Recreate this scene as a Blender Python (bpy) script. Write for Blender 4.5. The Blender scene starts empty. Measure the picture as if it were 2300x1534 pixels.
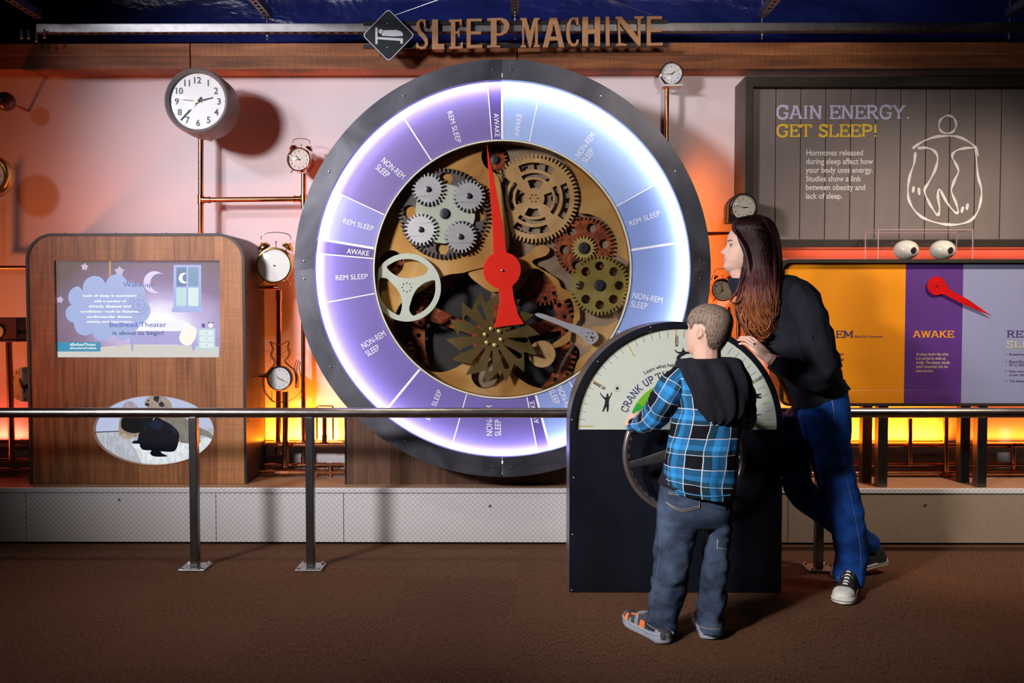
import bpy, bmesh, math, random
from math import sin, cos, pi, radians, sqrt, atan2, hypot
from mathutils import Vector, Matrix, noise, Euler
from mathutils.geometry import tessellate_polygon
random.seed(7)
scn = bpy.context.scene
COL = scn.collection

# ------------------------------------------------------------------ camera
F, CX, CY, H = 2000.0, 1150.0, 767.0, 1.22      # photograph taken as 2300 x 1534
PITCH, YAW = radians(-2.0), radians(0.3)
cd = bpy.data.cameras.new('camera'); cam = bpy.data.objects.new('camera', cd); COL.objects.link(cam)
cd.sensor_width = 36.0; cd.lens = F/2300*36.0; cd.clip_start = 0.05; cd.clip_end = 60
cam.location = (0, 0, H); cam.rotation_euler = (pi/2+PITCH, 0, YAW)
scn.camera = cam
RM = Euler((pi/2+PITCH, 0, YAW)).to_matrix()
def P(x, y, Y):
    """the point at distance Y from the camera's place that shows at (x, y) of the photograph"""
    d = RM @ Vector(((x-CX)/F, -(y-CY)/F, -1.0))
    return Vector((0, 0, H)) + d*(Y/d.y)
def S(Y): return Y/F

# ------------------------------------------------------------------ view, world, lamps
vs = scn.view_settings
vs.view_transform = 'Standard'; vs.look = 'None'; vs.gamma = 1.0; vs.use_curve_mapping = False
vs.exposure = 0.0
scn.cycles.max_bounces = 6; scn.cycles.diffuse_bounces = 3; scn.cycles.glossy_bounces = 3
scn.cycles.transparent_max_bounces = 12; scn.cycles.sample_clamp_indirect = 4.0
scn.cycles.caustics_reflective = False; scn.cycles.caustics_refractive = False
w = bpy.data.worlds.new('world'); scn.world = w; w.use_nodes = True
w.node_tree.nodes['Background'].inputs[0].default_value = (0.5, 0.45, 0.6, 1)
w.node_tree.nodes['Background'].inputs[1].default_value = 0.012

def look_at(o, target):
    o.rotation_euler = (Vector(target)-o.location).to_track_quat('-Z', 'Y').to_euler()
def spot(name, loc, tgt, power, col, ang, blend=0.6, size=0.1):
    l = bpy.data.lights.new(name, 'SPOT'); l.energy = power; l.color = col
    l.spot_size = radians(ang); l.spot_blend = blend; l.shadow_soft_size = size
    o = bpy.data.objects.new(name, l); COL.objects.link(o); o.location = loc; look_at(o, tgt); return o
def area(name, loc, tgt, power, col, sx, sy, spread=180):
    l = bpy.data.lights.new(name, 'AREA'); l.energy = power; l.color = col; l.shape = 'RECTANGLE'
    l.size = sx; l.size_y = sy; l.spread = radians(spread)
    o = bpy.data.objects.new(name, l); COL.objects.link(o); o.location = loc; look_at(o, tgt); return o

spot('ceiling_spot_wall', (-3.0, 2.9, 2.95), (-0.6, 5.0, 1.85), 96, (0.90, 0.88, 1.0), 76, 0.9, 0.12)
spot('ceiling_spot_front', (-3.9, -0.2, 3.0), (-0.30, 4.7, 1.40), 1600, (1.0, 0.94, 0.97), 48, 1.0, 0.42)
spot('added_people_spot', (-2.0, 0.5, 2.35), (0.80, 3.4, 0.75), 720, (1.0, 0.93, 0.90), 34, 0.9, 0.16)  # spot added low at the left to light the people, no ceiling fixture
spot('ceiling_spot_rail', (-0.9, 3.7, 2.95), (-0.9, 4.1, 0.0), 50, (1.0, 0.82, 0.62), 78, 0.8, 0.06)
spot('ceiling_spot_right', (2.7, 3.1, 2.95), (2.25, 4.8, 0.95), 260, (1.0, 0.84, 0.70), 66, 1.0, 0.10)
spot('added_beam_spot', (0.9, 2.3, 2.5), (1.0, 4.93, 2.80), 80, (1.0, 0.84, 0.74), 54, 1.0, 0.10)  # unseen spot added to brighten the beam, sign and wall top
spot('added_orange_flood', (-3.8, 4.2, 0.40), (-1.3, 5.05, 2.5), 105, (1.0, 0.22, 0.06), 80, 1.0, 0.15)  # unseen flood added beyond the left edge to turn wall shadows orange
# ------------------------------------------------------------------ mesh helpers
WO = {}
def obj(name, me, parent=None, origin=None):
    o = bpy.data.objects.new(name, me); COL.objects.link(o)
    origin = Vector(origin) if origin is not None else Vector((0, 0, 0))
    WO[o.name] = origin
    if parent is not None:
        o.parent = parent; o.location = origin-WO[parent.name]
    else: o.location = origin
    return o
def tag(o, label=None, cat=None, group=None, kind=None):
    if label: o['label'] = label
    if cat: o['category'] = cat
    if group: o['group'] = group
    if kind: o['kind'] = kind
    return o
def thing(name, loc, label, cat, group=None):
    o = bpy.data.objects.new(name, None); COL.objects.link(o); o.empty_display_size = 0.05
    o.location = loc; WO[o.name] = Vector(loc); return tag(o, label, cat, group)

class MB:
    """collects shapes in world coordinates; build() links them as one mesh object"""
    def __init__(s): s.v = []; s.f = []; s.m = []; s.mi = 0
    def add(s, vs, fs):
        n = len(s.v); s.v += [Vector(q) for q in vs]
        s.f += [tuple(i+n for i in q) for q in fs]; s.m += [s.mi]*len(fs); return s
    def box(s, x0, x1, y0, y1, z0, z1):
        vs = [(x0,y0,z0),(x1,y0,z0),(x1,y1,z0),(x0,y1,z0),(x0,y0,z1),(x1,y0,z1),(x1,y1,z1),(x0,y1,z1)]
        return s.add(vs, [(0,3,2,1),(4,5,6,7),(0,1,5,4),(1,2,6,5),(2,3,7,6),(3,0,4,7)])
    def bar(s, a, b, wd, ht, up=(0,0,1)):
        a, b = Vector(a), Vector(b); d = (b-a).normalized(); u = Vector(up); sx = d.cross(u).normalized(); u = sx.cross(d)
        q = [a+sx*i*wd/2+u*j*ht/2 for i, j in ((-1,-1),(1,-1),(1,1),(-1,1))]; r = [x+(b-a) for x in q]
        return s.add(q+r, [(0,1,2,3),(7,6,5,4),(0,4,5,1),(1,5,6,2),(2,6,7,3),(3,7,4,0)])
    def tube(s, pts, r, seg=10, closed=False, cap=True, flat=None):
        pts = [Vector(p) for p in pts]; n = len(pts)
        rs = r if isinstance(r, (list, tuple)) else [r]*n
        vs = []; fs = []; prev = None
        for i, p in enumerate(pts):
            if closed: t = pts[(i+1) % n]-pts[i-1]
            else: t = pts[min(i+1, n-1)]-pts[max(i-1, 0)]
            if t.length < 1e-9: t = Vector((0,0,1))
            t.normalize()
            if prev is None:
                u = t.orthogonal() if flat is None else Vector(flat)-t*t.dot(Vector(flat)); u.normalize()
            else: u = (prev-t*t.dot(prev)).normalized()
            prev = u; w_ = t.cross(u); rr = rs[i]
            ra, rb = (rr if isinstance(rr, (list, tuple)) else (rr, rr))
            for k in range(seg):
                a = 2*pi*k/seg; vs.append(p+u*cos(a)*ra+w_*sin(a)*rb)
        for i in range(n if closed else n-1):
            for k in range(seg):
                j = (i+1) % n
                fs.append((i*seg+k, i*seg+(k+1) % seg, j*seg+(k+1) % seg, j*seg+k))
        if cap and not closed:
            fs.append(tuple(reversed(range(seg)))); fs.append(tuple((n-1)*seg+k for k in range(seg)))
        return s.add(vs, fs)
    def lathe(s, c, prof, axis='y', seg=48, a0=0, a1=2*pi):
        """prof: (radius, offset along axis); axis 'y' runs away from the camera, 'z' up"""
        c = Vector(c); full = abs(a1-a0-2*pi) < 1e-6; m = seg if full else seg+1; vs = []; fs = []
        for r, d in prof:
            for k in range(m):
                a = a0+(a1-a0)*k/seg
                vs.append(c+(Vector((r*cos(a), d, r*sin(a))) if axis == 'y' else Vector((r*cos(a), r*sin(a), d)) if axis == 'z' else Vector((d, r*cos(a), r*sin(a)))))
        for i in range(len(prof)-1):
            for k in range(seg):
                k2 = (k+1) % m
                q = (i*m+k, i*m+k2, (i+1)*m+k2, (i+1)*m+k)
                fs.append(q if axis == 'y' else q[::-1] if axis == 'x' else q)
        return s.add(vs, fs)
    def ell(s, c, rx, ry, rz, rot=None, nu=20, nv=12):
        c = Vector(c); vs = []; fs = []; R = rot if rot is not None else Matrix.Identity(3)
        for i in range(nv+1):
            t = pi*i/nv
            for k in range(nu):
                a = 2*pi*k/nu; vs.append(c+R @ Vector((rx*sin(t)*cos(a), ry*sin(t)*sin(a), rz*cos(t))))
        for i in range(nv):
            for k in range(nu):
                q = (i*nu+k, (i+1)*nu+k, (i+1)*nu+(k+1) % nu, i*nu+(k+1) % nu)
                fs.append(q)
        return s.add(vs, fs)
    def cap(s, a, b, ra, rb, seg=14):
        """tapered capsule"""
        a, b = Vector(a), Vector(b); d = (b-a); L = d.length; d.normalize(); pts = []; rs = []
        for k in range(5): t = pi/2*k/4; pts.append(a-d*ra*cos(t)); rs.append(max(ra*sin(t), 1e-4))
        for k in range(5): t = pi/2*k/4; pts.append(b+d*rb*sin(t)); rs.append(max(rb*cos(t), 1e-4))
        return s.tube(pts, rs, seg)
    def loft(s, secs, seg=32, e=2.0, cap=True):
        """secs: (centre, half width vector, half depth vector)"""
        vs = []; fs = []; n = len(secs)
        for sec in secs:
            c, u, v = sec[:3]; ee = sec[3] if len(sec) > 3 else e
            for k in range(seg):
                a = 2*pi*k/seg; ca, sa = cos(a), sin(a)
                vs.append(Vector(c)+Vector(u)*math.copysign(abs(ca)**(2/ee), ca)+Vector(v)*math.copysign(abs(sa)**(2/ee), sa))
        for i in range(n-1):
            for k in range(seg):
                fs.append((i*seg+k, i*seg+(k+1) % seg, (i+1)*seg+(k+1) % seg, (i+1)*seg+k))
        if cap: fs.append(tuple(reversed(range(seg)))); fs.append(tuple((n-1)*seg+k for k in range(seg)))
        return s.add(vs, fs)
    def plate(s, loops, y0, depth):
        """flat shape in a plane facing the camera; loops of (x, z), holes by even-odd; front at y0"""
        L = [[Vector((a, b, 0)) for a, b in lp] for lp in loops]
        tris = tessellate_polygon(L); fl = [q for lp in L for q in lp]; n = len(fl)
        vs = [(q.x, y0, q.y) for q in fl]+[(q.x, y0+depth, q.y) for q in fl]; fs = []
        for a, b, c in tris:
            area2 = (fl[b].x-fl[a].x)*(fl[c].y-fl[a].y)-(fl[c].x-fl[a].x)*(fl[b].y-fl[a].y)
            if abs(area2) < 1e-14: continue
            if area2 < 0: b, c = c, b
            fs.append((a, b, c)); fs.append((a+n, c+n, b+n))
        k = 0
        if depth > 1e-6:
            for lp in L:
                m = len(lp)
                for i in range(m): fs.append((k+i, k+i+n, k+(i+1) % m+n, k+(i+1) % m))
                k += m
        else: fs = fs[0::2]; vs = vs[:n]
        return s.add(vs, fs)
    def wrinkle(s, amp, fr, seed=0, zs=1.0, start=0):
        for i in range(start, len(s.v)):
            p = s.v[i]; q = Vector((p.x*fr, p.y*fr, p.z*fr*zs))+Vector((seed, seed*2, 0))
            s.v[i] = p+noise.noise_vector(q)*amp
        return s
    def build(s, name, mat, parent=None, smooth=True, origin=None, ang=35, fix=True):
        me = bpy.data.meshes.new(name)
        if origin is None:
            if parent is not None and len(s.v): 
                lo = Vector([min(q[i] for q in s.v) for i in range(3)]); hi = Vector([max(q[i] for q in s.v) for i in range(3)]); origin = (lo+hi)/2
            elif len(s.v):
                lo = Vector([min(q[i] for q in s.v) for i in range(3)]); hi = Vector([max(q[i] for q in s.v) for i in range(3)])
                origin = Vector(((lo.x+hi.x)/2, (lo.y+hi.y)/2, lo.z))
        origin = Vector(origin)
        me.from_pydata([q-origin for q in s.v], [], s.f)
        mats = mat if isinstance(mat, (list, tuple)) else [mat]
        for m in mats: me.materials.append(m)
        if len(mats) > 1: me.polygons.foreach_set('material_index', s.m)
        if fix:
            bm = bmesh.new(); bm.from_mesh(me); bmesh.ops.recalc_face_normals(bm, faces=bm.faces); bm.to_mesh(me); bm.free()
        if smooth:
            me.polygons.foreach_set('use_smooth', [True]*len(me.polygons))
            try: me.set_sharp_from_angle(angle=radians(ang))
            except Exception: pass
        me.update()
        return obj(name, me, parent, origin)

def bevel(o, wd, seg=2, ang=40):
    m = o.modifiers.new('bevel', 'BEVEL'); m.width = wd; m.segments = seg; m.limit_method = 'ANGLE'; m.angle_limit = radians(ang); return o
def subsurf(o, n=1):
    m = o.modifiers.new('subdivision', 'SUBSURF'); m.levels = n; m.render_levels = n; return o
def bake(o):
    """apply an object's modifiers to its mesh"""
    bpy.context.view_layer.update()
    dg = bpy.context.evaluated_depsgraph_get(); me = bpy.data.meshes.new_from_object(o.evaluated_get(dg))
    old = o.data; o.modifiers.clear(); o.data = me; me.name = old.name; bpy.data.meshes.remove(old); return o
def remesh(o, voxel, it=6, fac=0.5):
    m = o.modifiers.new('remesh', 'REMESH'); m.mode = 'VOXEL'; m.voxel_size = voxel
    s_ = o.modifiers.new('smooth', 'SMOOTH'); s_.iterations = it; s_.factor = fac
    mats = list(o.data.materials); bake(o)
    if not len(o.data.materials):
        for q in mats: o.data.materials.append(q)
    o.data.polygons.foreach_set('use_smooth', [True]*len(o.data.polygons)); return o
def copy_tree(o, parent=None):
    c = o.copy(); COL.objects.link(c); c.parent = parent; WO[c.name] = WO[o.name].copy()
    for ch in list(o.children): copy_tree(ch, c)
    return c

def wpts(pts, Y): 
    out = []
    for x, y in pts: q = P(x, y, Y); out.append((q.x, q.z))
    return out
def circ(cx, cz, r, n=48, a0=0.0): return [(cx+r*cos(a0+2*pi*k/n), cz+r*sin(a0+2*pi*k/n)) for k in range(n)]
def elli(cx, cz, rx, rz, n=64): return [(cx+rx*cos(2*pi*k/n), cz+rz*sin(2*pi*k/n)) for k in range(n)]
def rrect(x0, z0, x1, z1, r, n=6):
    out = []
    for cx, cz, a in ((x1-r, z1-r, 0), (x0+r, z1-r, pi/2), (x0+r, z0+r, pi), (x1-r, z0+r, 3*pi/2)):
        for k in range(n+1): out.append((cx+r*cos(a+pi/2*k/n), cz+r*sin(a+pi/2*k/n)))
    return out
def gearloop(cx, cz, n, ro, ri, ph=0.0, tip=0.36, root=0.62):
    out = []
    for k in range(n):
        a = 2*pi*k/n+ph; st = 2*pi/n
        for r, da in ((ri, -root/2), (ro, -tip/2), (ro, tip/2), (ri, root/2)):
            out.append((cx+r*cos(a+da*st), cz+r*sin(a+da*st)))
    return out
def smoothpts(pts, n=6, closed=True):
    """Catmull-Rom through 2D or 3D points"""
    out = []; m = len(pts); V = [Vector(p) for p in pts]
    rng = range(m) if closed else range(m-1)
    for i in rng:
        p0 = V[(i-1) % m] if closed or i > 0 else V[0]; p1 = V[i]; p2 = V[(i+1) % m]; p3 = V[(i+2) % m] if closed or i+2 < m else V[-1]
        for k in range(n):
            t = k/n
            q = 0.5*((2*p1)+(p2-p0)*t+(2*p0-5*p1+4*p2-p3)*t*t+(3*p1-p0-3*p2+p3)*t**3)
            out.append(tuple(q))
    if not closed: out.append(tuple(V[-1]))
    return out

# ------------------------------------------------------------------ lettering
def text_mesh(s, bold=0.0, shear=0.0, spacing=1.0, line=1.0, align='LEFT'):
    c = bpy.data.curves.new('text', 'FONT'); c.body = s; c.align_x = align; c.offset = bold; c.shear = shear
    c.space_character = spacing; c.space_line = line; c.resolution_u = 3; c.size = 1
    o = bpy.data.objects.new('text', c); COL.objects.link(o); bpy.context.view_layer.update()
    dg = bpy.context.evaluated_depsgraph_get(); me = bpy.data.meshes.new_from_object(o.evaluated_get(dg))
    vs = []; fs = []
    for i, p in enumerate(me.polygons):          # neighbouring facets a hair apart, so that overlaps never lie in one plane
        fs.append(tuple(range(len(vs), len(vs)+len(p.vertices)))); vs += [Vector((me.vertices[k].co.x, me.vertices[k].co.y, (i % 9)*0.00003)) for k in p.vertices]
    bpy.data.objects.remove(o); bpy.data.curves.remove(c); bpy.data.meshes.remove(me)
    return vs, fs
def lettering(name, s, box, Y, mat, parent, bold=0.008, shear=0.0, spacing=1.0, line=1.0, align='LEFT', rot=0.0, keep=False, glyphs=None):
    """flat writing that fills the photograph's box (x0, y0, x1, y1) on the plane Y; rot turns it about the box's centre"""
    if 'M' in s: bold = 0.0
    vs, fs = glyphs(s) if glyphs else text_mesh(s, bold, shear, spacing, line, align)
    x0 = min(v[0] for v in vs); x1 = max(v[0] for v in vs); y0 = min(v[1] for v in vs); y1 = max(v[1] for v in vs)
    cx, cy = (box[0]+box[2])/2, (box[1]+box[3])/2; c = P(cx, cy, Y); k = S(Y)
    sx = (box[2]-box[0])*k/(x1-x0); sz = (box[3]-box[1])*k/(y1-y0)
    if keep: sx = sz = min(sx, sz)
    cr, sr = cos(rot), sin(rot); out = []
    for v in vs:
        a = (v[0]-(x0+x1)/2)*sx; b = (v[1]-(y0+y1)/2)*sz
        out.append((c.x+a*cr-b*sr, Y-v[2], c.z+a*sr+b*cr))
    m = MB(); m.add(out, fs); return m.build(name, mat, parent, smooth=False, origin=c)

# slab-serif capitals: strokes on a 0..w x 0..1 cell; a trailing 's' marks an end with a slab
G = {
 'A': (1.0, [[(0.12,0),(0.46,1)],[(0.54,1),(0.88,0)],[(0.24,0.34),(0.76,0.34)]], [(0.12,0),(0.88,0),(0.42,1)]),
 'W': (1.25, [[(0.12,1),(0.36,0)],[(0.36,0),(0.62,0.95)],[(0.62,0.95),(0.88,0)],[(0.88,0),(1.13,1)]], [(0.12,1),(1.13,1),(0.62,1)]),
 'K': (1.0, [[(0.2,0),(0.2,1)],[(0.22,0.42),(0.8,1)],[(0.4,0.58),(0.85,0)]], [(0.2,0),(0.2,1),(0.8,1),(0.85,0)]),
 'E': (0.88, [[(0.2,0),(0.2,1)],[(0.05,0.04),(0.8,0.04)],[(0.05,0.96),(0.78,0.96)],[(0.2,0.5),(0.6,0.5)],[(0.8,0),(0.8,0.24)],[(0.78,0.76),(0.78,1)],[(0.6,0.38),(0.6,0.62)]], []),
 'G': (1.02, [[(0.86,0.7),(0.82,0.86),(0.68,0.96),(0.48,0.98),(0.28,0.92),(0.14,0.74),(0.11,0.5),(0.14,0.26),(0.28,0.08),(0.5,0.02),(0.7,0.05),(0.84,0.16),(0.84,0.44)],[(0.58,0.44),(0.98,0.44)],[(0.86,0.7),(0.86,1.0)]], []),
 'H': (1.05, [[(0.2,0),(0.2,1)],[(0.85,0),(0.85,1)],[(0.2,0.5),(0.85,0.5)]], [(0.2,0),(0.2,1),(0.85,0),(0.85,1)]),
 'I': (0.5, [[(0.25,0),(0.25,1)]], [(0.25,0),(0.25,1)]),
 'N': (1.05, [[(0.2,0),(0.2,1)],[(0.2,1),(0.84,0)],[(0.84,0),(0.84,1)]], [(0.2,0),(0.16,1),(0.84,1)]),
 'R': (1.0, [[(0.2,0),(0.2,1)],[(0.05,0.96),(0.55,0.96),(0.74,0.88),(0.78,0.74),(0.74,0.6),(0.55,0.5),(0.2,0.5)],[(0.5,0.5),(0.8,0.04),(0.96,0.04)]], [(0.2,0)]),
 'Y': (1.0, [[(0.12,1),(0.5,0.45)],[(0.88,1),(0.5,0.45)],[(0.5,0.45),(0.5,0)]], [(0.12,1),(0.88,1),(0.5,0)]),
 'T': (0.95, [[(0.475,0),(0.475,1)],[(0.06,0.96),(0.89,0.96)],[(0.08,0.74),(0.08,1)],[(0.87,0.74),(0.87,1)]], [(0.475,0)]),
 'S': (0.8, [[(0.68,0.74),(0.62,0.9),(0.42,0.98),(0.22,0.92),(0.13,0.76),(0.2,0.6),(0.42,0.51),(0.62,0.42),(0.7,0.26),(0.62,0.09),(0.4,0.02),(0.2,0.08),(0.12,0.26)],[(0.68,0.74),(0.68,1)],[(0.12,0.26),(0.12,0)]], []),
 'L': (0.84, [[(0.2,0),(0.2,1)],[(0.05,0.04),(0.76,0.04)],[(0.76,0),(0.76,0.28)]], [(0.2,1)]),
 'P': (0.92, [[(0.2,0),(0.2,1)],[(0.05,0.96),(0.55,0.96),(0.76,0.88),(0.82,0.71),(0.76,0.54),(0.55,0.46),(0.2,0.46)]], [(0.2,0)]),
 'C': (0.95, [[(0.82,0.7),(0.78,0.86),(0.64,0.96),(0.46,0.98),(0.28,0.92),(0.14,0.74),(0.11,0.5),(0.14,0.26),(0.28,0.08),(0.48,0.02),(0.68,0.06),(0.82,0.22)],[(0.82,0.7),(0.82,1.0)]], []),
 'U': (1.0, [[(0.2,1),(0.2,0.3),(0.28,0.1),(0.5,0.02),(0.72,0.1),(0.8,0.3),(0.8,1)]], [(0.2,1),(0.8,1)]),
 'M': (1.2, [[(0.2,0),(0.2,1)],[(0.2,1),(0.6,0.2)],[(0.6,0.2),(1.0,1)],[(1.0,1),(1.0,0)]], [(0.2,0),(0.16,1),(1.04,1),(1.0,0)]),
 'D': (1.0, [[(0.2,0),(0.2,1)],[(0.05,0.96),(0.5,0.96),(0.74,0.86),(0.86,0.66),(0.88,0.5),(0.86,0.34),(0.74,0.14),(0.5,0.04),(0.05,0.04)]], []),
 'O': (1.0, [[(0.5,0.98),(0.28,0.92),(0.14,0.74),(0.11,0.5),(0.14,0.26),(0.28,0.08),(0.5,0.02),(0.72,0.08),(0.86,0.26),(0.89,0.5),(0.86,0.74),(0.72,0.92),(0.5,0.98)]], []),
 '!': (0.42, [[(0.21,0.3),(0.21,1)],[(0.21,0.0),(0.21,0.13)]], []),
 '.': (0.36, [[(0.18,0.0),(0.18,0.14)]], []), ' ': (0.5, [], []),
}
def slab_glyphs(s, th=0.15, ser=0.15, sl=0.09):
    vs = []; fs = []; x = 0.0
    def quad(a, b, wd):
        a, b = Vector(a), Vector(b); d = (b-a).normalized(); nrm = Vector((-d.y, d.x))*wd/2; n = len(vs); h_ = (n//4 % 24)*0.00004
        vs.extend([(*(a-nrm), h_), (*(b-nrm), h_), (*(b+nrm), h_), (*(a+nrm), h_)]); fs.append((n, n+1, n+2, n+3))
    for ch in s:
        wd, strokes, sers = G[ch]
        for st in strokes:
            for i in range(len(st)-1):
                a = Vector((st[i][0]+x, st[i][1])); b = Vector((st[i+1][0]+x, st[i+1][1]))
                d = (b-a).normalized(); t = th*(0.62 if abs(d.y) < 0.3 and len(st) == 2 else 1.0)
                e0 = d*0.03 if len(st) > 2 and i > 0 else d*0; e1 = d*0.03 if len(st) > 2 and i < len(st)-2 else d*0
                quad(a-e0, b+e1, t)
        for sx, sy in sers:
            yy = sl/2 if sy < 0.5 else 1-sl/2
            quad((sx+x-ser, yy), (sx+x+ser, yy), sl)
        x += wd
    return vs, fs
def slab(name, s, box, Y, mat, parent, rot=0.0, th=0.15): return lettering(name, s, box, Y, mat, parent, rot=rot, glyphs=lambda t: slab_glyphs(t, th))

# ------------------------------------------------------------------ materials
MATS = {}
def lin(h):
    if isinstance(h, str):
        h = h.lstrip('#'); c = [int(h[i:i+2], 16)/255 for i in (0, 2, 4)]
        return tuple(x/12.92 if x <= 0.04045 else ((x+0.055)/1.055)**2.4 for x in c)
    return tuple(h)
def newmat(name):
    m = bpy.data.materials.new(name); m.use_nodes = True; MATS[name] = m
    nt = m.node_tree; return m, nt, nt.nodes['Principled BSDF']
def nd(nt, t, **kw):
    n = nt.nodes.new(t)
    for k, v in kw.items():
        if k.startswith('i_'): n.inputs[int(k[2:]) if k[2:].isdigit() else k[2:].replace('_', ' ')].default_value = v
        else: setattr(n, k, v)
    return n
def setp(b, col=None, rough=0.5, metal=0.0, emit=None, es=0.0, spec=0.5, coat=0.0, trans=0.0, alpha=1.0):
    if col is not None: b.inputs['Base Color'].default_value = (*col, 1)
    b.inputs['Roughness'].default_value = rough; b.inputs['Metallic'].default_value = metal
    b.inputs['Specular IOR Level'].default_value = spec; b.inputs['Coat Weight'].default_value = coat
    b.inputs['Transmission Weight'].default_value = trans; b.inputs['Alpha'].default_value = alpha
    if emit is not None: b.inputs['Emission Color'].default_value = (*emit, 1); b.inputs['Emission Strength'].default_value = es
def mat(name, col, rough=0.5, metal=0.0, var=0.12, scale=30.0, bump=0.0, bscale=None, stretch=(1,1,1), **kw):
    """principled with a little noise in colour, roughness and (optionally) relief"""
    col = lin(col); m, nt, b = newmat(name); setp(b, col, rough, metal, **kw)
    tc = nd(nt, 'ShaderNodeTexCoord'); mp = nd(nt, 'ShaderNodeMapping'); mp.inputs['Scale'].default_value = stretch
    nt.links.new(tc.outputs['Object'], mp.inputs['Vector'])
    nz = nd(nt, 'ShaderNodeTexNoise'); nz.inputs['Scale'].default_value = scale; nz.inputs['Detail'].default_value = 5
    nt.links.new(mp.outputs[0], nz.inputs['Vector'])
    if var > 0:
        r = nd(nt, 'ShaderNodeValToRGB'); r.color_ramp.elements[0].position = 0.3; r.color_ramp.elements[1].position = 0.7
        r.color_ramp.elements[0].color = (*[c*(1-var) for c in col], 1); r.color_ramp.elements[1].color = (*[min(1, c*(1+var)) for c in col], 1)
        nt.links.new(nz.outputs['Fac'], r.inputs[0]); nt.links.new(r.outputs[0], b.inputs['Base Color'])
    if bump > 0:
        n2 = nd(nt, 'ShaderNodeTexNoise'); n2.inputs['Scale'].default_value = bscale or scale; n2.inputs['Detail'].default_value = 4
        nt.links.new(mp.outputs[0], n2.inputs['Vector'])
        bp = nd(nt, 'ShaderNodeBump'); bp.inputs['Strength'].default_value = bump; bp.inputs['Distance'].default_value = 0.01
        nt.links.new(n2.outputs['Fac'], bp.inputs['Height']); nt.links.new(bp.outputs[0], b.inputs['Normal'])
    return m
def emis(name, col, st):
    m, nt, b = newmat(name); c = lin(col); setp(b, (0.01, 0.01, 0.01), 0.4, emit=c, es=st); return m
def glassmat(name, tint=(1,1,1), gloss=0.06, rough=0.03):
    m, nt, b = newmat(name); out = nt.nodes['Material Output']; nt.nodes.remove(b)
    t = nd(nt, 'ShaderNodeBsdfTransparent'); t.inputs[0].default_value = (*tint, 1)
    g = nd(nt, 'ShaderNodeBsdfGlossy'); g.inputs['Roughness'].default_value = rough
    lw = nd(nt, 'ShaderNodeLayerWeight'); lw.inputs[0].default_value = 0.5
    pw = nd(nt, 'ShaderNodeMath', operation='POWER'); nt.links.new(lw.outputs['Facing'], pw.inputs[0]); pw.inputs[1].default_value = 4.0
    fr = nd(nt, 'ShaderNodeMath', operation='MULTIPLY_ADD'); nt.links.new(pw.outputs[0], fr.inputs[0]); fr.inputs[1].default_value = 0.5; fr.inputs[2].default_value = gloss*0.6
    mx = nd(nt, 'ShaderNodeMixShader'); nt.links.new(fr.outputs[0], mx.inputs[0])
    nt.links.new(t.outputs[0], mx.inputs[1]); nt.links.new(g.outputs[0], mx.inputs[2]); nt.links.new(mx.outputs[0], out.inputs[0]); return m
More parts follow.
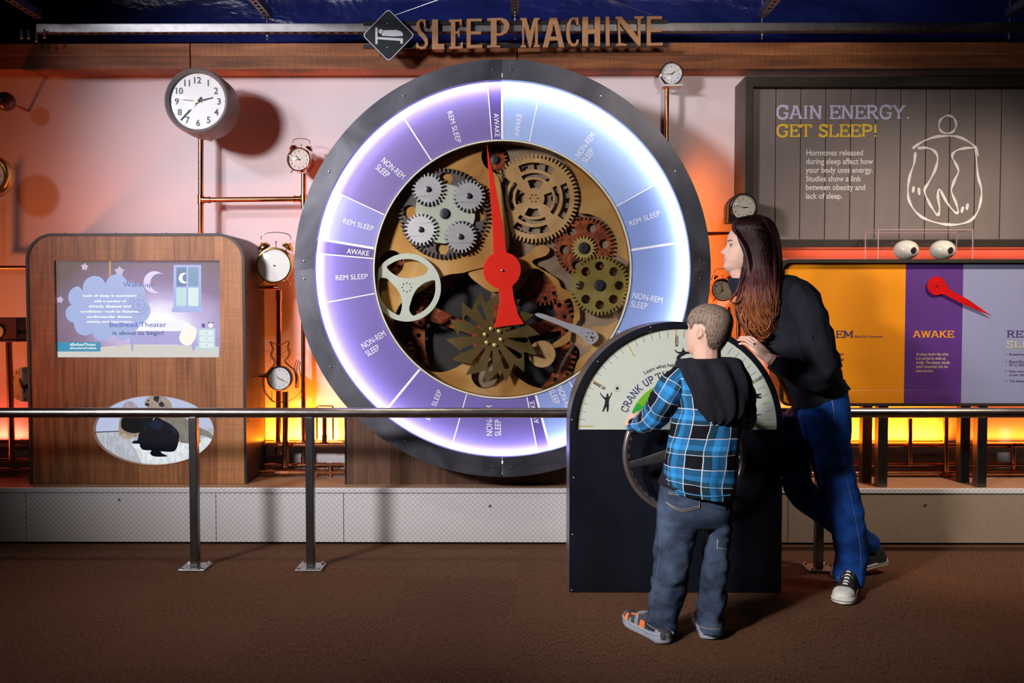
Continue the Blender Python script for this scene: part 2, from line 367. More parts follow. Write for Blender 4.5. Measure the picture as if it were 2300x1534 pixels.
def woodmat(name, cols, rough=0.55, plank=0.14, axis='x', grain=1.0, bump=0.25, saw=0.0, knots=0.0):
    """boards side by side along `axis`, grain along the other way"""
    m, nt, b = newmat(name); setp(b, lin(cols[1]), rough); L = nt.links.new
    tc = nd(nt, 'ShaderNodeTexCoord'); sp = nd(nt, 'ShaderNodeSeparateXYZ'); L(tc.outputs['Object'], sp.inputs[0])
    across, along = (sp.outputs['X'], sp.outputs['Z']) if axis == 'x' else (sp.outputs['Z'], sp.outputs['X'])
    dv = nd(nt, 'ShaderNodeMath', operation='DIVIDE'); L(across, dv.inputs[0]); dv.inputs[1].default_value = plank
    fl = nd(nt, 'ShaderNodeMath', operation='FLOOR'); L(dv.outputs[0], fl.inputs[0])
    wn = nd(nt, 'ShaderNodeTexWhiteNoise', noise_dimensions='1D'); L(fl.outputs[0], wn.inputs['W'])
    ofs = nd(nt, 'ShaderNodeMath', operation='MULTIPLY'); L(wn.outputs['Value'], ofs.inputs[0]); ofs.inputs[1].default_value = 20
    al = nd(nt, 'ShaderNodeMath', operation='ADD'); L(along, al.inputs[0]); L(ofs.outputs[0], al.inputs[1])
    cb = nd(nt, 'ShaderNodeCombineXYZ'); L(across, cb.inputs[0]); L(al.outputs[0], cb.inputs[2])
    mp = nd(nt, 'ShaderNodeMapping'); mp.inputs['Scale'].default_value = (22*grain, 1, 1.3*grain); L(cb.outputs[0], mp.inputs[0])
    n1 = nd(nt, 'ShaderNodeTexNoise'); n1.inputs['Scale'].default_value = 1.6; n1.inputs['Detail'].default_value = 7; n1.inputs['Distortion'].default_value = 1.2; L(mp.outputs[0], n1.inputs[0])
    mp2 = nd(nt, 'ShaderNodeMapping'); mp2.inputs['Scale'].default_value = (5, 1, 1.6); L(cb.outputs[0], mp2.inputs[0])
    n2 = nd(nt, 'ShaderNodeTexNoise'); n2.inputs['Scale'].default_value = 1.5; n2.inputs['Detail'].default_value = 3; L(mp2.outputs[0], n2.inputs[0])
    r = nd(nt, 'ShaderNodeValToRGB'); cr = r.color_ramp
    cr.elements[0].position = 0.28; cr.elements[0].color = (*lin(cols[0]), 1); cr.elements[1].position = 0.72; cr.elements[1].color = (*lin(cols[2]), 1)
    e = cr.elements.new(0.5); e.color = (*lin(cols[1]), 1)
    a1 = nd(nt, 'ShaderNodeMath', operation='MULTIPLY'); L(n1.outputs[0], a1.inputs[0]); a1.inputs[1].default_value = 0.55
    a2 = nd(nt, 'ShaderNodeMath', operation='MULTIPLY_ADD'); L(n2.outputs[0], a2.inputs[0]); a2.inputs[1].default_value = 0.3; L(a1.outputs[0], a2.inputs[2])
    a3 = nd(nt, 'ShaderNodeMath', operation='MULTIPLY_ADD'); L(wn.outputs['Value'], a3.inputs[0]); a3.inputs[1].default_value = 0.22; L(a2.outputs[0], a3.inputs[2])
    L(a3.outputs[0], r.inputs[0])
    # board joints
    fr = nd(nt, 'ShaderNodeMath', operation='FRACT'); L(dv.outputs[0], fr.inputs[0])
    pp = nd(nt, 'ShaderNodeMath', operation='PINGPONG'); L(fr.outputs[0], pp.inputs[0]); pp.inputs[1].default_value = 0.5
    lt = nd(nt, 'ShaderNodeMath', operation='GREATER_THAN'); L(pp.outputs[0], lt.inputs[0]); lt.inputs[1].default_value = 0.0018/plank
    mxl = nd(nt, 'ShaderNodeMix', data_type='RGBA', blend_type='MULTIPLY'); mxl.inputs[0].default_value = 0.35
    L(r.outputs[0], mxl.inputs[6]); L(lt.outputs[0], mxl.inputs[7]); last = mxl.outputs[2]
    if saw > 0:   # saw marks across the grain
        mp3 = nd(nt, 'ShaderNodeMapping'); mp3.inputs['Scale'].default_value = (3, 1, 110); L(cb.outputs[0], mp3.inputs[0])
        n3 = nd(nt, 'ShaderNodeTexNoise'); n3.inputs['Scale'].default_value = 1.0; n3.inputs['Detail'].default_value = 2; L(mp3.outputs[0], n3.inputs[0])
        r3 = nd(nt, 'ShaderNodeValToRGB'); r3.color_ramp.elements[0].position = 0.35; r3.color_ramp.elements[0].color = (0.45, 0.45, 0.45, 1); r3.color_ramp.elements[1].position = 0.6
        L(n3.outputs[0], r3.inputs[0]); mx3 = nd(nt, 'ShaderNodeMix', data_type='RGBA', blend_type='MULTIPLY'); mx3.inputs[0].default_value = saw
        L(last, mx3.inputs[6]); L(r3.outputs[0], mx3.inputs[7]); last = mx3.outputs[2]
    if knots > 0:
        mpk = nd(nt, 'ShaderNodeMapping'); mpk.inputs['Scale'].default_value = (4.2, 1, 2.6); L(cb.outputs[0], mpk.inputs[0])
        vo = nd(nt, 'ShaderNodeTexVoronoi'); vo.inputs['Scale'].default_value = 1.0; L(mpk.outputs[0], vo.inputs[0])
        rk_ = nd(nt, 'ShaderNodeValToRGB'); rk_.color_ramp.elements[0].position = 0.03; rk_.color_ramp.elements[0].color = (0.10, 0.05, 0.03, 1); rk_.color_ramp.elements[1].position = 0.12; rk_.color_ramp.elements[1].color = (1, 1, 1, 1)
        L(vo.outputs['Distance'], rk_.inputs[0]); mk = nd(nt, 'ShaderNodeMix', data_type='RGBA', blend_type='MULTIPLY'); mk.inputs[0].default_value = knots; L(last, mk.inputs[6]); L(rk_.outputs[0], mk.inputs[7]); last = mk.outputs[2]
    L(last, b.inputs['Base Color'])
    bp = nd(nt, 'ShaderNodeBump'); bp.inputs['Strength'].default_value = bump; bp.inputs['Distance'].default_value = 0.004; L(n1.outputs[0], bp.inputs['Height']); L(bp.outputs[0], b.inputs['Normal'])
    return m
# ------------------------------------------------------------------ materials of the place
YW, YC, YP, YR = 5.08, 4.71, 4.60, 4.52          # wall, cabinet fronts, platform front, wheel ring front
M_wall = mat('white_wall_paint', (0.80, 0.72, 0.75), 0.75, var=0.03, scale=3, bump=0.03, bscale=160)
M_copper = mat('copper', (0.62, 0.27, 0.13), 0.22, 1.0, var=0.25, scale=14, bump=0.02)
M_steel = mat('brushed_steel', (0.16, 0.155, 0.155), 0.36, 1.0, var=0.12, scale=9, stretch=(3, 3, 1), bump=0.05, bscale=40)
M_rail = mat('worn_pipe_steel', (0.34, 0.31, 0.29), 0.30, 1.0, var=0.25, scale=6, stretch=(2, 6, 6), bump=0.03, bscale=30)
M_galv = mat('galvanised_steel', (0.36, 0.36, 0.37), 0.4, 1.0, var=0.15, scale=20)
M_blacksteel = mat('blackened_steel', (0.030, 0.031, 0.038), 0.38, 0.55, var=0.3, scale=5, bump=0.03, bscale=18)
M_black = mat('black_paint', (0.012, 0.012, 0.014), 0.4, var=0.1, scale=20)
M_bolt = mat('bolt_steel', (0.7, 0.7, 0.72), 0.25, 1.0, var=0.05, scale=20)
M_cabwood = woodmat('reclaimed_fir_boards', ('#5a3018', '#a2683c', '#c48a58'), 0.5, 0.21, 'x', 1.0, 0.3, saw=0.25, knots=0.8)
M_darkwood = woodmat('grey_brown_boards', ('#2c1a10', '#5b3c28', '#7a5840'), 0.6, 0.10, 'x', 1.2, 0.3, saw=0.1)
M_beam = woodmat('rough_sawn_beam', ('#33190c', '#8f542c', '#bd7a48'), 0.65, 3.0, 'z', 0.55, 0.35, saw=0.5)
M_deck = woodmat('pale_deck_boards', ('#8f6a4c', '#b48c6a', '#c8a483'), 0.35, 3.0, 'z', 0.8, 0.1)

def carpet():
    m, nt, b = newmat('brown_carpet_tile'); setp(b, lin('#3a2a20'), 0.95, spec=0.1); L = nt.links.new
    tc = nd(nt, 'ShaderNodeTexCoord'); sp = nd(nt, 'ShaderNodeSeparateXYZ'); L(tc.outputs['Object'], sp.inputs[0])
    ck = nd(nt, 'ShaderNodeTexChecker'); ck.inputs['Scale'].default_value = 2.0; L(tc.outputs['Object'], ck.inputs[0])
    outs = []
    for sc in ((260, 40, 1), (40, 260, 1)):
        mp = nd(nt, 'ShaderNodeMapping'); mp.inputs['Scale'].default_value = sc; L(tc.outputs['Object'], mp.inputs[0])
        n = nd(nt, 'ShaderNodeTexNoise'); n.inputs['Scale'].default_value = 1.0; n.inputs['Detail'].default_value = 4; L(mp.outputs[0], n.inputs[0]); outs.append(n)
    mx = nd(nt, 'ShaderNodeMix', data_type='FLOAT'); L(ck.outputs['Fac'], mx.inputs[0]); L(outs[0].outputs[0], mx.inputs[2]); L(outs[1].outputs[0], mx.inputs[3])
    fine = nd(nt, 'ShaderNodeTexNoise'); fine.inputs['Scale'].default_value = 320; fine.inputs['Detail'].default_value = 2; L(tc.outputs['Object'], fine.inputs[0])
    ad = nd(nt, 'ShaderNodeMath', operation='MULTIPLY_ADD'); L(fine.outputs[0], ad.inputs[0]); ad.inputs[1].default_value = 0.5; L(mx.outputs[0], ad.inputs[2])
    ck2 = nd(nt, 'ShaderNodeMath', operation='MULTIPLY_ADD'); L(ck.outputs['Fac'], ck2.inputs[0]); ck2.inputs[1].default_value = 0.02; L(ad.outputs[0], ck2.inputs[2])
    r = nd(nt, 'ShaderNodeValToRGB'); r.color_ramp.elements[0].position = 0.55; r.color_ramp.elements[0].color = (*lin('#422c1f'), 1)
    r.color_ramp.elements[1].position = 0.98; r.color_ramp.elements[1].color = (*lin('#7c5a44'), 1); L(ck2.outputs[0], r.inputs[0]); L(r.outputs[0], b.inputs['Base Color'])
    bp = nd(nt, 'ShaderNodeBump'); bp.inputs['Strength'].default_value = 0.4; bp.inputs['Distance'].default_value = 0.005; L(ad.outputs[0], bp.inputs['Height']); L(bp.outputs[0], b.inputs['Normal'])
    return m
M_carpet = carpet()
def treadplate():
    m, nt, b = newmat('embossed_aluminium'); setp(b, (0.80, 0.77, 0.78), 0.40, 0.12); L = nt.links.new
    tc = nd(nt, 'ShaderNodeTexCoord'); mp = nd(nt, 'ShaderNodeMapping'); mp.inputs['Rotation'].default_value = (0, radians(45), 0); mp.inputs['Scale'].default_value = (52, 1, 52)
    L(tc.outputs['Object'], mp.inputs[0]); sp = nd(nt, 'ShaderNodeSeparateXYZ'); L(mp.outputs[0], sp.inputs[0]); h = []
    for ax in ('X', 'Z'):
        pg = nd(nt, 'ShaderNodeMath', operation='PINGPONG'); L(sp.outputs[ax], pg.inputs[0]); pg.inputs[1].default_value = 1.0; h.append(pg)
    fr = []
    for ax in ('X', 'Z'):
        f = nd(nt, 'ShaderNodeMath', operation='FRACT'); L(sp.outputs[ax], f.inputs[0]); p2 = nd(nt, 'ShaderNodeMath', operation='PINGPONG'); L(f.outputs[0], p2.inputs[0]); p2.inputs[1].default_value = 0.5; fr.append((f, p2))
    mn = nd(nt, 'ShaderNodeMath', operation='MINIMUM'); L(fr[0][1].outputs[0], mn.inputs[0]); L(fr[1][1].outputs[0], mn.inputs[1])
    m2 = nd(nt, 'ShaderNodeMath', operation='MINIMUM'); L(mn.outputs[0], m2.inputs[0]); m2.inputs[1].default_value = 0.16
    # every pad leans a little, so that it catches the light on one side
    mx = nd(nt, 'ShaderNodeMath', operation='MULTIPLY_ADD'); L(fr[0][0].outputs[0], mx.inputs[0]); mx.inputs[1].default_value = 0.22; L(m2.outputs[0], mx.inputs[2])
    bp = nd(nt, 'ShaderNodeBump'); bp.inputs['Strength'].default_value = 0.35; bp.inputs['Distance'].default_value = 0.010; L(mx.outputs[0], bp.inputs['Height']); L(bp.outputs[0], b.inputs['Normal'])
    cr = nd(nt, 'ShaderNodeMapRange'); cr.inputs['From Max'].default_value = 0.10; cr.inputs['To Min'].default_value = 0.55; L(mn.outputs[0], cr.inputs[0]); gx = nd(nt, 'ShaderNodeMix', data_type='RGBA', blend_type='MULTIPLY'); gx.inputs[0].default_value = 1.0; gx.inputs[6].default_value = (0.88, 0.86, 0.87, 1); L(cr.outputs[0], gx.inputs[7]); L(gx.outputs[2], b.inputs['Base Color'])
    return m
M_tread = treadplate()
def sheet():
    m, nt, b = newmat('navy_plastic_sheet'); setp(b, lin('#1e2868'), 0.32, spec=0.5); L = nt.links.new
    tc = nd(nt, 'ShaderNodeTexCoord'); mp = nd(nt, 'ShaderNodeMapping'); mp.inputs['Scale'].default_value = (1.2, 2.2, 2.2); L(tc.outputs['Object'], mp.inputs[0])
    n = nd(nt, 'ShaderNodeTexNoise'); n.inputs['Scale'].default_value = 1.7; n.inputs['Detail'].default_value = 4; n.inputs['Distortion'].default_value = 0.7; L(mp.outputs[0], n.inputs[0])
    bp = nd(nt, 'ShaderNodeBump'); bp.inputs['Strength'].default_value = 0.8; bp.inputs['Distance'].default_value = 0.08; L(n.outputs[0], bp.inputs['Height']); L(bp.outputs[0], b.inputs['Normal'])
    return m
M_sheet = sheet()

# ------------------------------------------------------------------ room shell
m = MB(); m.box(-4.2, 4.2, -3.5, YW+0.2, -0.05, 0.0); tag(m.build('floor', M_carpet, smooth=False, origin=(0, 0, 0)), kind='structure')
m = MB(); m.box(-4.2, 4.2, YW, YW+0.1, 0.0, 2.72); tag(m.build('wall_back', M_wall, smooth=False), kind='structure')
prof = [(5.02, 2.60), (5.06, 2.70), (5.14, 2.80), (5.24, 2.93), (5.28, 3.06), (5.2, 3.16), (5.0, 3.2), (4.6, 3.22), (4.0, 3.22), (3.2, 3.22), (2.2, 3.22), (1.0, 3.22), (-3.5, 3.22)]
m = MB(); nx = 90; pr = smoothpts(prof, 5, False)
for (yy, zz) in pr:
    for i in range(nx+1):
        x = -4.2+8.4*i/nx; q = Vector((x*2.2, yy*3.0, zz*3.0)); a = 0.045 if zz > 2.75 else 0.015
        d = noise.noise(q)*a+noise.noise(q*2.7)*a*0.4
        m.v.append(Vector((x, yy-d, zz+d*0.6)))
for j in range(len(pr)-1):
    for i in range(nx): m.f.append((j*(nx+1)+i, j*(nx+1)+i+1, (j+1)*(nx+1)+i+1, (j+1)*(nx+1)+i)); m.m.append(0)
tag(m.build('ceiling', M_sheet, origin=(0, 0, 3.2), ang=180), kind='structure')

# rough-sawn timber fascia above the wall: three boards end to end
zb, zt = P(1150, 155, 4.93).z, P(1150, 96, 4.93).z
root = thing('trim_1', (0, 4.93, zb), None, None); root['kind'] = 'structure'
for a, b_ in ((-4.2, P(427, 100, 4.93).x-0.002), (P(427, 100, 4.93).x+0.002, P(1162, 100, 4.93).x-0.002), (P(1162, 100, 4.93).x+0.002, 4.2)):
    m = MB(); m.box(a, b_, 4.93, 5.075, zb, zt); bevel(m.build('board', M_beam, root, smooth=False), 0.004)

# ------------------------------------------------------------------ platform along the wall
ztop = P(1150, 1097, YP).z; zlip = P(1150, 1107, YP).z
root = thing('display_platform', (0, YP, 0), 'long low metal-fronted platform with pale wooden top under the exhibits', 'platform')
m = MB(); m.box(-4.2, 4.2, YP+0.012, YW-0.002, 0.035, ztop-0.02); m.build('core', M_black, root, smooth=False)
m = MB(); m.box(-4.2, 4.2, YP+0.02, YW-0.002, ztop-0.019, ztop); m.build('deck', M_deck, root, smooth=False)
m = MB(); m.box(-4.2, 4.2, YP-0.006, YP+0.018, zlip, ztop+0.001); bevel(m.build('nosing', M_tread, root, smooth=False), 0.002)
cuts = [-4.2, P(58, 1150, YP).x, P(485, 1150, YP).x, P(772, 1150, YP).x, P(1330, 1150, YP).x, P(1770, 1150, YP).x, P(2400, 1150, YP).x, 4.2]
M_paint = mat('grey_beige_panel', (0.40, 0.31, 0.23), 0.5, 0.2, var=0.06, scale=60)
for i in range(7):
    m = MB(); m.box(cuts[i]+0.0015, cuts[i+1]-0.0015, YP, YP+0.011, 0.012, zlip-0.004)
    f = bevel(m.build('front_panel', M_tread if i < 4 else M_paint, root, smooth=False), 0.0015)
    px = {1: (268, 1122), 3: (1100, 1136), 5: (2078, 1133)}.get(i)
    if px:
        c = P(px[0], px[1], YP); s_ = MB(); s_.lathe(c, [(0.0, -0.006), (0.006, -0.005), (0.0085, 0.0)], seg=16); s_.build('screw', M_bolt, f)

# ------------------------------------------------------------------ lamps along the foot of the wall (LED strips lying in a trough)
zl = P(680, 990, 5.03).z
def led_strip(x0, x1, power, col, label):
    root = thing('led_strip', ((x0+x1)/2, 5.03, zl-0.03), label, 'light strip', 'light strips along the wall')
    m = MB(); m.box(x0, x1, 5.005, 5.0795, zl-0.03, zl-0.008); m.build('trough', M_galv, root, smooth=False)
    m = MB(); m.box(x0+0.01, x1-0.01, 5.03, 5.045, zl-0.008, zl-0.005); m.build('led_tape', emis('led_tape', col, 5.0), root, smooth=False)
    return area('led_lamp', ((x0+x1)/2, 5.035, zl-0.002), ((x0+x1)/2, 5.052, zl+0.2), power, col, x1-x0-0.04, 0.02, 180)
AMB = (1.0, 0.20, 0.008)
led_strip(P(-250, 990, 5.03).x, P(60, 990, 5.03).x, 5, (1.0, 0.10, 0.05), 'red light strip low on the wall at the left edge, behind copper pipes')
led_strip(P(592, 990, 5.03).x, P(772, 990, 5.03).x, 20, AMB, 'amber light strip low on the wall between the screen cabinet and the wheel')
led_strip(P(1600, 990, 5.03).x, P(2130, 990, 5.03).x, 28, AMB, 'amber light strip low on the wall under the right sleep stage display')
led_strip(P(2184, 990, 5.03).x, P(2500, 990, 5.03).x, 4, (1.0, 0.14, 0.012), 'dim red light strip low on the wall at the right edge')
# uplight lamps, unseen, added on the cabinet and behind the drum to tint the wall
area('wall_wash', (-2.0, 4.78, P(300, 524, YC).z+0.01), (-2.0, 5.08, 2.6), 1.3, (1.0, 0.17, 0.07), 1.0, 0.04)
area('wall_wash', (0.93, 4.92, 1.45), (1.9, 5.06, 1.45), 4.5, (1.0, 0.20, 0.03), 0.03, 1.1)
area('wall_wash', (-1.02, 4.92, 1.55), (-1.9, 5.06, 1.75), 1.6, (1.0, 0.16, 0.06), 0.03, 0.9)
area('wall_wash', (2.55, 4.93, P(2000, 580, 4.93).z), (2.55, 5.06, 2.4), 7, (1.0, 0.12, 0.06), 1.9, 0.03)
# ------------------------------------------------------------------ perforated channels, rods and wires under the ceiling
YS = 4.84
def channel(a, b, label, slots=True):
    """slotted metal channel: C profile with a row of holes in the face turned down"""
    a, b = Vector(a), Vector(b); d = (b-a).normalized(); L = (b-a).length; sx = Vector((d.y, -d.x, 0)); m = MB(); w_, h, t = 0.041, 0.041, 0.003
    m.bar(a+Vector((0,0,h/2)), b+Vector((0,0,h/2)), w_, t); 
    for s_ in (-1, 1): m.bar(a+sx*s_*(w_/2-t/2), b+sx*s_*(w_/2-t/2), t, h)
    # perforated face: strips left and right plus bridges between the holes
    for s_ in (-1, 1): m.bar(a+sx*s_*0.0145-Vector((0,0,h/2)), b+sx*s_*0.0145-Vector((0,0,h/2)), 0.012, t)
    n = int(L/0.05)
    for k in range(n+1):
        p = a+d*(k*0.05); q = a+d*min(k*0.05+0.022, L); m.bar(p-Vector((0,0,h/2)), q-Vector((0,0,h/2)), 0.018, t)
    return tag(m.build('slotted_channel', M_galv, smooth=False), label, 'channel', 'slotted channels under the ceiling')
zs = P(1150, 64, YS).z
channel((P(86, 70, YS).x, YS, zs), (4.1, YS, zs), 'long slotted metal channel running above the wooden beam')
for x0, yy, lab in ((88, 78, 'red-lit slotted channel running forward at the far left'), (603, 66, 'slotted channel running forward over the gap beside the large wall clock'), (1157, 50, 'slotted channel running forward behind the lettering of the sign'), (1712, 64, 'slotted channel running forward to the right of the sign'), (2266, 62, 'slotted channel running forward at the far right edge')):
    p = P(x0, yy, YS-0.03); channel((p.x, YS-0.025, zs+0.069), (p.x, 3.4, zs+0.069), lab)
for x0, lab in ((601, 'thin hanging rod above the large wall clock'), (1157, 'short hanging rod behind the sign lettering'), (1712, 'thin hanging rod right of the sign'), (2268, 'thin hanging rod at the right edge')):
    p = P(x0, 80, YS+0.03); m = MB(); m.tube([(p.x, YS+0.032, zs-0.05), (p.x, YS+0.032, 3.12)], 0.005, 8)
    for dz in (-0.03, -0.02): m.tube([(p.x, YS+0.032, zs+dz), (p.x, YS+0.032, zs+dz+0.006)], 0.009, 6)
    tag(m.build('hanger_rod', M_bolt), lab, 'rod', 'hanger rods of the ceiling channels')
if True:
    for x, y in ((48, 80), (64, 80), (82, 87), (100, 79)):
        c = P(x, y, 4.8); m = MB(); m.tube([c+Vector((0,0,-0.012)), c+Vector((0,0,0.03))], 0.006, 8); m.ell(c+Vector((0,0,-0.012)), 0.009, 0.009, 0.007, nu=8, nv=6); tag(m.build('hanging_bolt', M_galv), 'small red-lit bolt hanging below the corner of the far left channel', 'bolt', 'bolts at the corner of the far left channel')
for a, b_, lab in (((888, 34), (1000, -6), 'taut wire running up from the diamond bed sign'), ((1462, 33), (1360, -4), 'taut wire running up from the last letter of the sign')):
    p, q = P(a[0], a[1], 4.86), P(b_[0], b_[1], 4.7); m = MB(); m.tube([p, q+(q-p)*0.25], 0.0022, 6); tag(m.build('sign_wire', M_bolt), lab, 'wire', 'wires holding the sign')

# ------------------------------------------------------------------ sign: SLEEP MACHINE letters and diamond on two black bars
YG = 4.80
root = thing('hanging_sign', P(1160, 120, YG), 'cut-out brown lettering reading SLEEP MACHINE on black bars with a diamond bed plaque', 'sign')
M_kraft = mat('brown_fibreboard', (0.46, 0.235, 0.105), 0.7, var=0.1, scale=60, bump=0.05)
for y0, y1 in ((44, 52), (96, 105)):
    a, b_ = P(815, y1, YG), P(1501, y0, YG); c_, d_ = P(815, y1 if y0 > 60 else y1+6, YG), P(1501, y0, YG)
    m = MB(); za = P(815, (y0+y1)/2+3, YG).z; zb2 = P(1501, (y0+y1)/2-1, YG).z
    m.bar((a.x, YG+0.012, za), (b_.x, YG+0.012, zb2), 0.012, 0.022); bevel(m.build('bar', M_black, root, smooth=False), 0.002)
LT = {  # outlines read off the photograph (sign zoom: 3.833 px per photo px)
 'S': [[(128,165),(138,115),(165,88),(215,90),(218,152),(204,155),(196,115),(178,103),(165,118),(162,150),(180,190),(215,225),(236,265),(235,305),(212,340),(170,343),(148,330),(132,340),(134,290),(148,292),(160,318),(182,326),(205,318),(208,285),(190,255),(150,215)]],
 'L': [[(270,90),(322,90),(322,300),(376,300),(376,345),(270,347)]],
 'E': [[(416,92),(526,88),(527,140),(512,140),(505,108),(470,110),(471,192),(490,190),(494,170),(506,170),(507,240),(494,240),(490,212),(471,212),(471,322),(512,320),(520,285),(534,284),(536,340),(416,342),(416,326),(432,322),(432,112),(416,108)]],
 'E2': [[(568,84),(700,82),(700,106),(604,108),(604,192),(694,190),(694,218),(604,220),(604,308),(704,306),(706,334),(568,338)]],
 'P': [[(744,80),(868,76),(912,92),(936,125),(934,165),(912,205),(870,228),(826,230),(826,312),(856,316),(858,330),(744,332),(744,316),(776,312),(776,104),(744,98)],[(826,98),(860,98),(884,118),(890,150),(880,188),(856,208),(826,210)]],
 'M': [[(1030,78),(1082,76),(1114,190),(1148,76),(1198,76),(1196,92),(1182,96),(1182,306),(1200,314),(1200,328),(1142,328),(1142,314),(1156,306),(1158,150),(1122,330),(1106,330),(1064,150),(1062,308),(1080,316),(1078,332),(1032,332),(1032,318),(1048,308),(1046,98),(1030,94)]],
 'A': [[(1284,76),(1346,74),(1410,328),(1364,330),(1352,270),(1284,272),(1268,330),(1222,332)],[(1292,238),(1344,236),(1318,128)]],
 'C': [[(1424,200),(1432,130),(1456,84),(1490,68),(1512,76),(1520,70),(1532,70),(1532,138),(1518,138),(1508,100),(1492,88),(1470,104),(1458,150),(1456,210),(1464,270),(1482,300),(1502,298),(1516,262),(1536,262),(1530,300),(1508,320),(1476,320),(1446,296),(1430,252)]],
 'H': [[(1564,66),(1614,66),(1614,176),(1670,176),(1670,66),(1718,66),(1718,320),(1670,320),(1670,214),(1614,214),(1614,322),(1564,322)]],
 'I': [[(1764,64),(1796,64),(1800,318),(1768,320)]],
 'N': [[(1848,66),(1900,64),(2044,240),(2040,88),(2010,78),(2010,64),(2094,62),(2094,76),(2066,88),(2066,318),(2048,318),(1888,116),(1896,292),(1946,302),(1946,316),(1854,318),(1854,304),(1876,294),(1870,92),(1848,82)]],
 'E3': [[(2120,62),(2250,60),(2252,88),(2154,90),(2154,172),(2246,170),(2246,198),(2154,200),(2154,292),(2256,288),(2258,314),(2120,318)]],
}
for k, loops in LT.items():
    lp = [[(900+x*0.2609, 20+y*0.2609) for x, y in l] for l in loops]
    w_ = [wpts(l, YG-0.012) for l in lp]; m = MB(); m.plate(w_, YG-0.012, 0.018); bevel(m.build('letter', M_kraft, root, smooth=False), 0.0012, 1)
def dia(r):
    c = P(873, 80, YG-0.03); k = S(YG-0.03); pts = [(0, -59), (59, 0), (0, 59), (-59, 0)]
    out = []
    for i in range(4):
        a = Vector(pts[i-1]); b_ = Vector(pts[i]); d_ = Vector(pts[(i+1) % 4])
        for t in range(5):
            u = t/4; p0 = b_+(a-b_)*0.1; p1 = b_+(d_-b_)*0.1; q = p0*(1-u)**2+b_*2*u*(1-u)+p1*u*u
            out.append((c.x+q.x*k*r, c.z-q.y*k*r))
    return out
m = MB(); m.plate([dia(1.0)], YG-0.036, 0.012); plaque = m.build('diamond_plaque', mat('plaque_black', (0.010, 0.016, 0.022), 0.35, var=0.05), root, smooth=False)
M_silver = mat('reflective_silver', (0.62, 0.64, 0.68), 0.4, 0.2, var=0.03)
m = MB(); m.plate([dia(0.985), dia(0.945)], YG-0.0375, 0.001); m.build('border', M_silver, plaque, smooth=False)
m = MB(); Yb = YG-0.0375
for pts in ([(843, 62), (848, 62), (848, 83), (905, 86), (905, 98), (899, 98), (899, 92), (848, 88), (848, 99), (843, 99)], [(857, 76), (860, 68), (890, 67), (902, 71), (906, 78), (904, 81), (886, 82), (858, 80)]):
    m.plate([wpts(pts, Yb)], Yb, 0.001)
c = P(855.5, 70.5, Yb); m.plate([circ(c.x, c.z, 5*S(Yb), 20)], Yb, 0.001); m.build('bed_symbol', M_silver, plaque, smooth=False)
for yy in (53, 107):
    c = P(871, yy, Yb); m = MB(); m.lathe(c, [(0, -0.004), (0.003, -0.003), (0.004, 0.002)], seg=10); m.build('screw', M_bolt, plaque)
# ------------------------------------------------------------------ the big sleep wheel
WX, WY = 1128.0, 606.0
YD = YR+0.085                                   # dial face
C0 = P(WX, WY, YR); kR = S(YR)
wheel = thing('sleep_wheel_clock', (C0.x, YR, P(WX, 1077, YR).z), 'huge round wall dial with black metal ring, glowing purple and blue sectors', 'wheel clock')
def ringpts(c, r, n=160): return [(c.x+r*sin(2*pi*k/n), c.z+r*cos(2*pi*k/n)) for k in range(n)]
RO, RI = 467*kR, 422*kR
# two half rings of sheet steel, bolted, with a joint at top and bottom and plates at the sides
def halfring(a0, a1, ro, ri, n=90):
    o = [(C0.x+ro*sin(a0+(a1-a0)*k/n), C0.z+ro*cos(a0+(a1-a0)*k/n)) for k in range(n+1)]
    i = [(C0.x+ri*sin(a1-(a1-a0)*k/n), C0.z+ri*cos(a1-(a1-a0)*k/n)) for k in range(n+1)]
    return [o+i]
def ringmat():
    m, nt, b = newmat('blued_ring_steel'); setp(b, (0.06, 0.062, 0.075), 0.42, 0.7); L = nt.links.new
    tc = nd(nt, 'ShaderNodeTexCoord'); n = nd(nt, 'ShaderNodeTexNoise'); n.inputs['Scale'].default_value = 3.2; n.inputs['Detail'].default_value = 6; n.inputs['Distortion'].default_value = 0.8
    L(tc.outputs['Object'], n.inputs[0]); r = nd(nt, 'ShaderNodeValToRGB'); r.color_ramp.elements[0].position = 0.35; r.color_ramp.elements[0].color = (0.07, 0.072, 0.09, 1)
    r.color_ramp.elements[1].position = 0.75; r.color_ramp.elements[1].color = (0.20, 0.205, 0.24, 1); L(n.outputs[0], r.inputs[0]); L(r.outputs[0], b.inputs['Base Color'])
    r2 = nd(nt, 'ShaderNodeMapRange'); r2.inputs['To Min'].default_value = 0.34; r2.inputs['To Max'].default_value = 0.55; L(n.outputs[0], r2.inputs[0]); L(r2.outputs[0], b.inputs['Roughness'])
    return m
M_ring = ringmat()
e = 0.0001
for a0, a1 in ((e, pi/2-e), (pi/2+e, pi-0.0016), (pi+0.0016, 3*pi/2-e), (3*pi/2+e, 2*pi-e)):
    m = MB(); m.plate(halfring(a0, a1, RO, RI), YR, 0.004); seg = m.build('ring_plate', M_ring, wheel, smooth=False)
    bolts = [a0+0.045, a1-0.045, (a0+a1)/2-0.27, (a0+a1)/2+0.27]
    for a in bolts:
        m = MB(); rr = (RO+RI)/2+0.012*kR; m.lathe((C0.x+rr*sin(a), YR, C0.z+rr*cos(a)), [(0, -0.005), (0.0045, -0.0045), (0.0065, 0.0)], seg=14); m.build('bolt', M_bolt, seg)
m = MB(); m.lathe((C0.x, YR, C0.z), [(RO-0.002, 0.004), (RO-0.002, 0.185), (RO-0.012, 0.185), (RO-0.012, 0.004)], seg=160); m.build('drum', M_blacksteel, wheel)
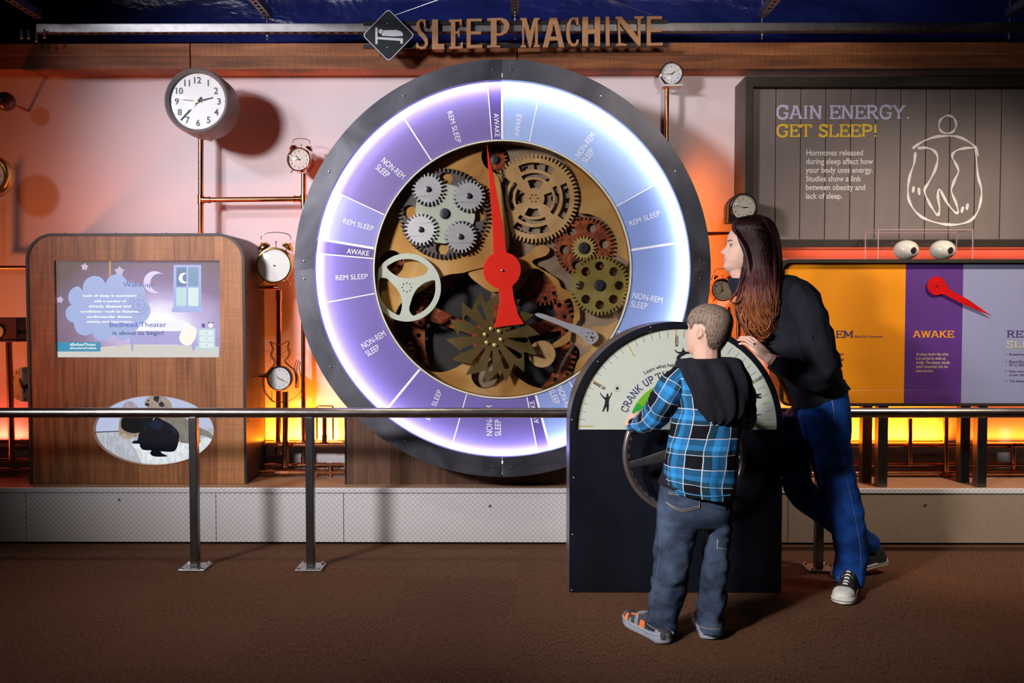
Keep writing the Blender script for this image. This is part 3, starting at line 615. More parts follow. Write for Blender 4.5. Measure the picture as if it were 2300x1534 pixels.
m = MB(); m.lathe((C0.x, YR, C0.z), [(RO-0.004, 0.178), (288*S(YD)+0.003, 0.178), (288*S(YD)+0.003, 0.184), (RO-0.004, 0.184)], seg=120); m.build('light_stop', M_blacksteel, wheel)  # unseen plate added to keep the tape's light off the wall
m = MB(); m.lathe((C0.x, YR, C0.z), [(RI+0.002, 0.004), (RI+0.002, 0.05), (RI+0.006, 0.05), (RI+0.006, 0.004)], seg=160); m.build('inner_lip', M_ring, wheel)
m = MB(); m.lathe((C0.x, YR, C0.z), [(RI+0.030, 0.02), (RI+0.030, 0.07), (RI+0.036, 0.07), (RI+0.036, 0.02)], seg=160)
m.build('led_tape', emis('cool_led_tape', (0.86, 0.90, 1.0), 44.0), wheel)

# printed sectors, each its own panel
kD = S(YD); CD = P(WX, WY, YD); R0 = 291*kD; R1 = RI+0.026
def sector(d0, d1, col, name):
    n = max(4, int(abs(d1-d0)/2)); a0, a1 = radians(d0), radians(d1)
    o = [(CD.x+R1*sin(a0+(a1-a0)*k/n), CD.z+R1*cos(a0+(a1-a0)*k/n)) for k in range(n+1)]
    i = [(CD.x+R0*sin(a1-(a1-a0)*k/n), CD.z+R0*cos(a1-(a1-a0)*k/n)) for k in range(n+1)]
    m = MB(); m.plate([o+i], YD, 0.012); return m.build('sector_panel', col, wheel, smooth=False, origin=(CD.x, YD, CD.z))
def pm(name, c): return mat(name, c, 0.45, var=0.02, scale=8)
PUR, PUR2, VIO = pm('print_purple', '#74639f'), pm('print_deep_purple', '#5c4a92'), pm('print_violet', '#7263aa')
LAV, BLU, PAL = pm('print_lavender', '#8784c4'), pm('print_blue', '#869bd2'), pm('print_pale_blue', '#9db4e2')
IND = pm('print_indigo', '#6f7cc0')
secs = [(-4.5, 0, PUR2), (-33, -4.5, PUR), (-65, -33, PUR), (-80.5, -65, LAV), (-85, -80.5, PUR2), (-100.5, -85, VIO), (-140.3, -100.5, VIO), (-164, -140.3, VIO), (-191, -164, VIO), (-195, -191, PUR2),
        (0, 12, PAL), (12, 61, PAL), (61, 81.3, BLU), (81.3, 118, BLU), (118, 149, LAV), (149, 165, BLU)]
for a, b_, c_ in secs: sector(a, b_, c_, '')
M_white = mat('white_print', (0.85, 0.85, 0.88), 0.5, var=0.0)
for d, wd in ((0, 5), (-4.5, 2.2), (-33, 3), (-65, 2.2), (-80.5, 5), (-85, 2.6), (-100.5, 2.4), (-140.3, 5), (-164, 2.4), (-191, 2.6), (-195, 5), (12, 2.4), (61, 2.4), (81.3, 5), (118, 2.4), (149, 2.4)):
    a = radians(d); u = Vector((sin(a), cos(a))); v = Vector((cos(a), -sin(a)))*wd*kD/2
    q = [u*R0-v, u*R1-v, u*R1+v, u*R0+v]; m = MB(); m.plate([[(CD.x+t.x, CD.z+t.y) for t in q]], YD-0.0012, 0.001); m.build('dividing_line', M_white, wheel, smooth=False)
# words on the sectors: (text, centre px, degrees turned anticlockwise, cap height px, length px)
for s_, x, y, rot, w_, h_ in (('AWAKE', 1116, 286, -87, 52, 11.5), ('REM SLEEP', 1022, 290, -73, 72, 11.5), ('NON-REM\nSLEEP', 881, 389, -40, 62, 33), ('REM SLEEP', 810, 506, -15, 70, 11.5), ('AWAKE', 809, 567, -7, 50, 11.5),
        ('REM SLEEP', 795, 622, 3, 72, 11.5), ('NON-REM\nSLEEP', 848, 769, 31, 60, 33), ('REM SLEEP', 977, 905, 68, 72, 11.5), ('NON-REM\nSLEEP', 1109, 940, 90, 68, 33), ('AWAKE', 1199, 921, 103, 52, 11.5),
        ('AWAKE', 1163, 286, 83, 50, 11.5), ('NON-REM\nSLEEP', 1319, 336, 54, 62, 33), ('REM SLEEP', 1443, 492, 20, 72, 11.5), ('NON-REM\nSLEEP', 1448, 677, -10, 68, 33), ('NON-REM\nSLEEP', 1258, 896, -66, 64, 33)):
    d_ = Vector((x-WX, y-WY)).normalized()*5; x += d_.x; y += d_.y
    lettering('sector_text', s_, (x-w_/2, y-h_/2, x+w_/2, y+h_/2), YD-0.0015, M_white, wheel, bold=0.003, line=1.0, align='LEFT', rot=radians(rot))
# cream rim around the gear window
m = MB(); m.lathe((CD.x, YD, CD.z), [(286*kD, 0.0), (286*kD, -0.010), (289.5*kD, -0.010), (289.5*kD, 0.0)], seg=128); m.build('window_rim', mat('cream_rim', (0.72, 0.72, 0.56), 0.4, var=0.03), wheel)
m = MB(); m.lathe((CD.x, YD, CD.z), [(287*kD, 0.0), (287*kD, 0.24)], seg=128); m.build('window_wall', mat('dark_gold', (0.24, 0.15, 0.06), 0.4, 0.8), wheel)

# ------------------------------------------------------------------ gears behind the window
def bronze(name, cols, rough=0.38, metal=0.9, sc=4.0):
    m, nt, b = newmat(name); setp(b, lin(cols[0]), rough, metal); L = nt.links.new
    tc = nd(nt, 'ShaderNodeTexCoord'); n = nd(nt, 'ShaderNodeTexNoise'); n.inputs['Scale'].default_value = sc; n.inputs['Detail'].default_value = 7; n.inputs['Distortion'].default_value = 1.0
    L(tc.outputs['Object'], n.inputs[0]); r = nd(nt, 'ShaderNodeValToRGB'); r.color_ramp.elements[0].position = 0.3; r.color_ramp.elements[0].color = (*lin(cols[0]), 1)
    r.color_ramp.elements[1].position = 0.7; r.color_ramp.elements[1].color = (*lin(cols[1]), 1)
    if len(cols) > 2: e_ = r.color_ramp.elements.new(0.5); e_.color = (*lin(cols[2]), 1)
    L(n.outputs[0], r.inputs[0]); L(r.outputs[0], b.inputs['Base Color'])
    bp = nd(nt, 'ShaderNodeBump'); bp.inputs['Strength'].default_value = 0.06; L(n.outputs[0], bp.inputs['Height']); L(bp.outputs[0], b.inputs['Normal']); return m
M_gold = bronze('aged_bronze_plate', ('#a06c34', '#e2bc80', '#c8964e'), 0.5, 0.55, 2.2)
M_plate2 = bronze('tan_back_plate', ('#7a6650', '#b09a7c', '#96826a'), 0.55, 0.4, 2.6)
M_brass = bronze('brass_gear', ('#a08c40', '#dccb80', '#c4ae5c'), 0.36, 0.7, 5)
M_tan = bronze('tan_gear', ('#b48c58', '#deba84', '#c8a068'), 0.5, 0.35, 4)
M_rust = bronze('rusty_steel', ('#4a1c0c', '#b0632c', '#8a3c18'), 0.8, 0.1, 26)
M_silver2 = mat('machined_steel', (0.52, 0.52, 0.53), 0.42, 0.7, var=0.1, scale=12, stretch=(1, 1, 6))
M_white2 = mat('polished_steel', (0.86, 0.86, 0.88), 0.35, 0.5, var=0.04)
M_sage = mat('sage_enamel', (0.52, 0.58, 0.45), 0.4, var=0.05, scale=10)
M_brightbrass = mat('bright_brass', (0.78, 0.60, 0.20), 0.35, 0.6, var=0.1, scale=20)
M_darkgear = mat('dark_steel_gear', (0.16, 0.14, 0.13), 0.4, 0.7, var=0.3, scale=9)
M_backing = mat('dark_backing', (0.03, 0.027, 0.027), 0.7, var=0.2)
Z = lambda pts: [(820+x*0.39117, 300+y*0.39117) for x, y in pts]     # gear-window zoom to photograph pixels
Y1, Y2, Y3, Y4 = 4.685, 4.735, 4.775, 4.83
def gp(name, loops, Y, depth, mt, par=None, z=True, sm=False):
    m = MB(); m.plate([wpts(Z(l) if z else l, Y) for l in loops], Y, depth); o = m.build(name, mt, par or wheel, smooth=sm); return bevel(o, 0.0015, 1, 30)
def pc(x, y, r, n=40, ph=0): return [(x+r*cos(2*pi*k/n+ph), y+r*sin(2*pi*k/n+ph)) for k in range(n)]
RC = (785, 783)
right_cut = smoothpts([(705,62),(800,60),(920,64),(1040,92),(1140,150),(1205,232),(1240,330),(1242,400),(1230,455),(1290,462),(1370,500),(1428,566),(1452,640),(1452,700),(1505,735),(1528,810),(1530,900),(1508,1000),(1450,1070),(1370,1108),(1290,1108),(1290,1200),(1240,1240),(1190,1180),(1180,1120),(1230,1060),(1205,930),(1130,880),(1100,790),(1000,730),(880,690),(820,600),(790,420),(760,250),(690,190),(668,120)], 4)
left_cut = smoothpts([(600,785),(560,800),(470,812),(400,850),(330,900),(230,950),(180,1020),(160,1100),(172,1190),(232,1282),(330,1350),(430,1372),(520,1345),(590,1270),(700,1200),(800,1130),(800,960),(740,930),(680,840)], 4)
bot_cut = smoothpts([(850,1378),(890,1410),(960,1450),(1060,1470),(1140,1435),(1195,1385),(1228,1300),(1228,1240),(1180,1185),(1175,1130),(1225,1060),(1205,930),(1130,885),(1060,800),(990,770),(880,900),(800,960),(800,1200)], 4)
# front bronze plate, open where the gears sit deeper
gp('bronze_plate', [pc(RC[0], RC[1], 736, 120), smoothpts([(705,62),(800,60),(920,64),(1040,92),(1140,150),(1205,232),(1240,330),(1242,400),(1230,455),(1290,462),(1370,500),(1428,566),(1452,640),(1452,700),(1505,735),(1528,810),(1522,900),(1500,1000),(1450,1070),(1370,1108),(1300,1112),(1300,1230),(1225,1300),(1195,1385),(1140,1435),(1060,1470),(960,1450),(890,1410),(850,1378),(780,1300),(640,1290),(590,1300),(520,1345),(430,1372),(330,1350),(232,1282),(172,1190),(160,1100),(180,1020),(230,950),(330,900),(400,850),(470,812),(560,800),(610,785),(700,760),(800,700),(830,610),(800,420),(765,250),(690,190),(668,120)], 4),
    pc(148, 745, 75), pc(690, 1385, 80)], Y1, 0.03, M_gold)
gp('back_plate', [pc(RC[0], RC[1], 736, 120), left_cut, bot_cut, pc(745, 150, 84), pc(148, 745, 70), pc(690, 1385, 74)], Y2, 0.018, M_plate2)
gp('backing', [pc(RC[0], RC[1], 740, 90)], Y4+0.03, 0.006, M_backing)
# lower arm castings in front of the rusty wheel
gp('bridge_arm', [smoothpts([(590,790),(700,700),(800,690),(900,710),(1000,640),(1060,660),(1040,700),(960,740),(1100,830),(1130,885),(1210,930),(1235,1050),(1215,1090),(1185,1130),(1175,1190),(1100,1230),(1070,1215),(1165,1140),(1200,1050),(1180,950),(1110,960),(1095,880),(1000,780),(900,800),(760,910),(660,870)], 4)], Y1+0.012, 0.014, M_gold)
# rusty spider gear deep down
def spider():
    cx, cy = 735, 1180; L_ = []
    o = gearloop(0, 0, 96, 490, 462, 0.02); L_.append([(cx+a, cy+b) for a, b in o])
    for k in range(5):       # windows between the spokes
        a0 = 2*pi*k/5-2.75+0.11; a1 = a0+2*pi/5-0.22; n = 14
        win = [(cx+392*cos(a0+(a1-a0)*t/n), cy+392*sin(a0+(a1-a0)*t/n)) for t in range(n+1)]+[(cx+120*cos(a1-0.1-(a1-a0-0.2)*t/n), cy+120*sin(a1-0.1-(a1-a0-0.2)*t/n)) for t in range(n+1)]
        L_.append(win)
    for k in range(36):
        a = 2*pi*k/36+0.05; L_.append(pc(cx+428*cos(a), cy+428*sin(a), 13, 12))
    return L_
gp('spider_gear', spider(), Y3+0.025, 0.012, M_rust)
def hub(x, y, Y, r, mt, par, hex_=True, z=True):
    q = P(*(Z([(x, y)])[0] if z else (x, y)), Y); k = S(Y)*(0.39117 if z else 1); m = MB()
    m.lathe((q.x, Y, q.z), [(r*k*1.3, 0.0), (r*k*1.3, -0.005), (r*k*0.95, -0.006), (r*k*0.95, -0.014), (r*k*0.35, -0.015), (r*k*0.3, -0.011), (0, -0.011)], seg=20); return m.build('axle', mt, par)
M_axle = mat('dark_axle', (0.10, 0.10, 0.11), 0.35, 0.8, var=0.1)
def gear(name, x, y, n, ro, ri, Y, depth, mt, holes=(), ph=0.0, axle=0, extra=()):
    q = Z([(x, y)])[0]; loops = [[(x+a, y+b) for a, b in gearloop(0, 0, n, ro, ri, ph)]]
    for hx, hy, hr in holes: loops.append(pc(x+hx, y+hy, hr, 24))
    loops += list(extra); g = gp(name, loops, Y, depth, mt)
    if axle: hub(x, y, Y, axle, M_axle, g)
    return g
def ringholes(n, r, hr, ph=0.0): return [(r*cos(2*pi*k/n+ph), r*sin(2*pi*k/n+ph), hr) for k in range(n)]
def arcwin(x, y, r0, r1, a0, a1, n=12):
    return [(x+r1*cos(a0+(a1-a0)*t/n), y+r1*sin(a0+(a1-a0)*t/n)) for t in range(n+1)]+[(x+r0*cos(a1-(a1-a0)*t/n), y+r0*sin(a1-(a1-a0)*t/n)) for t in range(n+1)]
# upper left cluster
gear('large_gear', 453, 458, 64, 262, 234, Y1-0.022, 0.012, M_darkgear, ringholes(4, 200, 38, 0.05))
gp('sage_plate', [smoothpts([(330,300),(420,285),(530,305),(600,360),(632,470),(605,560),(590,630),(460,632),(350,600),(290,460),(305,360)], 4)], Y1-0.036, 0.012, M_sage); hub(458, 460, Y1-0.036, 24, M_axle, wheel)
for (x, y, mt, ph) in ((362, 320, M_silver2, 0.0), (596, 358, M_silver2, 0.1), (320, 551, M_white2, 0.05), (548, 592, M_silver2, 0.15)):
    gear('steel_gear', x, y, 24, 96, 76, Y1-0.054, 0.012, mt, ph=ph, axle=13)
# pinions in the round openings
gear('rusty_pinion', 748, 152, 18, 74, 56, Y2+0.01, 0.012, M_rust, axle=20)
gear('rusty_pinion', 160, 765, 16, 78, 58, Y2+0.01, 0.012, M_rust, ringholes(4, 36, 10))
# large brass gear, two layers
gear('brass_gear', 1003, 372, 60, 236, 208, Y2-0.020, 0.010, M_plate2, [], 0.02, extra=[arcwin(1003, 372, 150, 200, 2*pi*k/18, 2*pi*k/18+0.16, 3) for k in range(18)]+[pc(1003+95*cos(k*pi/3), 372+95*sin(k*pi/3), 30, 16) for k in range(6)])
fr = [arcwin(980, 372, 146, 184, radians(a+12), radians(a+78)) for a in (0, 45+45, 180, 270)]
fr += [arcwin(980, 372, 42, 112, radians(a+22), radians(a+68)) for a in (0, 90, 180, 270)]
gp('spoked_gear', [[(970+a, 372+b) for a, b in gearloop(0, 0, 66, 256, 232, 0)]]+[arcwin(970, 372, 166, 206, radians(a+14-40), radians(a+76-40), 14) for a in (0, 90, 180, 270)]+[arcwin(970, 372, 60, 108, radians(a+20-40), radians(a+70-40), 12) for a in (0, 90, 180, 270)]+[arcwin(970, 372, 122, 146, radians(a+10-40), radians(a+80-40), 12) for a in (0, 90, 180, 270)]+[pc(970+22*cos(k*pi/3), 372+22*sin(k*pi/3), 4.5, 8) for k in range(6)], Y2-0.042, 0.010, M_tan)
# right cluster
gear('rusty_gear', 1258, 650, 44, 176, 152, Y2-0.022, 0.010, M_rust, ringholes(6, 115, 27, 0.9), 0.0)
gear('small_brass_pinion', 1257, 658, 20, 72, 56, Y2-0.036, 0.012, M_brightbrass, axle=26)
gear('green_brass_gear', 1347, 872, 46, 174, 152, Y2-0.052, 0.012, M_brass, ringholes(8, 112, 26, 0.0), 0.0, axle=26)
# small hidden gears lower right
gear('half_hidden_gear', 1262, 1165, 26, 66, 52, Y2-0.002, 0.008, M_tan)
gp('pendulum', [pc(1016, 1266, 78, 32)], Y1+0.004, 0.010, M_tan)
gear('rusty_rack_gear', 1020, 860, 30, 130, 108, Y3+0.006, 0.010, M_rust, ringholes(9, 88, 12))
# pale three-armed wheel
def sagewheel():
    cx, cy = 240, 884; L_ = [pc(cx, cy, 196, 72)]
    for k in range(3):
        a = 2*pi*k/3-2.35; n = 10; pts = []
        for t in range(n+1): b = a+t/n*1.62; pts.append((cx+164*cos(b), cy+164*sin(b)))
        pts += [(cx+cos(a+1.72)*128, cy+sin(a+1.72)*128), (cx+cos(a+1.55)*86, cy+sin(a+1.55)*86), (cx+cos(a+1.15)*58, cy+sin(a+1.15)*58), (cx+cos(a+0.5)*56, cy+sin(a+0.5)*56), (cx+cos(a+0.12)*80, cy+sin(a+0.12)*80), (cx+cos(a-0.02)*120, cy+sin(a-0.02)*120)]
        L_.append(smoothpts(pts, 3))
    L_ += [pc(cx+26*cos(k*pi/4), cy+26*sin(k*pi/4), 4, 8) for k in range(8)]
    return L_
gp('sage_wheel', sagewheel(), Y1-0.040, 0.010, mat('pale_sage_enamel', (0.66, 0.74, 0.62), 0.4, var=0.03))
# saw-toothed wheel
cx, cy = 735, 1168; o = []
for k in range(14):
    a = 2*pi*k/14-0.05; o += [(cx+270*cos(a), cy+270*sin(a)), (cx+196*cos(a+0.05), cy+196*sin(a+0.05)), (cx+232*cos(a+0.28), cy+232*sin(a+0.28))]
sl = []
for k in range(12):
    a = 2*pi*k/12+0.1; u = Vector((cos(a), sin(a))); v = Vector((-sin(a), cos(a))); c_ = Vector((cx, cy)); pts = []
    for t in range(9): th = -pi/2+pi*t/8; pts.append(tuple(c_+u*(185+16*cos(th))+v*16*sin(th)))
    for t in range(9): th = pi/2+pi*t/8; pts.append(tuple(c_+u*(82+5*cos(th))+v*5*sin(th)))
    sl.append(pts)
saw = gp('saw_wheel', [o]+sl, Y1-0.060, 0.006, bronze('saw_brass', ('#8c7644', '#ccb478', '#b0985c'), 0.3, 0.9, 3))
for k in range(6):
    a = k*pi/3+0.3; hub(cx+48*cos(a), cy+48*sin(a), Y1-0.060, 9, M_brightbrass, saw)
# clicker arm
arm = gp('steel_arm', [smoothpts([(982,1048),(1012,1032),(1150,1082),(1295,1124),(1336,1150),(1338,1184),(1300,1212),(1262,1196),(1235,1165),(1120,1104)], 4)]+[pc(1296+24*cos(k*pi/3), 1168+24*sin(k*pi/3), 4.5, 8) for k in range(6)], Y1-0.05, 0.010, mat('bright_alloy', (0.62, 0.63, 0.66), 0.4, 0.5, var=0.04))
hub(1296, 1168, Y1-0.05, 5, M_axle, arm)
# translucent red needle
nm, nt, b_ = newmat('red_acrylic'); setp(b_, (1.0, 0.035, 0.02), 0.25); b_.inputs['Alpha'].default_value = 0.93
b_.inputs['Emission Color'].default_value = (1, 0.02, 0.01, 1); b_.inputs['Emission Strength'].default_value = 0.0
ndl = [(700,55),(712,120),(748,300),(790,520),(812,682),(848,696)]
cxn, cyn = 786, 784
for k in range(9): a = radians(-52+k*13); ndl.append((cxn+108*cos(a), cyn+108*sin(a)))
ndl += [(846,880),(856,950),(880,1040),(914,1094),(830,1102),(738,1116),(762,1040),(774,960),(766,892)]
for k in range(9): a = radians(120+k*14); ndl.append((cxn+108*cos(a), cyn+108*sin(a)))
ndl += [(736,690),(734,560),(716,300),(702,140)]
nd_o = gp('needle', [ndl], Y1-0.078, 0.006, nm); hub(786, 786, Y1-0.078, 5, M_bolt, nd_o)
# window glass
m = MB(); m.lathe((CD.x, YD-0.012, CD.z), [(0, 0), (285*kD, 0), (285*kD, 0.003), (0, 0.003)], seg=96); m.build('window_glass', glassmat('clear_window'), wheel)

# boarded stand under the wheel
x0, x1 = P(775, 1095, YC).x, P(1482, 1095, YC).x; zt2 = P(1100, 921, YC).z
root = thing('wheel_stand', ((x0+x1)/2, YC, ztop), 'low stand of grey-brown vertical boards with black edge beneath the big wheel', 'stand')
m = MB(); m.box(x0+0.008, x1, YC, YC+0.02, ztop+0.001, zt2); m.build('board_front', M_darkwood, root, smooth=False)
m = MB(); m.box(x0, x0+0.008, YC-0.003, YW-0.08, ztop+0.001, zt2); m.build('edge_band', M_black, root, smooth=False)
m = MB(); m.box(x1-0.008, x1, YC+0.021, YW-0.08, ztop+0.001, zt2); m.build('side_panel', M_black, root, smooth=False)
# ------------------------------------------------------------------ screen cabinet on the left
xl, xr = P(62, 800, YC).x, P(552, 800, YC).x; zt = P(300, 524, YC).z; zb0 = ztop+0.001
kC = S(YC)
cab = thing('screen_cabinet', ((xl+xr)/2, YC, zb0), 'tall round-cornered wooden cabinet with a wide screen and an oval puppy picture', 'cabinet')
def archloop(x0, x1, z0, z1, r, n=14):
    out = [(x0, z0), (x1, z0)]
    for k in range(n+1): a = pi/2*k/n; out.append((x1-r+r*cos(a), z1-r+r*sin(a)))
    for k in range(n+1): a = pi/2+pi/2*k/n; out.append((x0+r+r*cos(a), z1-r+r*sin(a)))
    return out
sx0, sx1, sz0, sz1 = P(125, 804, YC).x, P(493, 584, YC).x, P(125, 803, YC).z, P(125, 585, YC).z
oc = P(345, 967, YC); orx, orz = 138*kC, 80*kC
r_ = 62*kC; t_ = 6*kC
m = MB(); m.plate([archloop(xl+t_, xr-t_, zb0, zt-t_, r_-t_), [(sx0, sz0), (sx1, sz0), (sx1, sz1), (sx0, sz1)], elli(oc.x, oc.z, orx, orz)], YC, 0.022)
m.build('board_front', M_cabwood, cab, smooth=False)
m = MB(); m.plate([archloop(xl, xr, zb0, zt, r_), archloop(xl+t_, xr-t_, zb0, zt-t_, r_-t_)[0:1]+[(xr-t_, zb0)]+archloop(xl+t_, xr-t_, zb0, zt-t_, r_-t_)[2:]], YC-0.004, 0.36)
M_band = mat('brown_black_sheet_metal', (0.045, 0.036, 0.034), 0.5, 0.3, var=0.2, scale=6)
band = m.build('edge_band', M_band, cab, ang=30)
for (x, y) in [(75, 560), (200, 526), (320, 525), (440, 526)]: pass
def rivets(pts, nrm, par, mt=M_black):
    for q in pts:
        m = MB(); m.ell(q, 0.005, 0.005, 0.005, nu=8, nv=6); m.build('rivet', mt, par)
rivets([(xr, YC+dy, zb0+0.1+k*0.23) for dy in (0.03, 0.33) for k in range(5)], None, band)
rivets([(xl+0.2+k*0.27, YC+0.02, zt) for k in range(4)], None, band)
m = MB(); m.box(xl+0.02, xr-0.02, YC+0.34, YC+0.355, zb0, zt-0.02-r_*0.3); m.build('back_panel', M_black, cab, smooth=False)
# --- wide screen
YSC = YC+0.035
def scr(n, pts, col, st, dy=0.0, par=None, Yb=YSC, cuts=()):
    m = MB(); m.plate([wpts(pts, Yb-dy)]+[wpts(c_, Yb-dy) for c_ in cuts], Yb-dy, 0.0004); return m.build(n, emis(n+'_light', col, st), par, smooth=False)
def scrmat():
    """the night-room picture: mauve-grey wall, brighter towards the window, pale floor"""
    m, nt, b = newmat('screen_picture'); setp(b, (0.01, 0.01, 0.012), 0.25); L = nt.links.new
    tc = nd(nt, 'ShaderNodeTexCoord'); n = nd(nt, 'ShaderNodeTexNoise'); n.inputs['Scale'].default_value = 4; n.inputs['Detail'].default_value = 4; L(tc.outputs['Generated'], n.inputs[0])
    sp = nd(nt, 'ShaderNodeSeparateXYZ'); L(tc.outputs['Generated'], sp.inputs[0])
    vd = nd(nt, 'ShaderNodeVectorMath', operation='DISTANCE'); vd.inputs[1].default_value = (0.62, 0.0, 0.34); L(tc.outputs['Generated'], vd.inputs[0])
    ad = nd(nt, 'ShaderNodeMath', operation='MULTIPLY_ADD'); L(n.outputs[0], ad.inputs[0]); ad.inputs[1].default_value = 0.18; L(vd.outputs['Value'], ad.inputs[2])
    r = nd(nt, 'ShaderNodeValToRGB'); cr = r.color_ramp; cr.elements[0].position = 0.20; cr.elements[0].color = (*lin('#f6f4ff'), 1); cr.elements[1].position = 0.84; cr.elements[1].color = (*lin('#6d5c58'), 1)
    e_ = cr.elements.new(0.36); e_.color = (*lin('#c0b2dc'), 1); e_ = cr.elements.new(0.55); e_.color = (*lin('#8d7796'), 1)
    L(ad.outputs[0], r.inputs[0]); L(r.outputs[0], b.inputs['Emission Color']); b.inputs['Emission Strength'].default_value = 1.15; return m
scp = [(120, 808), (498, 808), (498, 580), (120, 580)]
m = MB(); m.plate([wpts(scp, YSC)], YSC, 0.02); screen = m.build('screen', scrmat(), cab, smooth=False)
SZ = lambda pts: [(120+x*0.16522, 580+y*0.16522) for x, y in pts]
scr('painted_floor', SZ([(40,1345),(2250,1345),(2250,1200),(1000,1170),(40,1270)]), '#dcd8d0', 0.95, 0.0004, screen)
def star(x, y, r, a0=0.0): return [(x+(r if k % 2 == 0 else r*0.62)*sin(a0+pi*k/5), y-(r if k % 2 == 0 else r*0.62)*cos(a0+pi*k/5)) for k in range(10)]
for x, y, r, a in ((425, 118, 55, 0.1), (898, 178, 72, 0.0), (90, 565, 52, 0.2), (900, 1175, 42, 0.3)): scr('star', SZ(star(x, y, r, a)), '#d9c9e8', 0.85, 0.0008, screen)
def crescent(x, y, r, a0, off, r2): 
    o = [(x+r*cos(a0+radians(t)), y+r*sin(a0+radians(t))) for t in range(55, 306, 10)]
    i = [(x+off*cos(a0)+r2*cos(a0+radians(t)), y+off*sin(a0)+r2*sin(a0+radians(t))) for t in range(285, 74, -10)]
    return o+i
scr('crescent', SZ(crescent(1375, 325, 150, 0.15, 70, 128)), '#e8dcff', 0.95, 0.0008, screen)
m_ = scr('pole_line', SZ([(755,30),(782,30),(782,270),(755,270)]), '#d29a6a', 0.9, 0.0008, screen)
# window with moon
scr('window_frame', SZ([(1632,90),(2008,90),(2008,660),(2030,680),(2030,735),(1610,735),(1610,680),(1632,660)]), '#aebcf0', 0.95, 0.0008, screen)
for q, c_ in (([(1672,125),(1806,125),(1806,385),(1672,385)], '#6a86b4'), ([(1832,125),(1970,125),(1970,380),(1832,380)], '#7fa3c6'), ([(1672,402),(1806,402),(1806,650),(1672,650)], '#c8eef2'), ([(1832,402),(1970,402),(1970,650),(1832,650)], '#e4fbf8')): scr('pane', SZ(q), c_, 0.9, 0.0012, screen)
scr('moon', SZ(crescent(1775, 270, 72, -0.1, 36, 58)), '#fbfcff', 1.1, 0.0016, screen)
# bed, chest of drawers, cup and clock drawn on the screen
scr('bed', SZ([(1035,990),(1760,985),(1900,1010),(1930,1190),(1920,1260),(1890,1260),(1880,1175),(1085,1172),(1083,1262),(1057,1262),(1055,1172),(1035,1160)]), '#b3aee2', 0.95, 0.0008, screen)
scr('blanket', SZ(smoothpts([(1290,975),(1350,880),(1440,845),(1560,860),(1700,835),(1760,850),(1860,900),(1850,940),(1720,990)], 4)), '#f4f4ff', 1.05, 0.0012, screen)
scr('pillow', SZ(smoothpts([(1710,1080),(1760,960),(1850,920),(1940,960),(1930,1080),(1860,1180),(1760,1170)], 4)), '#fbf7ea', 1.05, 0.0016, screen)
scr('chest', SZ([(1968,955),(2198,955),(2198,1235),(2180,1240),(2178,1280),(2155,1280),(2155,1240),(2005,1240),(2003,1280),(1985,1280),(1984,1240),(1968,1235)]), '#bfe2ea', 0.95, 0.0008, screen)
for y in (978, 1062, 1146): scr('drawer_front', SZ([(1988,y),(2178,y),(2178,y+72),(1988,y+72)]), '#e6f6f8', 0.95, 0.0012, screen); scr('drawer_knob', SZ([(2075,y+28),(2092,y+28),(2092,y+44),(2075,y+44)]), '#9fb9c8', 0.9, 0.0016, screen)
scr('cup', SZ([(2013,890),(2063,890),(2057,942),(2020,942)]), '#5a52a8', 0.9, 0.0008, screen)
scr('drawn_clock', SZ(pc(2138, 912, 33, 20)), '#f2fbfc', 1.0, 0.0008, screen); 
for x in (2115, 2162): scr('drawn_bell', SZ(pc(x, 878, 12, 10)), '#5a5560', 0.7, 0.0008, screen)
cl = []
for cx_, cy_, r, a0, a1 in ((1100,480,150,-60,30),(1120,700,200,-10,60),(950,990,130,20,160),(660,990,130,30,165),(430,900,150,50,185),(290,750,125,100,250),(350,530,150,130,268),(560,400,160,165,310),(860,370,150,190,345)):
    arc_ = [(cx_+r*cos(radians(a)), cy_+r*sin(radians(a))) for a in range(a0, a1+1, 9)]; cl += arc_
def cloudmat():
    m, nt, b = newmat('cloud_picture'); setp(b, (0.01, 0.01, 0.012), 0.3); L = nt.links.new
    tc = nd(nt, 'ShaderNodeTexCoord'); wv = nd(nt, 'ShaderNodeTexWave'); wv.inputs['Scale'].default_value = 26; wv.inputs['Distortion'].default_value = 0.3; L(tc.outputs['Generated'], wv.inputs[0])
    r = nd(nt, 'ShaderNodeValToRGB'); r.color_ramp.elements[0].color = (*lin('#a3b6ee'), 1); r.color_ramp.elements[1].color = (*lin('#c3d0f8'), 1); L(wv.outputs[0], r.inputs[0]); L(r.outputs[0], b.inputs['Emission Color']); b.inputs['Emission Strength'].default_value = 0.9; return m
m = MB(); m.plate([wpts(SZ(cl), YSC-0.002)], YSC-0.002, 0.0004); m.build('speech_cloud', cloudmat(), screen, smooth=False)
E_w = emis('screen_white_text', '#ffffff', 1.1); E_b = emis('screen_blue_text', '#5b74c4', 0.85); E_d = emis('screen_navy_text', '#3c4f9c', 0.8)
def st(n, s, box, mt, dy=0.0026, **kw): return lettering(n, s, [*SZ([(box[0], box[1])])[0], *SZ([(box[2], box[3])])[0]], YSC-dy, mt, screen, **kw)
for s_, b_ in (('Lack of sleep is associated', (405,490,1128,535)), ('with a number of', (545,565,990,600)), ('chronic diseases and', (480,632,1050,672)), ('conditions\u2014such as diabetes,', (365,705,1165,745)), ('cardiovascular disease,', (452,775,1075,818)), ('obesity and depression.', (450,845,1080,888))): st('screen_text', s_, b_, E_w, bold=0.02)
st('screen_text', 'Wake up!', (945,325,1370,410), E_b); st('screen_text', 'Bedhead Theater', (762,868,1540,935), E_b); st('screen_text', 'is about to begin!', (805,985,1500,1060), E_d)
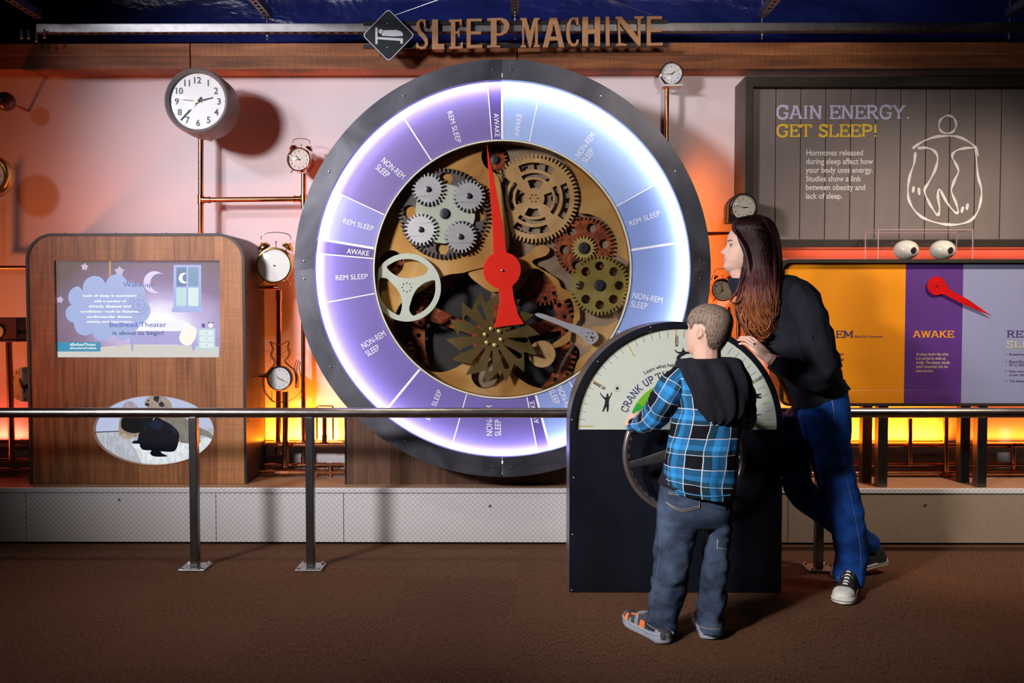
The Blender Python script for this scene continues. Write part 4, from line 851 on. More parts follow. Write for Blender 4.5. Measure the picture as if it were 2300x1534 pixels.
scr('caption_bar', SZ([(40,1140),(640,1140),(640,1268),(40,1268)]), '#4aa6cc', 0.8, 0.0026, screen)
st('screen_text', '#BedheadTheater', (225,1152,580,1195), E_w, 0.0032); st('screen_text', '#AcademyFeelbak', (225,1205,590,1245), E_w, 0.0032)
dm = MB()
for rr in (135, 122, 88, 80): dm.plate([wpts(SZ(pc(1160, 635, rr, 40)), YSC-0.0024), wpts(SZ(pc(1160, 635, rr-4, 40)), YSC-0.0024)], YSC-0.0024, 0.0002)
for k in range(4): a = k*pi/4; dm.plate([wpts(SZ([(1160+80*cos(a)-2*sin(a), 635+80*sin(a)+2*cos(a)), (1160-80*cos(a)-2*sin(a), 635-80*sin(a)+2*cos(a)), (1160-80*cos(a)+2*sin(a), 635-80*sin(a)-2*cos(a)), (1160+80*cos(a)+2*sin(a), 635+80*sin(a)-2*cos(a))]), YSC-0.0024)], YSC-0.0024, 0.0002)
dm.build('drawn_dial', emis('dial_lines', '#8a9ad0', 0.85), screen, smooth=False)
m = MB(); m.plate([wpts([(120, 808), (498, 808), (498, 580), (120, 580)], YC+0.026)], YC+0.026, 0.002); m.build('screen_glass', glassmat('screen_cover'), cab, smooth=False)
# --- oval picture of puppies (a lit photograph behind an oval opening)
YO = YC+0.03
m = MB(); m.plate([elli(oc.x, oc.z, orx, orz), elli(oc.x, oc.z, orx-0.004, orz-0.004)], YC-0.002, 0.030); m.build('oval_rim', mat('copper_edge', (0.5, 0.25, 0.14), 0.4, 0.4, var=0.1), cab)
m = MB(); m.plate([elli(oc.x, oc.z, orx+0.01, orz+0.01)], YO, 0.01); oval = m.build('oval_screen', emis('picture_backdrop', '#c3ccea', 0.85), cab, smooth=False)
OZ = lambda pts: [(180+x*0.14783, 870+y*0.14783) for x, y in pts]
def furpic(name, col, st_):
    c = lin(col); m, nt, b = newmat(name); setp(b, (0.01, 0.01, 0.01), 0.3); tc = nd(nt, 'ShaderNodeTexCoord'); mp = nd(nt, 'ShaderNodeMapping'); mp.inputs['Scale'].default_value = (60, 1, 22); nt.links.new(tc.outputs['Object'], mp.inputs[0])
    n = nd(nt, 'ShaderNodeTexNoise'); n.inputs['Scale'].default_value = 1.0; n.inputs['Detail'].default_value = 5; n.inputs['Distortion'].default_value = 1.0; nt.links.new(mp.outputs[0], n.inputs[0])
    r = nd(nt, 'ShaderNodeValToRGB'); r.color_ramp.elements[0].position = 0.3; r.color_ramp.elements[1].position = 0.72; r.color_ramp.elements[0].color = (*[x*0.72 for x in c], 1); r.color_ramp.elements[1].color = (*[min(1, x*1.22+0.002) for x in c], 1)
    nt.links.new(n.outputs[0], r.inputs[0]); nt.links.new(r.outputs[0], b.inputs['Emission Color']); b.inputs['Emission Strength'].default_value = st_; return m
def ov(n, pts, col, dy, stg=0.8, sm=5, clipit=True):
    q = wpts(OZ(smoothpts(pts, sm)), YO-dy) if sm else wpts(OZ(pts), YO-dy); out = []
    for x, z in q:                       # keep inside the oval
        u, v = (x-oc.x)/(orx+0.006), (z-oc.z)/(orz+0.006); d = hypot(u, v)
        if d > 1: x, z = oc.x+u/d*(orx+0.006), oc.z+v/d*(orz+0.006)
        out.append((x, z))
    m = MB(); m.plate([out], YO-dy, 0.0003); return m.build(n, furpic(n+'_picture', col, stg), oval, smooth=False)
lowp = [(150+1960*0+t, 690 if t < 700 else 640) for t in range(0, 1, 1)]
fl = [(0, 690), (600, 672), (1100, 660), (1700, 640), (2060, 620)]
th0 = [(2100, 700), (2040, 860), (1880, 1010), (1600, 1150), (1200, 1210), (900, 1180), (600, 1080), (380, 960), (250, 820), (190, 690)]
ov('pale_floor', fl+[(2060, 800), (1900, 1000), (1700, 1100), (1400, 1180), (1130, 1200), (800, 1170), (550, 1080), (380, 960), (260, 830), (215, 720)], '#c2c6d2', 0.0004, 0.85, 0)
ov('skirting_shadow', [(215, 675), (600, 660), (600, 672), (215, 690)], '#2a2c34', 0.0008, 0.5, 0)
ov('white_mat', [(780, 860), (1000, 820), (1500, 840), (2040, 740), (2040, 830), (1860, 1020), (1600, 1140), (1250, 1200), (950, 1190), (900, 1080), (850, 960)], '#e4ecf6', 0.0008, 0.92, 0)
ov('tan_puppy', [(1180, 440), (1400, 430), (1560, 450), (1680, 520), (1800, 600), (1960, 680), (2040, 760), (2030, 800), (1900, 740), (1820, 740), (1830, 830), (1780, 850), (1600, 850), (1500, 820), (1300, 700)], '#8d877c', 0.0012, 0.8)
ov('puppy_face', [(980, 265), (1000, 190), (1060, 140), (1160, 115), (1290, 150), (1370, 220), (1390, 300), (1300, 340), (1100, 340)], '#a99a8e', 0.0012, 0.85)
for q in ([(1110, 175), (1160, 118), (1200, 140), (1180, 230)], [(1020, 200), (1040, 185), (1050, 205), (1030, 215)], [(1190, 260), (1240, 215), (1280, 270), (1240, 300)], [(985, 265), (1010, 235), (1050, 250), (1040, 290)]): ov('face_marking', q, '#3b3a42', 0.0016, 0.6)
ov('pale_head', [(650, 275), (700, 225), (770, 215), (850, 265), (860, 320), (660, 320)], '#b4a6b4', 0.0012, 0.85)
ov('left_puppy', [(590, 560), (640, 440), (820, 420), (1000, 440), (1000, 700), (880, 740), (800, 760), (740, 790), (650, 770), (640, 700), (600, 740)], '#a5937e', 0.0012, 0.8)
ov('puppy_coat', [(620, 570), (660, 450), (860, 430), (1120, 440), (1000, 620), (880, 690), (760, 690), (650, 640)], '#06070d', 0.0016, 0.5)
ov('black_puppy', [(900, 690), (1000, 560), (1110, 500), (1150, 450), (1260, 500), (1400, 580), (1500, 700), (1490, 850), (1450, 950), (1380, 980), (1230, 975), (1260, 1010), (1330, 1045), (1220, 1055), (1110, 1045), (1060, 1000), (1080, 960), (960, 950), (910, 900), (900, 860), (790, 850), (820, 810), (870, 800)], '#070a1c', 0.0020, 0.6)
for q in ([(1040, 580), (1150, 500), (1260, 560), (1200, 640), (1110, 620)], [(1380, 600), (1450, 640), (1480, 720), (1420, 690)], [(950, 640), (1010, 580), (1000, 640)]): ov('coat_sheen', q, '#16294c', 0.0024, 0.5)
ov('paw', [(640, 700), (720, 720), (790, 750), (770, 785), (660, 775)], '#c7ab96', 0.0020, 0.8)

# ------------------------------------------------------------------ copper pipes
def fitting(m, c, d, r):
    """soldered joint: a sleeve with two raised collars"""
    c = Vector(c); d = Vector(d).normalized(); h = 0.020
    m.tube([c-d*h, c+d*h], r*1.17, 14); 
    for s_ in (-1, 1): m.tube([c+d*(s_*h-0.003), c+d*(s_*h+0.003)], r*1.34, 14)
def pipe(pts, r, fits, label, group=None, name='copper_pipe', Y=5.0, mt=None):
    """pts: list of runs, each a list of (x, y[, Y]); fits: list of (x, y, dx, dz)"""
    runs = [[P(q[0], q[1], q[2] if len(q) > 2 else Y) for q in run] for run in pts]; allp = [q for r_2 in runs for q in r_2]
    root = thing(name, min(allp, key=lambda q: q.z), label, 'pipe', group)
    for run in runs:
        out = [run[0]]
        for i in range(1, len(run)-1):            # rounded elbows
            a, b_, c_ = run[i-1], run[i], run[i+1]; u = (a-b_).normalized()*r*2.2; v = (c_-b_).normalized()*r*2.2
            out += [b_+u*(1-t)**2+v*t*t for t in (0, 0.25, 0.5, 0.75, 1)]
        out.append(run[-1]); m = MB(); m.tube(out, r, 16); m.build('pipe_run', mt or M_copper, root)
    for f in fits:
        m = MB(); c_ = P(f[0], f[1], f[4] if len(f) > 4 else Y); fitting(m, c_, (f[2], 0, f[3]), r)
        if len(f) > 5: fitting(m, c_+Vector((f[5]*0.03, 0, f[6]*0.03)), (f[5], 0, f[6]), r)
        m.build('fitting', M_copper, root)
    return root
rp = 0.0145
pipe([[(451, 290, 4.95), (451, 530, 4.95)], [(451, 449, 4.95), (682, 447, 4.95)], [(682, 390, 4.95), (682, 470, 4.95)]], rp, [(451, 449, 0, 1, 4.95, 1, 0), (682, 447, 0, 1, 4.95, -1, 0)], 'upright copper pipe carrying the large wall clock, linked across to the copper alarm clock')
pipe([[(627, 652, 4.99), (627, 800, 4.99), (625, 1018, 4.99)]], 0.0155, [(627, 662, 0, 1, 4.99), (625, 1012, 0, 1, 4.99)], 'upright copper pipe under the gold twin-bell alarm clock')
pipe([[(641, 880, 4.905), (641, 1050, 4.905)]], 0.0165, [(641, 1040, 0, 1, 4.905)], 'thick upright copper pipe below the cat clock')
pipe([[(681, 640, 5.0), (682, 1040, 5.0)]], 0.0125, [(682, 1036, 0, 1, 5.0)], 'slim upright copper pipe close to the edge of the big wheel')
pipe([[(582, 646, 4.93), (625, 646, 4.93)]], 0.0125, [], 'short copper stub beneath the gold twin-bell alarm clock')
pipe([[(582, 845, 4.93), (606, 845, 4.93)]], 0.0125, [], 'short copper stub behind the cat clock')
pipe([[(595, 999, 4.955), (774, 999, 4.955)], [(729, 930, 4.955), (729, 999, 4.955)]], 0.0125, [(655, 999, 1, 0, 4.955), (729, 999, 1, 0, 4.955, 0, 1)], 'upper horizontal copper pipe between screen cabinet and wheel, with a stub')
pipe([[(594, 1045, 4.98), (774, 1045, 4.98)]], 0.0125, [(612, 1045, 1, 0, 4.98), (670, 1045, 1, 0, 4.98), (724, 1045, 1, 0, 4.98), (756, 1045, 1, 0, 4.98)], 'middle horizontal copper pipe between screen cabinet and wheel')
pipe([[(583, 1061, 4.93), (774, 1061, 4.93)], [(743, 1048, 4.93), (743, 1071, 4.93)], [(711, 1061, 4.93), (711, 1071, 4.93)]], 0.0140, [(641, 1061, 1, 0, 4.93), (724, 1061, 1, 0, 4.93)], 'lowest horizontal copper pipe between screen cabinet and wheel, with two feet')
pipe([[(712, 987, 5.02), (712, 912, 5.02), (748, 912, 5.02), (748, 987, 5.02)]], 0.005, [], 'small bent copper tube peeking over the handrail beside the wheel')
pipe([[(0-20, 601, 5.0), (128, 601, 5.0)]], 0.0115, [], 'thin horizontal copper pipe left of the cabinet top')
pipe([[(20, 768, 4.95), (27, 1030, 4.95)]], 0.017, [(27, 1022, 0, 1, 4.95)], 'leaning thick copper pipe under the box clock at the left edge')
pipe([[(-20, 992, 4.97), (128, 992, 4.97)]], 0.012, [(57, 992, 1, 0, 4.97)], 'upper horizontal copper pipe at the left edge')
pipe([[(-20, 1035, 4.97), (125, 1035, 4.97)]], 0.0145, [(18, 1035, 1, 0, 4.97), (44, 1035, 1, 0, 4.97)], 'middle horizontal copper pipe at the left edge')
pipe([[(-20, 1055, 4.93), (122, 1055, 4.93)]], 0.0125, [], 'lowest horizontal copper pipe at the left edge')
# ------------------------------------------------------------------ clocks
M_face = mat('clock_face_white', (0.80, 0.82, 0.83), 0.4, var=0.02)
M_cream = mat('clock_face_cream', (0.66, 0.60, 0.46), 0.5, var=0.06, scale=20)
M_ink = mat('black_ink', (0.01, 0.01, 0.012), 0.5, var=0.0)
M_grey = mat('brown_grey_plastic', (0.17, 0.15, 0.15), 0.45, var=0.05)
M_chrome = mat('polished_chrome', (0.72, 0.70, 0.70), 0.14, 1.0, var=0.04)
M_goldm = mat('antique_gold', (0.55, 0.38, 0.13), 0.25, 1.0, var=0.2, scale=18)
M_coppershine = mat('polished_copper', (0.62, 0.25, 0.15), 0.16, 1.0, var=0.1, scale=16)
M_lens = glassmat('clock_glass', gloss=0.05)
def dial_kit(root, c, r, Y, face_m, hands, digits=True, ds=0.16, ring=None, inkm=None, marks=False, bold=0.012, dr=0.78):
    """face, numerals and hands in front of the plane Y; hands: (clock angle in degrees, length, width)"""
    inkm = inkm or M_ink; k = Vector(c)
    m = MB(); m.lathe((k.x, Y, k.z), [(0, 0.0), (r, 0.0), (r, 0.006), (0, 0.006)], seg=56); f = m.build('face', face_m, root)
    if digits:
        for n in range(1, 13):
            a = radians(n*30); q = (k.x+r*dr*sin(a), k.z+r*dr*cos(a)); vs, fs = text_mesh(str(n), bold)
            x0 = min(v[0] for v in vs); x1 = max(v[0] for v in vs); y0 = min(v[1] for v in vs); y1 = max(v[1] for v in vs); sc = r*ds/(y1-y0)
            t = MB(); t.add([(q[0]+(v[0]-(x0+x1)/2)*sc, Y-0.0008-v[2], q[1]+(v[1]-(y0+y1)/2)*sc) for v in vs], fs); t.build('numeral', inkm, f, smooth=False)
    if marks:
        for n in range(12):
            a = radians(n*30); t = MB(); t.lathe((k.x+r*0.95*sin(a), Y-0.0008, k.z+r*0.95*cos(a)), [(0, 0), (r*0.016, 0), (r*0.016, 0.0006)], seg=8); t.build('hour_dot', inkm, f, smooth=False)
    for i, (a, ln, wd) in enumerate(hands):
        a = radians(a); u = Vector((sin(a), 0, cos(a))); v = Vector((cos(a), 0, -sin(a)))*wd*r; o = Vector((k.x, Y-0.003-0.002*i, k.z)); q = [o-u*r*ln*0.22-v, o-u*r*ln*0.22+v, o+u*r*ln+v*0.6, o+u*r*ln-v*0.6]
        t = MB(); t.plate([[(p.x, p.z) for p in q]], o.y, 0.001); t.build('hand', inkm, root, smooth=False)
    t = MB(); t.lathe((k.x, Y-0.009, k.z), [(0, 0), (r*0.05, 0.001), (r*0.05, 0.009)], seg=14); t.build('hand_pin', M_goldm, root)
    return f
def lens(root, c, r, Y, bulge=0.012):
    m = MB(); m.lathe((c.x, Y, c.z), [(0, -bulge), (r*0.4, -bulge*0.86), (r*0.75, -bulge*0.45), (r, 0)], seg=40); m.build('glass', M_lens, root)

# large station clock
Y = 4.70; c = P(443, 227, Y); r = 74*S(Y)
t = thing('wall_clock', (c.x, Y, c.z-r), 'large round white-faced wall clock with black numerals and brown-grey rim', 'clock', 'clocks on the copper pipes')
m = MB(); m.lathe((c.x, Y, c.z), [(r*0.835, 0.012), (r*0.85, -0.004), (r*0.93, -0.012), (r*0.985, -0.004), (r, 0.02), (r*1.0, 0.16), (r*0.5, 0.17), (0, 0.17)], seg=72); m.build('case', M_grey, t)
dial_kit(t, c, r*0.84, Y+0.010, M_face, [(76, 0.56, 0.034), (223, 0.92, 0.03), (277, 0.72, 0.008)], ds=0.235, marks=True, bold=0.018, dr=0.76)
lens(t, c, r*0.84, Y-0.004, 0.018)
m = MB(); m.tube([P(451, 300, 4.80), P(451, 300, 4.80)+Vector((0, 0.15, 0))], 0.016, 12); m.tube([P(451, 285, 4.95), P(451, 310, 4.95)], 0.018, 12); m.build('bracket', M_copper, t)

def alarm(px, py, rpx, Y, body, face_m, hands, label, tilt=0.0, bells=True, deep=0.055, facebell=None, digits=True, handle=True, legs=True, name='alarm_clock', glow=None, rim=None):
    c = P(px, py, Y); r = rpx*S(Y)
    t = thing(name, (c.x, Y, c.z-r*1.2), label, 'clock', 'clocks on the copper pipes')
    m = MB(); m.lathe((c.x, Y, c.z), [(r*0.86, 0.006), (r*0.90, -0.006), (r*0.97, -0.004), (r, 0.006), (r, deep), (r*0.85, deep+0.018), (r*0.4, deep+0.024), (0, deep+0.024)], seg=48); m.build('case', body, t)
    dial_kit(t, c, r*0.87, Y+0.005, face_m, hands, ds=0.17, digits=digits)
    lens(t, c, r*0.87, Y-0.003, 0.008)
    if bells:
        for s_ in (-1, 1):
            a = s_*radians(33)+tilt; d = Vector((sin(a), 0, cos(a))); q = Vector((c.x, Y+deep*0.5, c.z)); b0 = q+d*r*1.14; R = Vector((0, 0, 1)).rotation_difference(d).to_matrix()
            m = MB(); n0 = len(m.v); pr_ = [(0, r*0.30), (r*0.10, r*0.29), (r*0.24, r*0.23), (r*0.33, r*0.12), (r*0.36, 0.0), (r*0.34, 0.0), (r*0.22, r*0.18), (0, r*0.24)]
            m.lathe((0, 0, 0), pr_, 'z', 24); m.v = [b0+R @ v for v in m.v]; m.ell(b0+d*r*0.33, r*0.045, r*0.045, r*0.045, nu=8, nv=6); b_o = m.build('bell', body, t)
            m = MB(); m.tube([q+d*r*0.95, b0+d*r*0.2], r*0.035, 8); m.build('bell_post', M_bolt, b_o)
        a = tilt; m = MB(); q = Vector((c.x, Y+deep*0.5, c.z)); m.tube([q+Vector((sin(a)*r, 0, cos(a)*r)), q+Vector((sin(a)*r*1.28, 0, cos(a)*r*1.28))], r*0.03, 8); m.ell(q+Vector((sin(a)*r*1.3, 0, cos(a)*r*1.3)), r*0.05, r*0.05, r*0.08, nu=8, nv=6); m.build('hammer', M_bolt, t)
    if handle:
        q = Vector((c.x, Y+deep*0.5, c.z)); pts = []
        for k in range(17):
            th = pi*k/16; u = -cos(th)*r*0.72*(1 if glow is None else 1.15); v = r*1.42+sin(th)**0.55*r*0.42; pts.append(q+Vector((u*cos(tilt)+v*sin(tilt), 0, -u*sin(tilt)+v*cos(tilt))))
        m = MB(); m.tube(pts, r*0.028, 8); m.build('handle', M_bolt if body is not M_coppershine else body, t)
    if legs:
        for s_ in (-1, 1):
            a = pi-s_*radians(38); q = Vector((c.x, Y+deep*0.4, c.z)); d = Vector((sin(a), 0, cos(a))); m = MB(); m.tube([q+d*r*0.98, q+d*r*1.26], [r*0.05, r*0.035], 8); m.ell(q+d*r*1.27, r*0.05, r*0.05, r*0.05, nu=8, nv=6); m.build('foot', M_goldm if body is M_goldm else body, t)
    return t
alarm(671, 358, 27, 4.90, M_coppershine, mat('rose_face', (0.78, 0.62, 0.54), 0.4, var=0.08), [(262, 0.8, 0.02), (322, 0.5, 0.03)], 'small copper twin-bell alarm clock with pale pink face on top of the slim pipe', 0.06, deep=0.085)
alarm(615, 596, 41, 4.86, M_goldm, mat('blank_pale_face', (0.92, 0.91, 0.88), 0.35, var=0.02), [], 'gold twin-bell alarm clock with a glaring blank white face beside the wheel', 0.02, deep=0.08, digits=False, glow=1)
alarm(1624, 651, 26, 4.93, M_coppershine, M_cream, [(-14, 0.72, 0.02), (222, 0.45, 0.035)], 'red-lit copper alarm clock with tan face half hidden behind the dark-haired woman', 0.05, deep=0.07)
# small silver clock on a bracket, top right of the wheel
Y = 4.92; c = P(1508, 166, Y); r = 26*S(Y)
t = thing('round_clock', (c.x, Y, c.z-r), 'small round chrome clock with white face on a tall pole above the wheel', 'clock', 'clocks on the copper pipes')
m = MB(); m.lathe((c.x, Y, c.z), [(r*0.82, 0.004), (r*0.88, -0.008), (r*0.98, -0.003), (r, 0.008), (r*0.96, 0.06), (r*0.7, 0.075), (0, 0.075)], seg=48); m.build('case', M_chrome, t)
dial_kit(t, c, r*0.83, Y+0.003, M_face, [(268, 0.62, 0.03), (55, 0.5, 0.04)], ds=0.17); lens(t, c, r*0.83, Y-0.002, 0.007)
a = P(1508, 193, 4.95); m = MB(); m.box(a.x-0.055, a.x+0.055, 4.91, 5.0, a.z-0.009, a.z); bevel(m.build('shelf', M_face, t, smooth=False), 0.002)
pipe([[(1498, 196, 4.965), (1497, 330, 4.965)]], 0.0125, [], 'tall copper pole under the small chrome clock')
# black clock with cream face, half hidden by the woman's head
Y = 4.68; c = P(1669, 466, Y); r = 29*S(Y)
t = thing('mantel_clock', (c.x, Y, c.z-r*1.2), 'black round-shouldered clock with cream face just above the dark-haired woman', 'clock', 'clocks on the copper pipes')
m = MB(); m.lathe((c.x, Y, c.z), [(r*0.86, 0.004), (r*0.93, -0.008), (r*1.0, 0.0)], seg=48); m.build('bezel', M_chrome, t)
def blkprof(): return [(c.x-r*1.12, c.z-r*1.15)]+[(c.x-r*1.1*cos(pi*k/20), c.z+r*1.1*sin(pi*k/20)) for k in range(21)]+[(c.x+r*1.12, c.z-r*1.15)]
for i in range(4):
    m = MB(); g_ = 1-0.03*(i % 2); m.plate([[(c.x+(x-c.x)*g_, c.z+(z-c.z)*g_) for x, z in blkprof()]], Y+0.001+i*0.03, 0.0298); m.build('case_layer', M_black, t, smooth=False)
dial_kit(t, c, r*0.87, Y, M_cream, [(284, 0.75, 0.02), (86, 0.45, 0.035)], ds=0.15); lens(t, c, r*0.87, Y-0.003, 0.008)
m = MB(); m.lathe((c.x, Y-0.0006, c.z), [(r*0.53, 0), (r*0.545, 0), (r*0.545, 0.0005)], seg=40); m.build('minute_ring', mat('pale_ink', (0.3, 0.26, 0.2), 0.5), t)
pipe([[(1658, 494, 4.74), (1658, 1087, 4.74)]], 0.0125, [(1658, 740, 0, 1, 4.74)], 'copper pole of the black clock, behind the dark-haired woman')
pipe([[(1585, 525, 4.99), (1700, 525, 4.99)]], 0.0115, [], 'thin horizontal copper pipe right of the wheel')
pipe([[(1636, 690, 5.0), (1650, 1066, 5.0)]], 0.0125, [], 'copper pole of the red-lit alarm clock')
# wire cat clock
Y = 4.90; c = P(627, 850, Y); r = 28*S(Y); KZ = lambda x, y: P(560+x*0.11085, 750+y*0.11085, Y+0.02)
t = thing('cat_clock', (c.x, Y, c.z-0.15), 'bent-wire cat outline with a round white clock for its belly', 'clock', 'clocks on the copper pipes')
m = MB(); m.lathe((c.x, Y, c.z), [(r*0.88, 0.004), (r*0.92, -0.007), (r, 0.0), (r, 0.035), (0, 0.036)], seg=44); m.build('case', M_ink, t)
dial_kit(t, c, r*0.89, Y+0.003, M_face, [(112, 0.85, 0.02), (122, 0.5, 0.035), (315, 0.35, 0.02)], ds=0.13, inkm=mat('faint_ink', (0.12, 0.12, 0.13), 0.5)); 
t.children[-1].name = 'hand_pin'
M_wire = mat('red_brown_wire', (0.16, 0.06, 0.04), 0.3, 0.8, var=0.1)
w1 = [(470,1370),(340,1230),(275,1080),(265,950),(300,840),(400,730),(510,580),(430,430),(470,300),(420,160),(530,210),(650,215),(770,145),(800,170),(770,270),(800,370),(780,450),(710,550),(790,640),(900,740),(940,900),(930,1085)]
for dx in (0, 26):
    q = [KZ(x+(dx if y > 230 else dx*0.3), y) for x, y in w1]; m = MB(); m.tube(smoothpts(q, 5, False), 0.0022, 8); m.build('outline_wire', M_wire, t)
w2 = [(930,1085),(990,1070),(985,900),(960,700),(1000,560),(1030,600),(1010,700),(1070,930),(1060,1130),(950,1270),(800,1360)]
w3 = [(960,1085),(950,850),(920,680),(960,540),(1010,530)]
for w_ in (w2, w3): m = MB(); m.tube(smoothpts([KZ(x, y) for x, y in w_], 5, False), 0.0022, 8); m.build('tail_wire', M_wire, t)
m = MB(); m.tube(smoothpts([KZ(480, 1375), KZ(600, 1370), KZ(680, 1385), KZ(790, 1365)], 5, False), 0.003, 8); m.build('base_wire', M_wire, t)
for sx in (455, 770): m = MB(); m.tube([KZ(sx, 1150), KZ(sx, 1350)], 0.0018, 6); m.build('stay_wire', M_wire, t)
for k, (ax, ay, bx, by, cx_, cy_) in enumerate(((600,455,450,370,340,340), (600,465,470,500,410,550), (620,455,740,350,840,320), (620,465,740,470,800,530))):
    m = MB(); m.tube(smoothpts([KZ(ax, ay), KZ(bx, by), KZ(cx_, cy_), KZ(cx_-15 if k < 2 else cx_+10, cy_+30)], 5, False), 0.0011, 6); m.build('whisker', M_wire, t)
# left edge: gold plate clock, dark knob clock, box clock, rooster clock
Y = 4.75; c = P(-26, 394, Y); r = 48*S(Y)
t = thing('gold_clock', (c.x, Y, c.z-r), 'large gold-ringed clock cut off by the left edge', 'clock', 'clocks on the copper pipes')
m = MB(); m.lathe((c.x, Y, c.z), [(r*0.7, 0.01), (r*0.74, -0.006), (r*0.80, -0.012), (r*0.86, -0.004), (r*0.90, -0.010), (r*0.97, 0.0), (r, 0.02), (r*0.96, 0.06), (0, 0.07)], seg=64); m.build('case', M_goldm, t)
dial_kit(t, c, r*0.71, Y+0.008, M_cream, [(40, 0.6, 0.03), (200, 0.8, 0.02)], ds=0.17)
pipe([[(-26, 440, 4.98), (-26, 601, 4.98)]], 0.0145, [], 'copper pole of the gold-ringed clock at the left edge')
Y = 4.85; c = P(12, 228, Y); m = MB(); m.ell(c, 21*S(Y), 0.05, 21*S(Y), nu=28, nv=16); q = tag(m.build('ball_clock', mat('dark_red_ball', (0.05, 0.02, 0.02), 0.3, var=0.1)), 'small dark ball-shaped clock high on the left edge', 'clock', 'clocks on the copper pipes')
m = MB(); m.tube([c+Vector((0, 0.045, 0)), Vector((c.x, YW, c.z))], 0.008, 10); m.build('stem', M_copper, q)
m = MB(); m.lathe((c.x, c.y-0.052, c.z), [(0, 0), (0.012, 0.001), (0.02, 0.006)], seg=16); m.build('hub', M_black, q)
Y = 4.86; a, b_ = P(-30, 768, Y), P(37, 713, Y)
t = thing('box_clock', ((a.x+b_.x)/2, Y, a.z), 'dark red wooden box clock with side knob at the left edge', 'clock', 'clocks on the copper pipes')
M_box = mat('dark_red_wood', (0.07, 0.016, 0.012), 0.4, var=0.2, scale=12, stretch=(1, 1, 8))
m = MB(); m.box(a.x, b_.x, Y, Y+0.1, a.z+0.01, b_.z); bevel(m.build('case', M_box, t, smooth=False), 0.004)
m = MB(); m.box(a.x-0.01, b_.x+0.006, Y-0.008, Y+0.108, a.z, a.z+0.01); bevel(m.build('plinth', M_box, t, smooth=False), 0.002)
m = MB(); q = P(38, 746, Y+0.05); m.lathe(Vector((b_.x, Y+0.05, q.z)), [(0.006, 0.0), (0.006, 0.008), (0.014, 0.012), (0.014, 0.022), (0, 0.024)], 'x', 14); m.build('knob', M_black, t)
q = P(-6, 745, Y); r = 17*S(Y); m = MB(); m.lathe((q.x, Y-0.006, q.z), [(r*0.8, 0.004), (r*0.9, -0.003), (r, 0.006)], seg=32); m.build('bezel', M_goldm, t)
dial_kit(t, q, r*0.82, Y-0.004, M_cream, [(100, 0.6, 0.03), (40, 0.8, 0.03)], ds=0.2)
Y = 5.0; c = P(56, 864, Y); r = 39*S(Y)
t = thing('rooster_clock', (c.x, Y, c.z-r), 'round cream wall clock with a painted rooster, half hidden by the screen cabinet', 'clock', 'clocks on the copper pipes')
f = dial_kit(t, c, r, Y, M_cream, [], ds=0.19, dr=0.82)
m = MB(); RZ = lambda pts: wpts([(x*0.27397, 680+y*0.27397) for x, y in pts], Y-0.001)
m.plate([RZ(smoothpts([(155,625),(170,620),(180,640),(190,665),(215,668),(240,650),(248,690),(225,705),(205,715),(208,735),(190,735),(192,715),(172,690),(158,655)], 3))], Y-0.001, 0.0006); m.build('painted_rooster', mat('rooster_paint', (0.06, 0.015, 0.01), 0.5), f, smooth=False)
m = MB(); m.lathe((c.x, Y, c.z), [(r, 0.0), (r*1.02, 0.004), (r*1.02, 0.03), (0, 0.03)], seg=48); m.build('case', M_cream, t)
# ------------------------------------------------------------------ handrails
YRL = 4.17
def handrail(x0, x1, yl, yr, posts, label, capend=None):
    a, b_ = P(x0, yl, YRL), P(x1, yr, YRL); zc = (a.z+b_.z)/2; rr = 0.0235
    root = thing('handrail', ((a.x+b_.x)/2, YRL, 0), label, 'railing', 'steel handrails in front of the exhibits')
    m = MB(); m.tube([(a.x, YRL, zc), (b_.x, YRL, zc)], rr, 24); rail = m.build('rail', M_rail, root)
    for px in posts:
        X = P(px, 1100, YRL).x; m = MB(); m.box(X-0.019, X+0.019, YRL-0.019, YRL+0.019, 0.010, zc-rr*0.8); po = bevel(m.build('post', M_steel, root, smooth=False), 0.004)
        m = MB(); m.box(X-0.062, X+0.062, YRL-0.062, YRL+0.062, 0.0005, 0.010); pl = bevel(m.build('base_plate', M_galv, root, smooth=False), 0.002)
        for sx in (-1, 1):
            for sy in (-1, 1):
                m = MB(); m.lathe((X+sx*0.047, YRL+sy*0.047, 0.010), [(0.0085, 0), (0.0085, 0.006), (0.004, 0.009), (0, 0.009)], 'z', 6); m.build('anchor_bolt', M_bolt, pl)
    return root
handrail(-260, 1279, 925, 929, (437, 697), 'long steel pipe handrail on two square posts in front of the screen cabinet and wheel')
handrail(1752, 2480, 927, 927, (1840,), 'steel pipe handrail in front of the sleep stage display, behind the woman')

# ------------------------------------------------------------------ crank console
YK = 3.81; kK = S(YK); xL, xR = P(1279, 1100, YK).x, P(1757, 1100, YK).x; K = P(1517, 962, YK); RK = (xR-xL)/2; KX = (xL+xR)/2; DK = 0.24
con = thing('crank_console', (KX, YK, 0), 'black arch-topped console with a pale half-round dial and a steering wheel', 'console')
M_consteel = mat('black_console_steel', (0.009, 0.011, 0.020), 0.36, 0.4, var=0.35, scale=4, bump=0.02, bscale=10)
def arch(r, z0, n=60, inset=0.0): return [(KX-r, z0), (KX+r, z0)]+[(KX+r*cos(pi*k/n), K.z+r*sin(pi*k/n)) for k in range(n+1)][0:]
RD = RK-13*kK; zdial = P(1517, 965, YK).z
dialhole = [(KX-RD, zdial)]+[(KX-RD*cos(pi*k/60), K.z+RD*sin(pi*k/60)) for k in range(61)]+[(KX+RD, zdial)]
m = MB(); m.plate([arch(RK, 0.004), dialhole], YK, 0.003); front = m.build('front_plate', M_consteel, con, smooth=False)
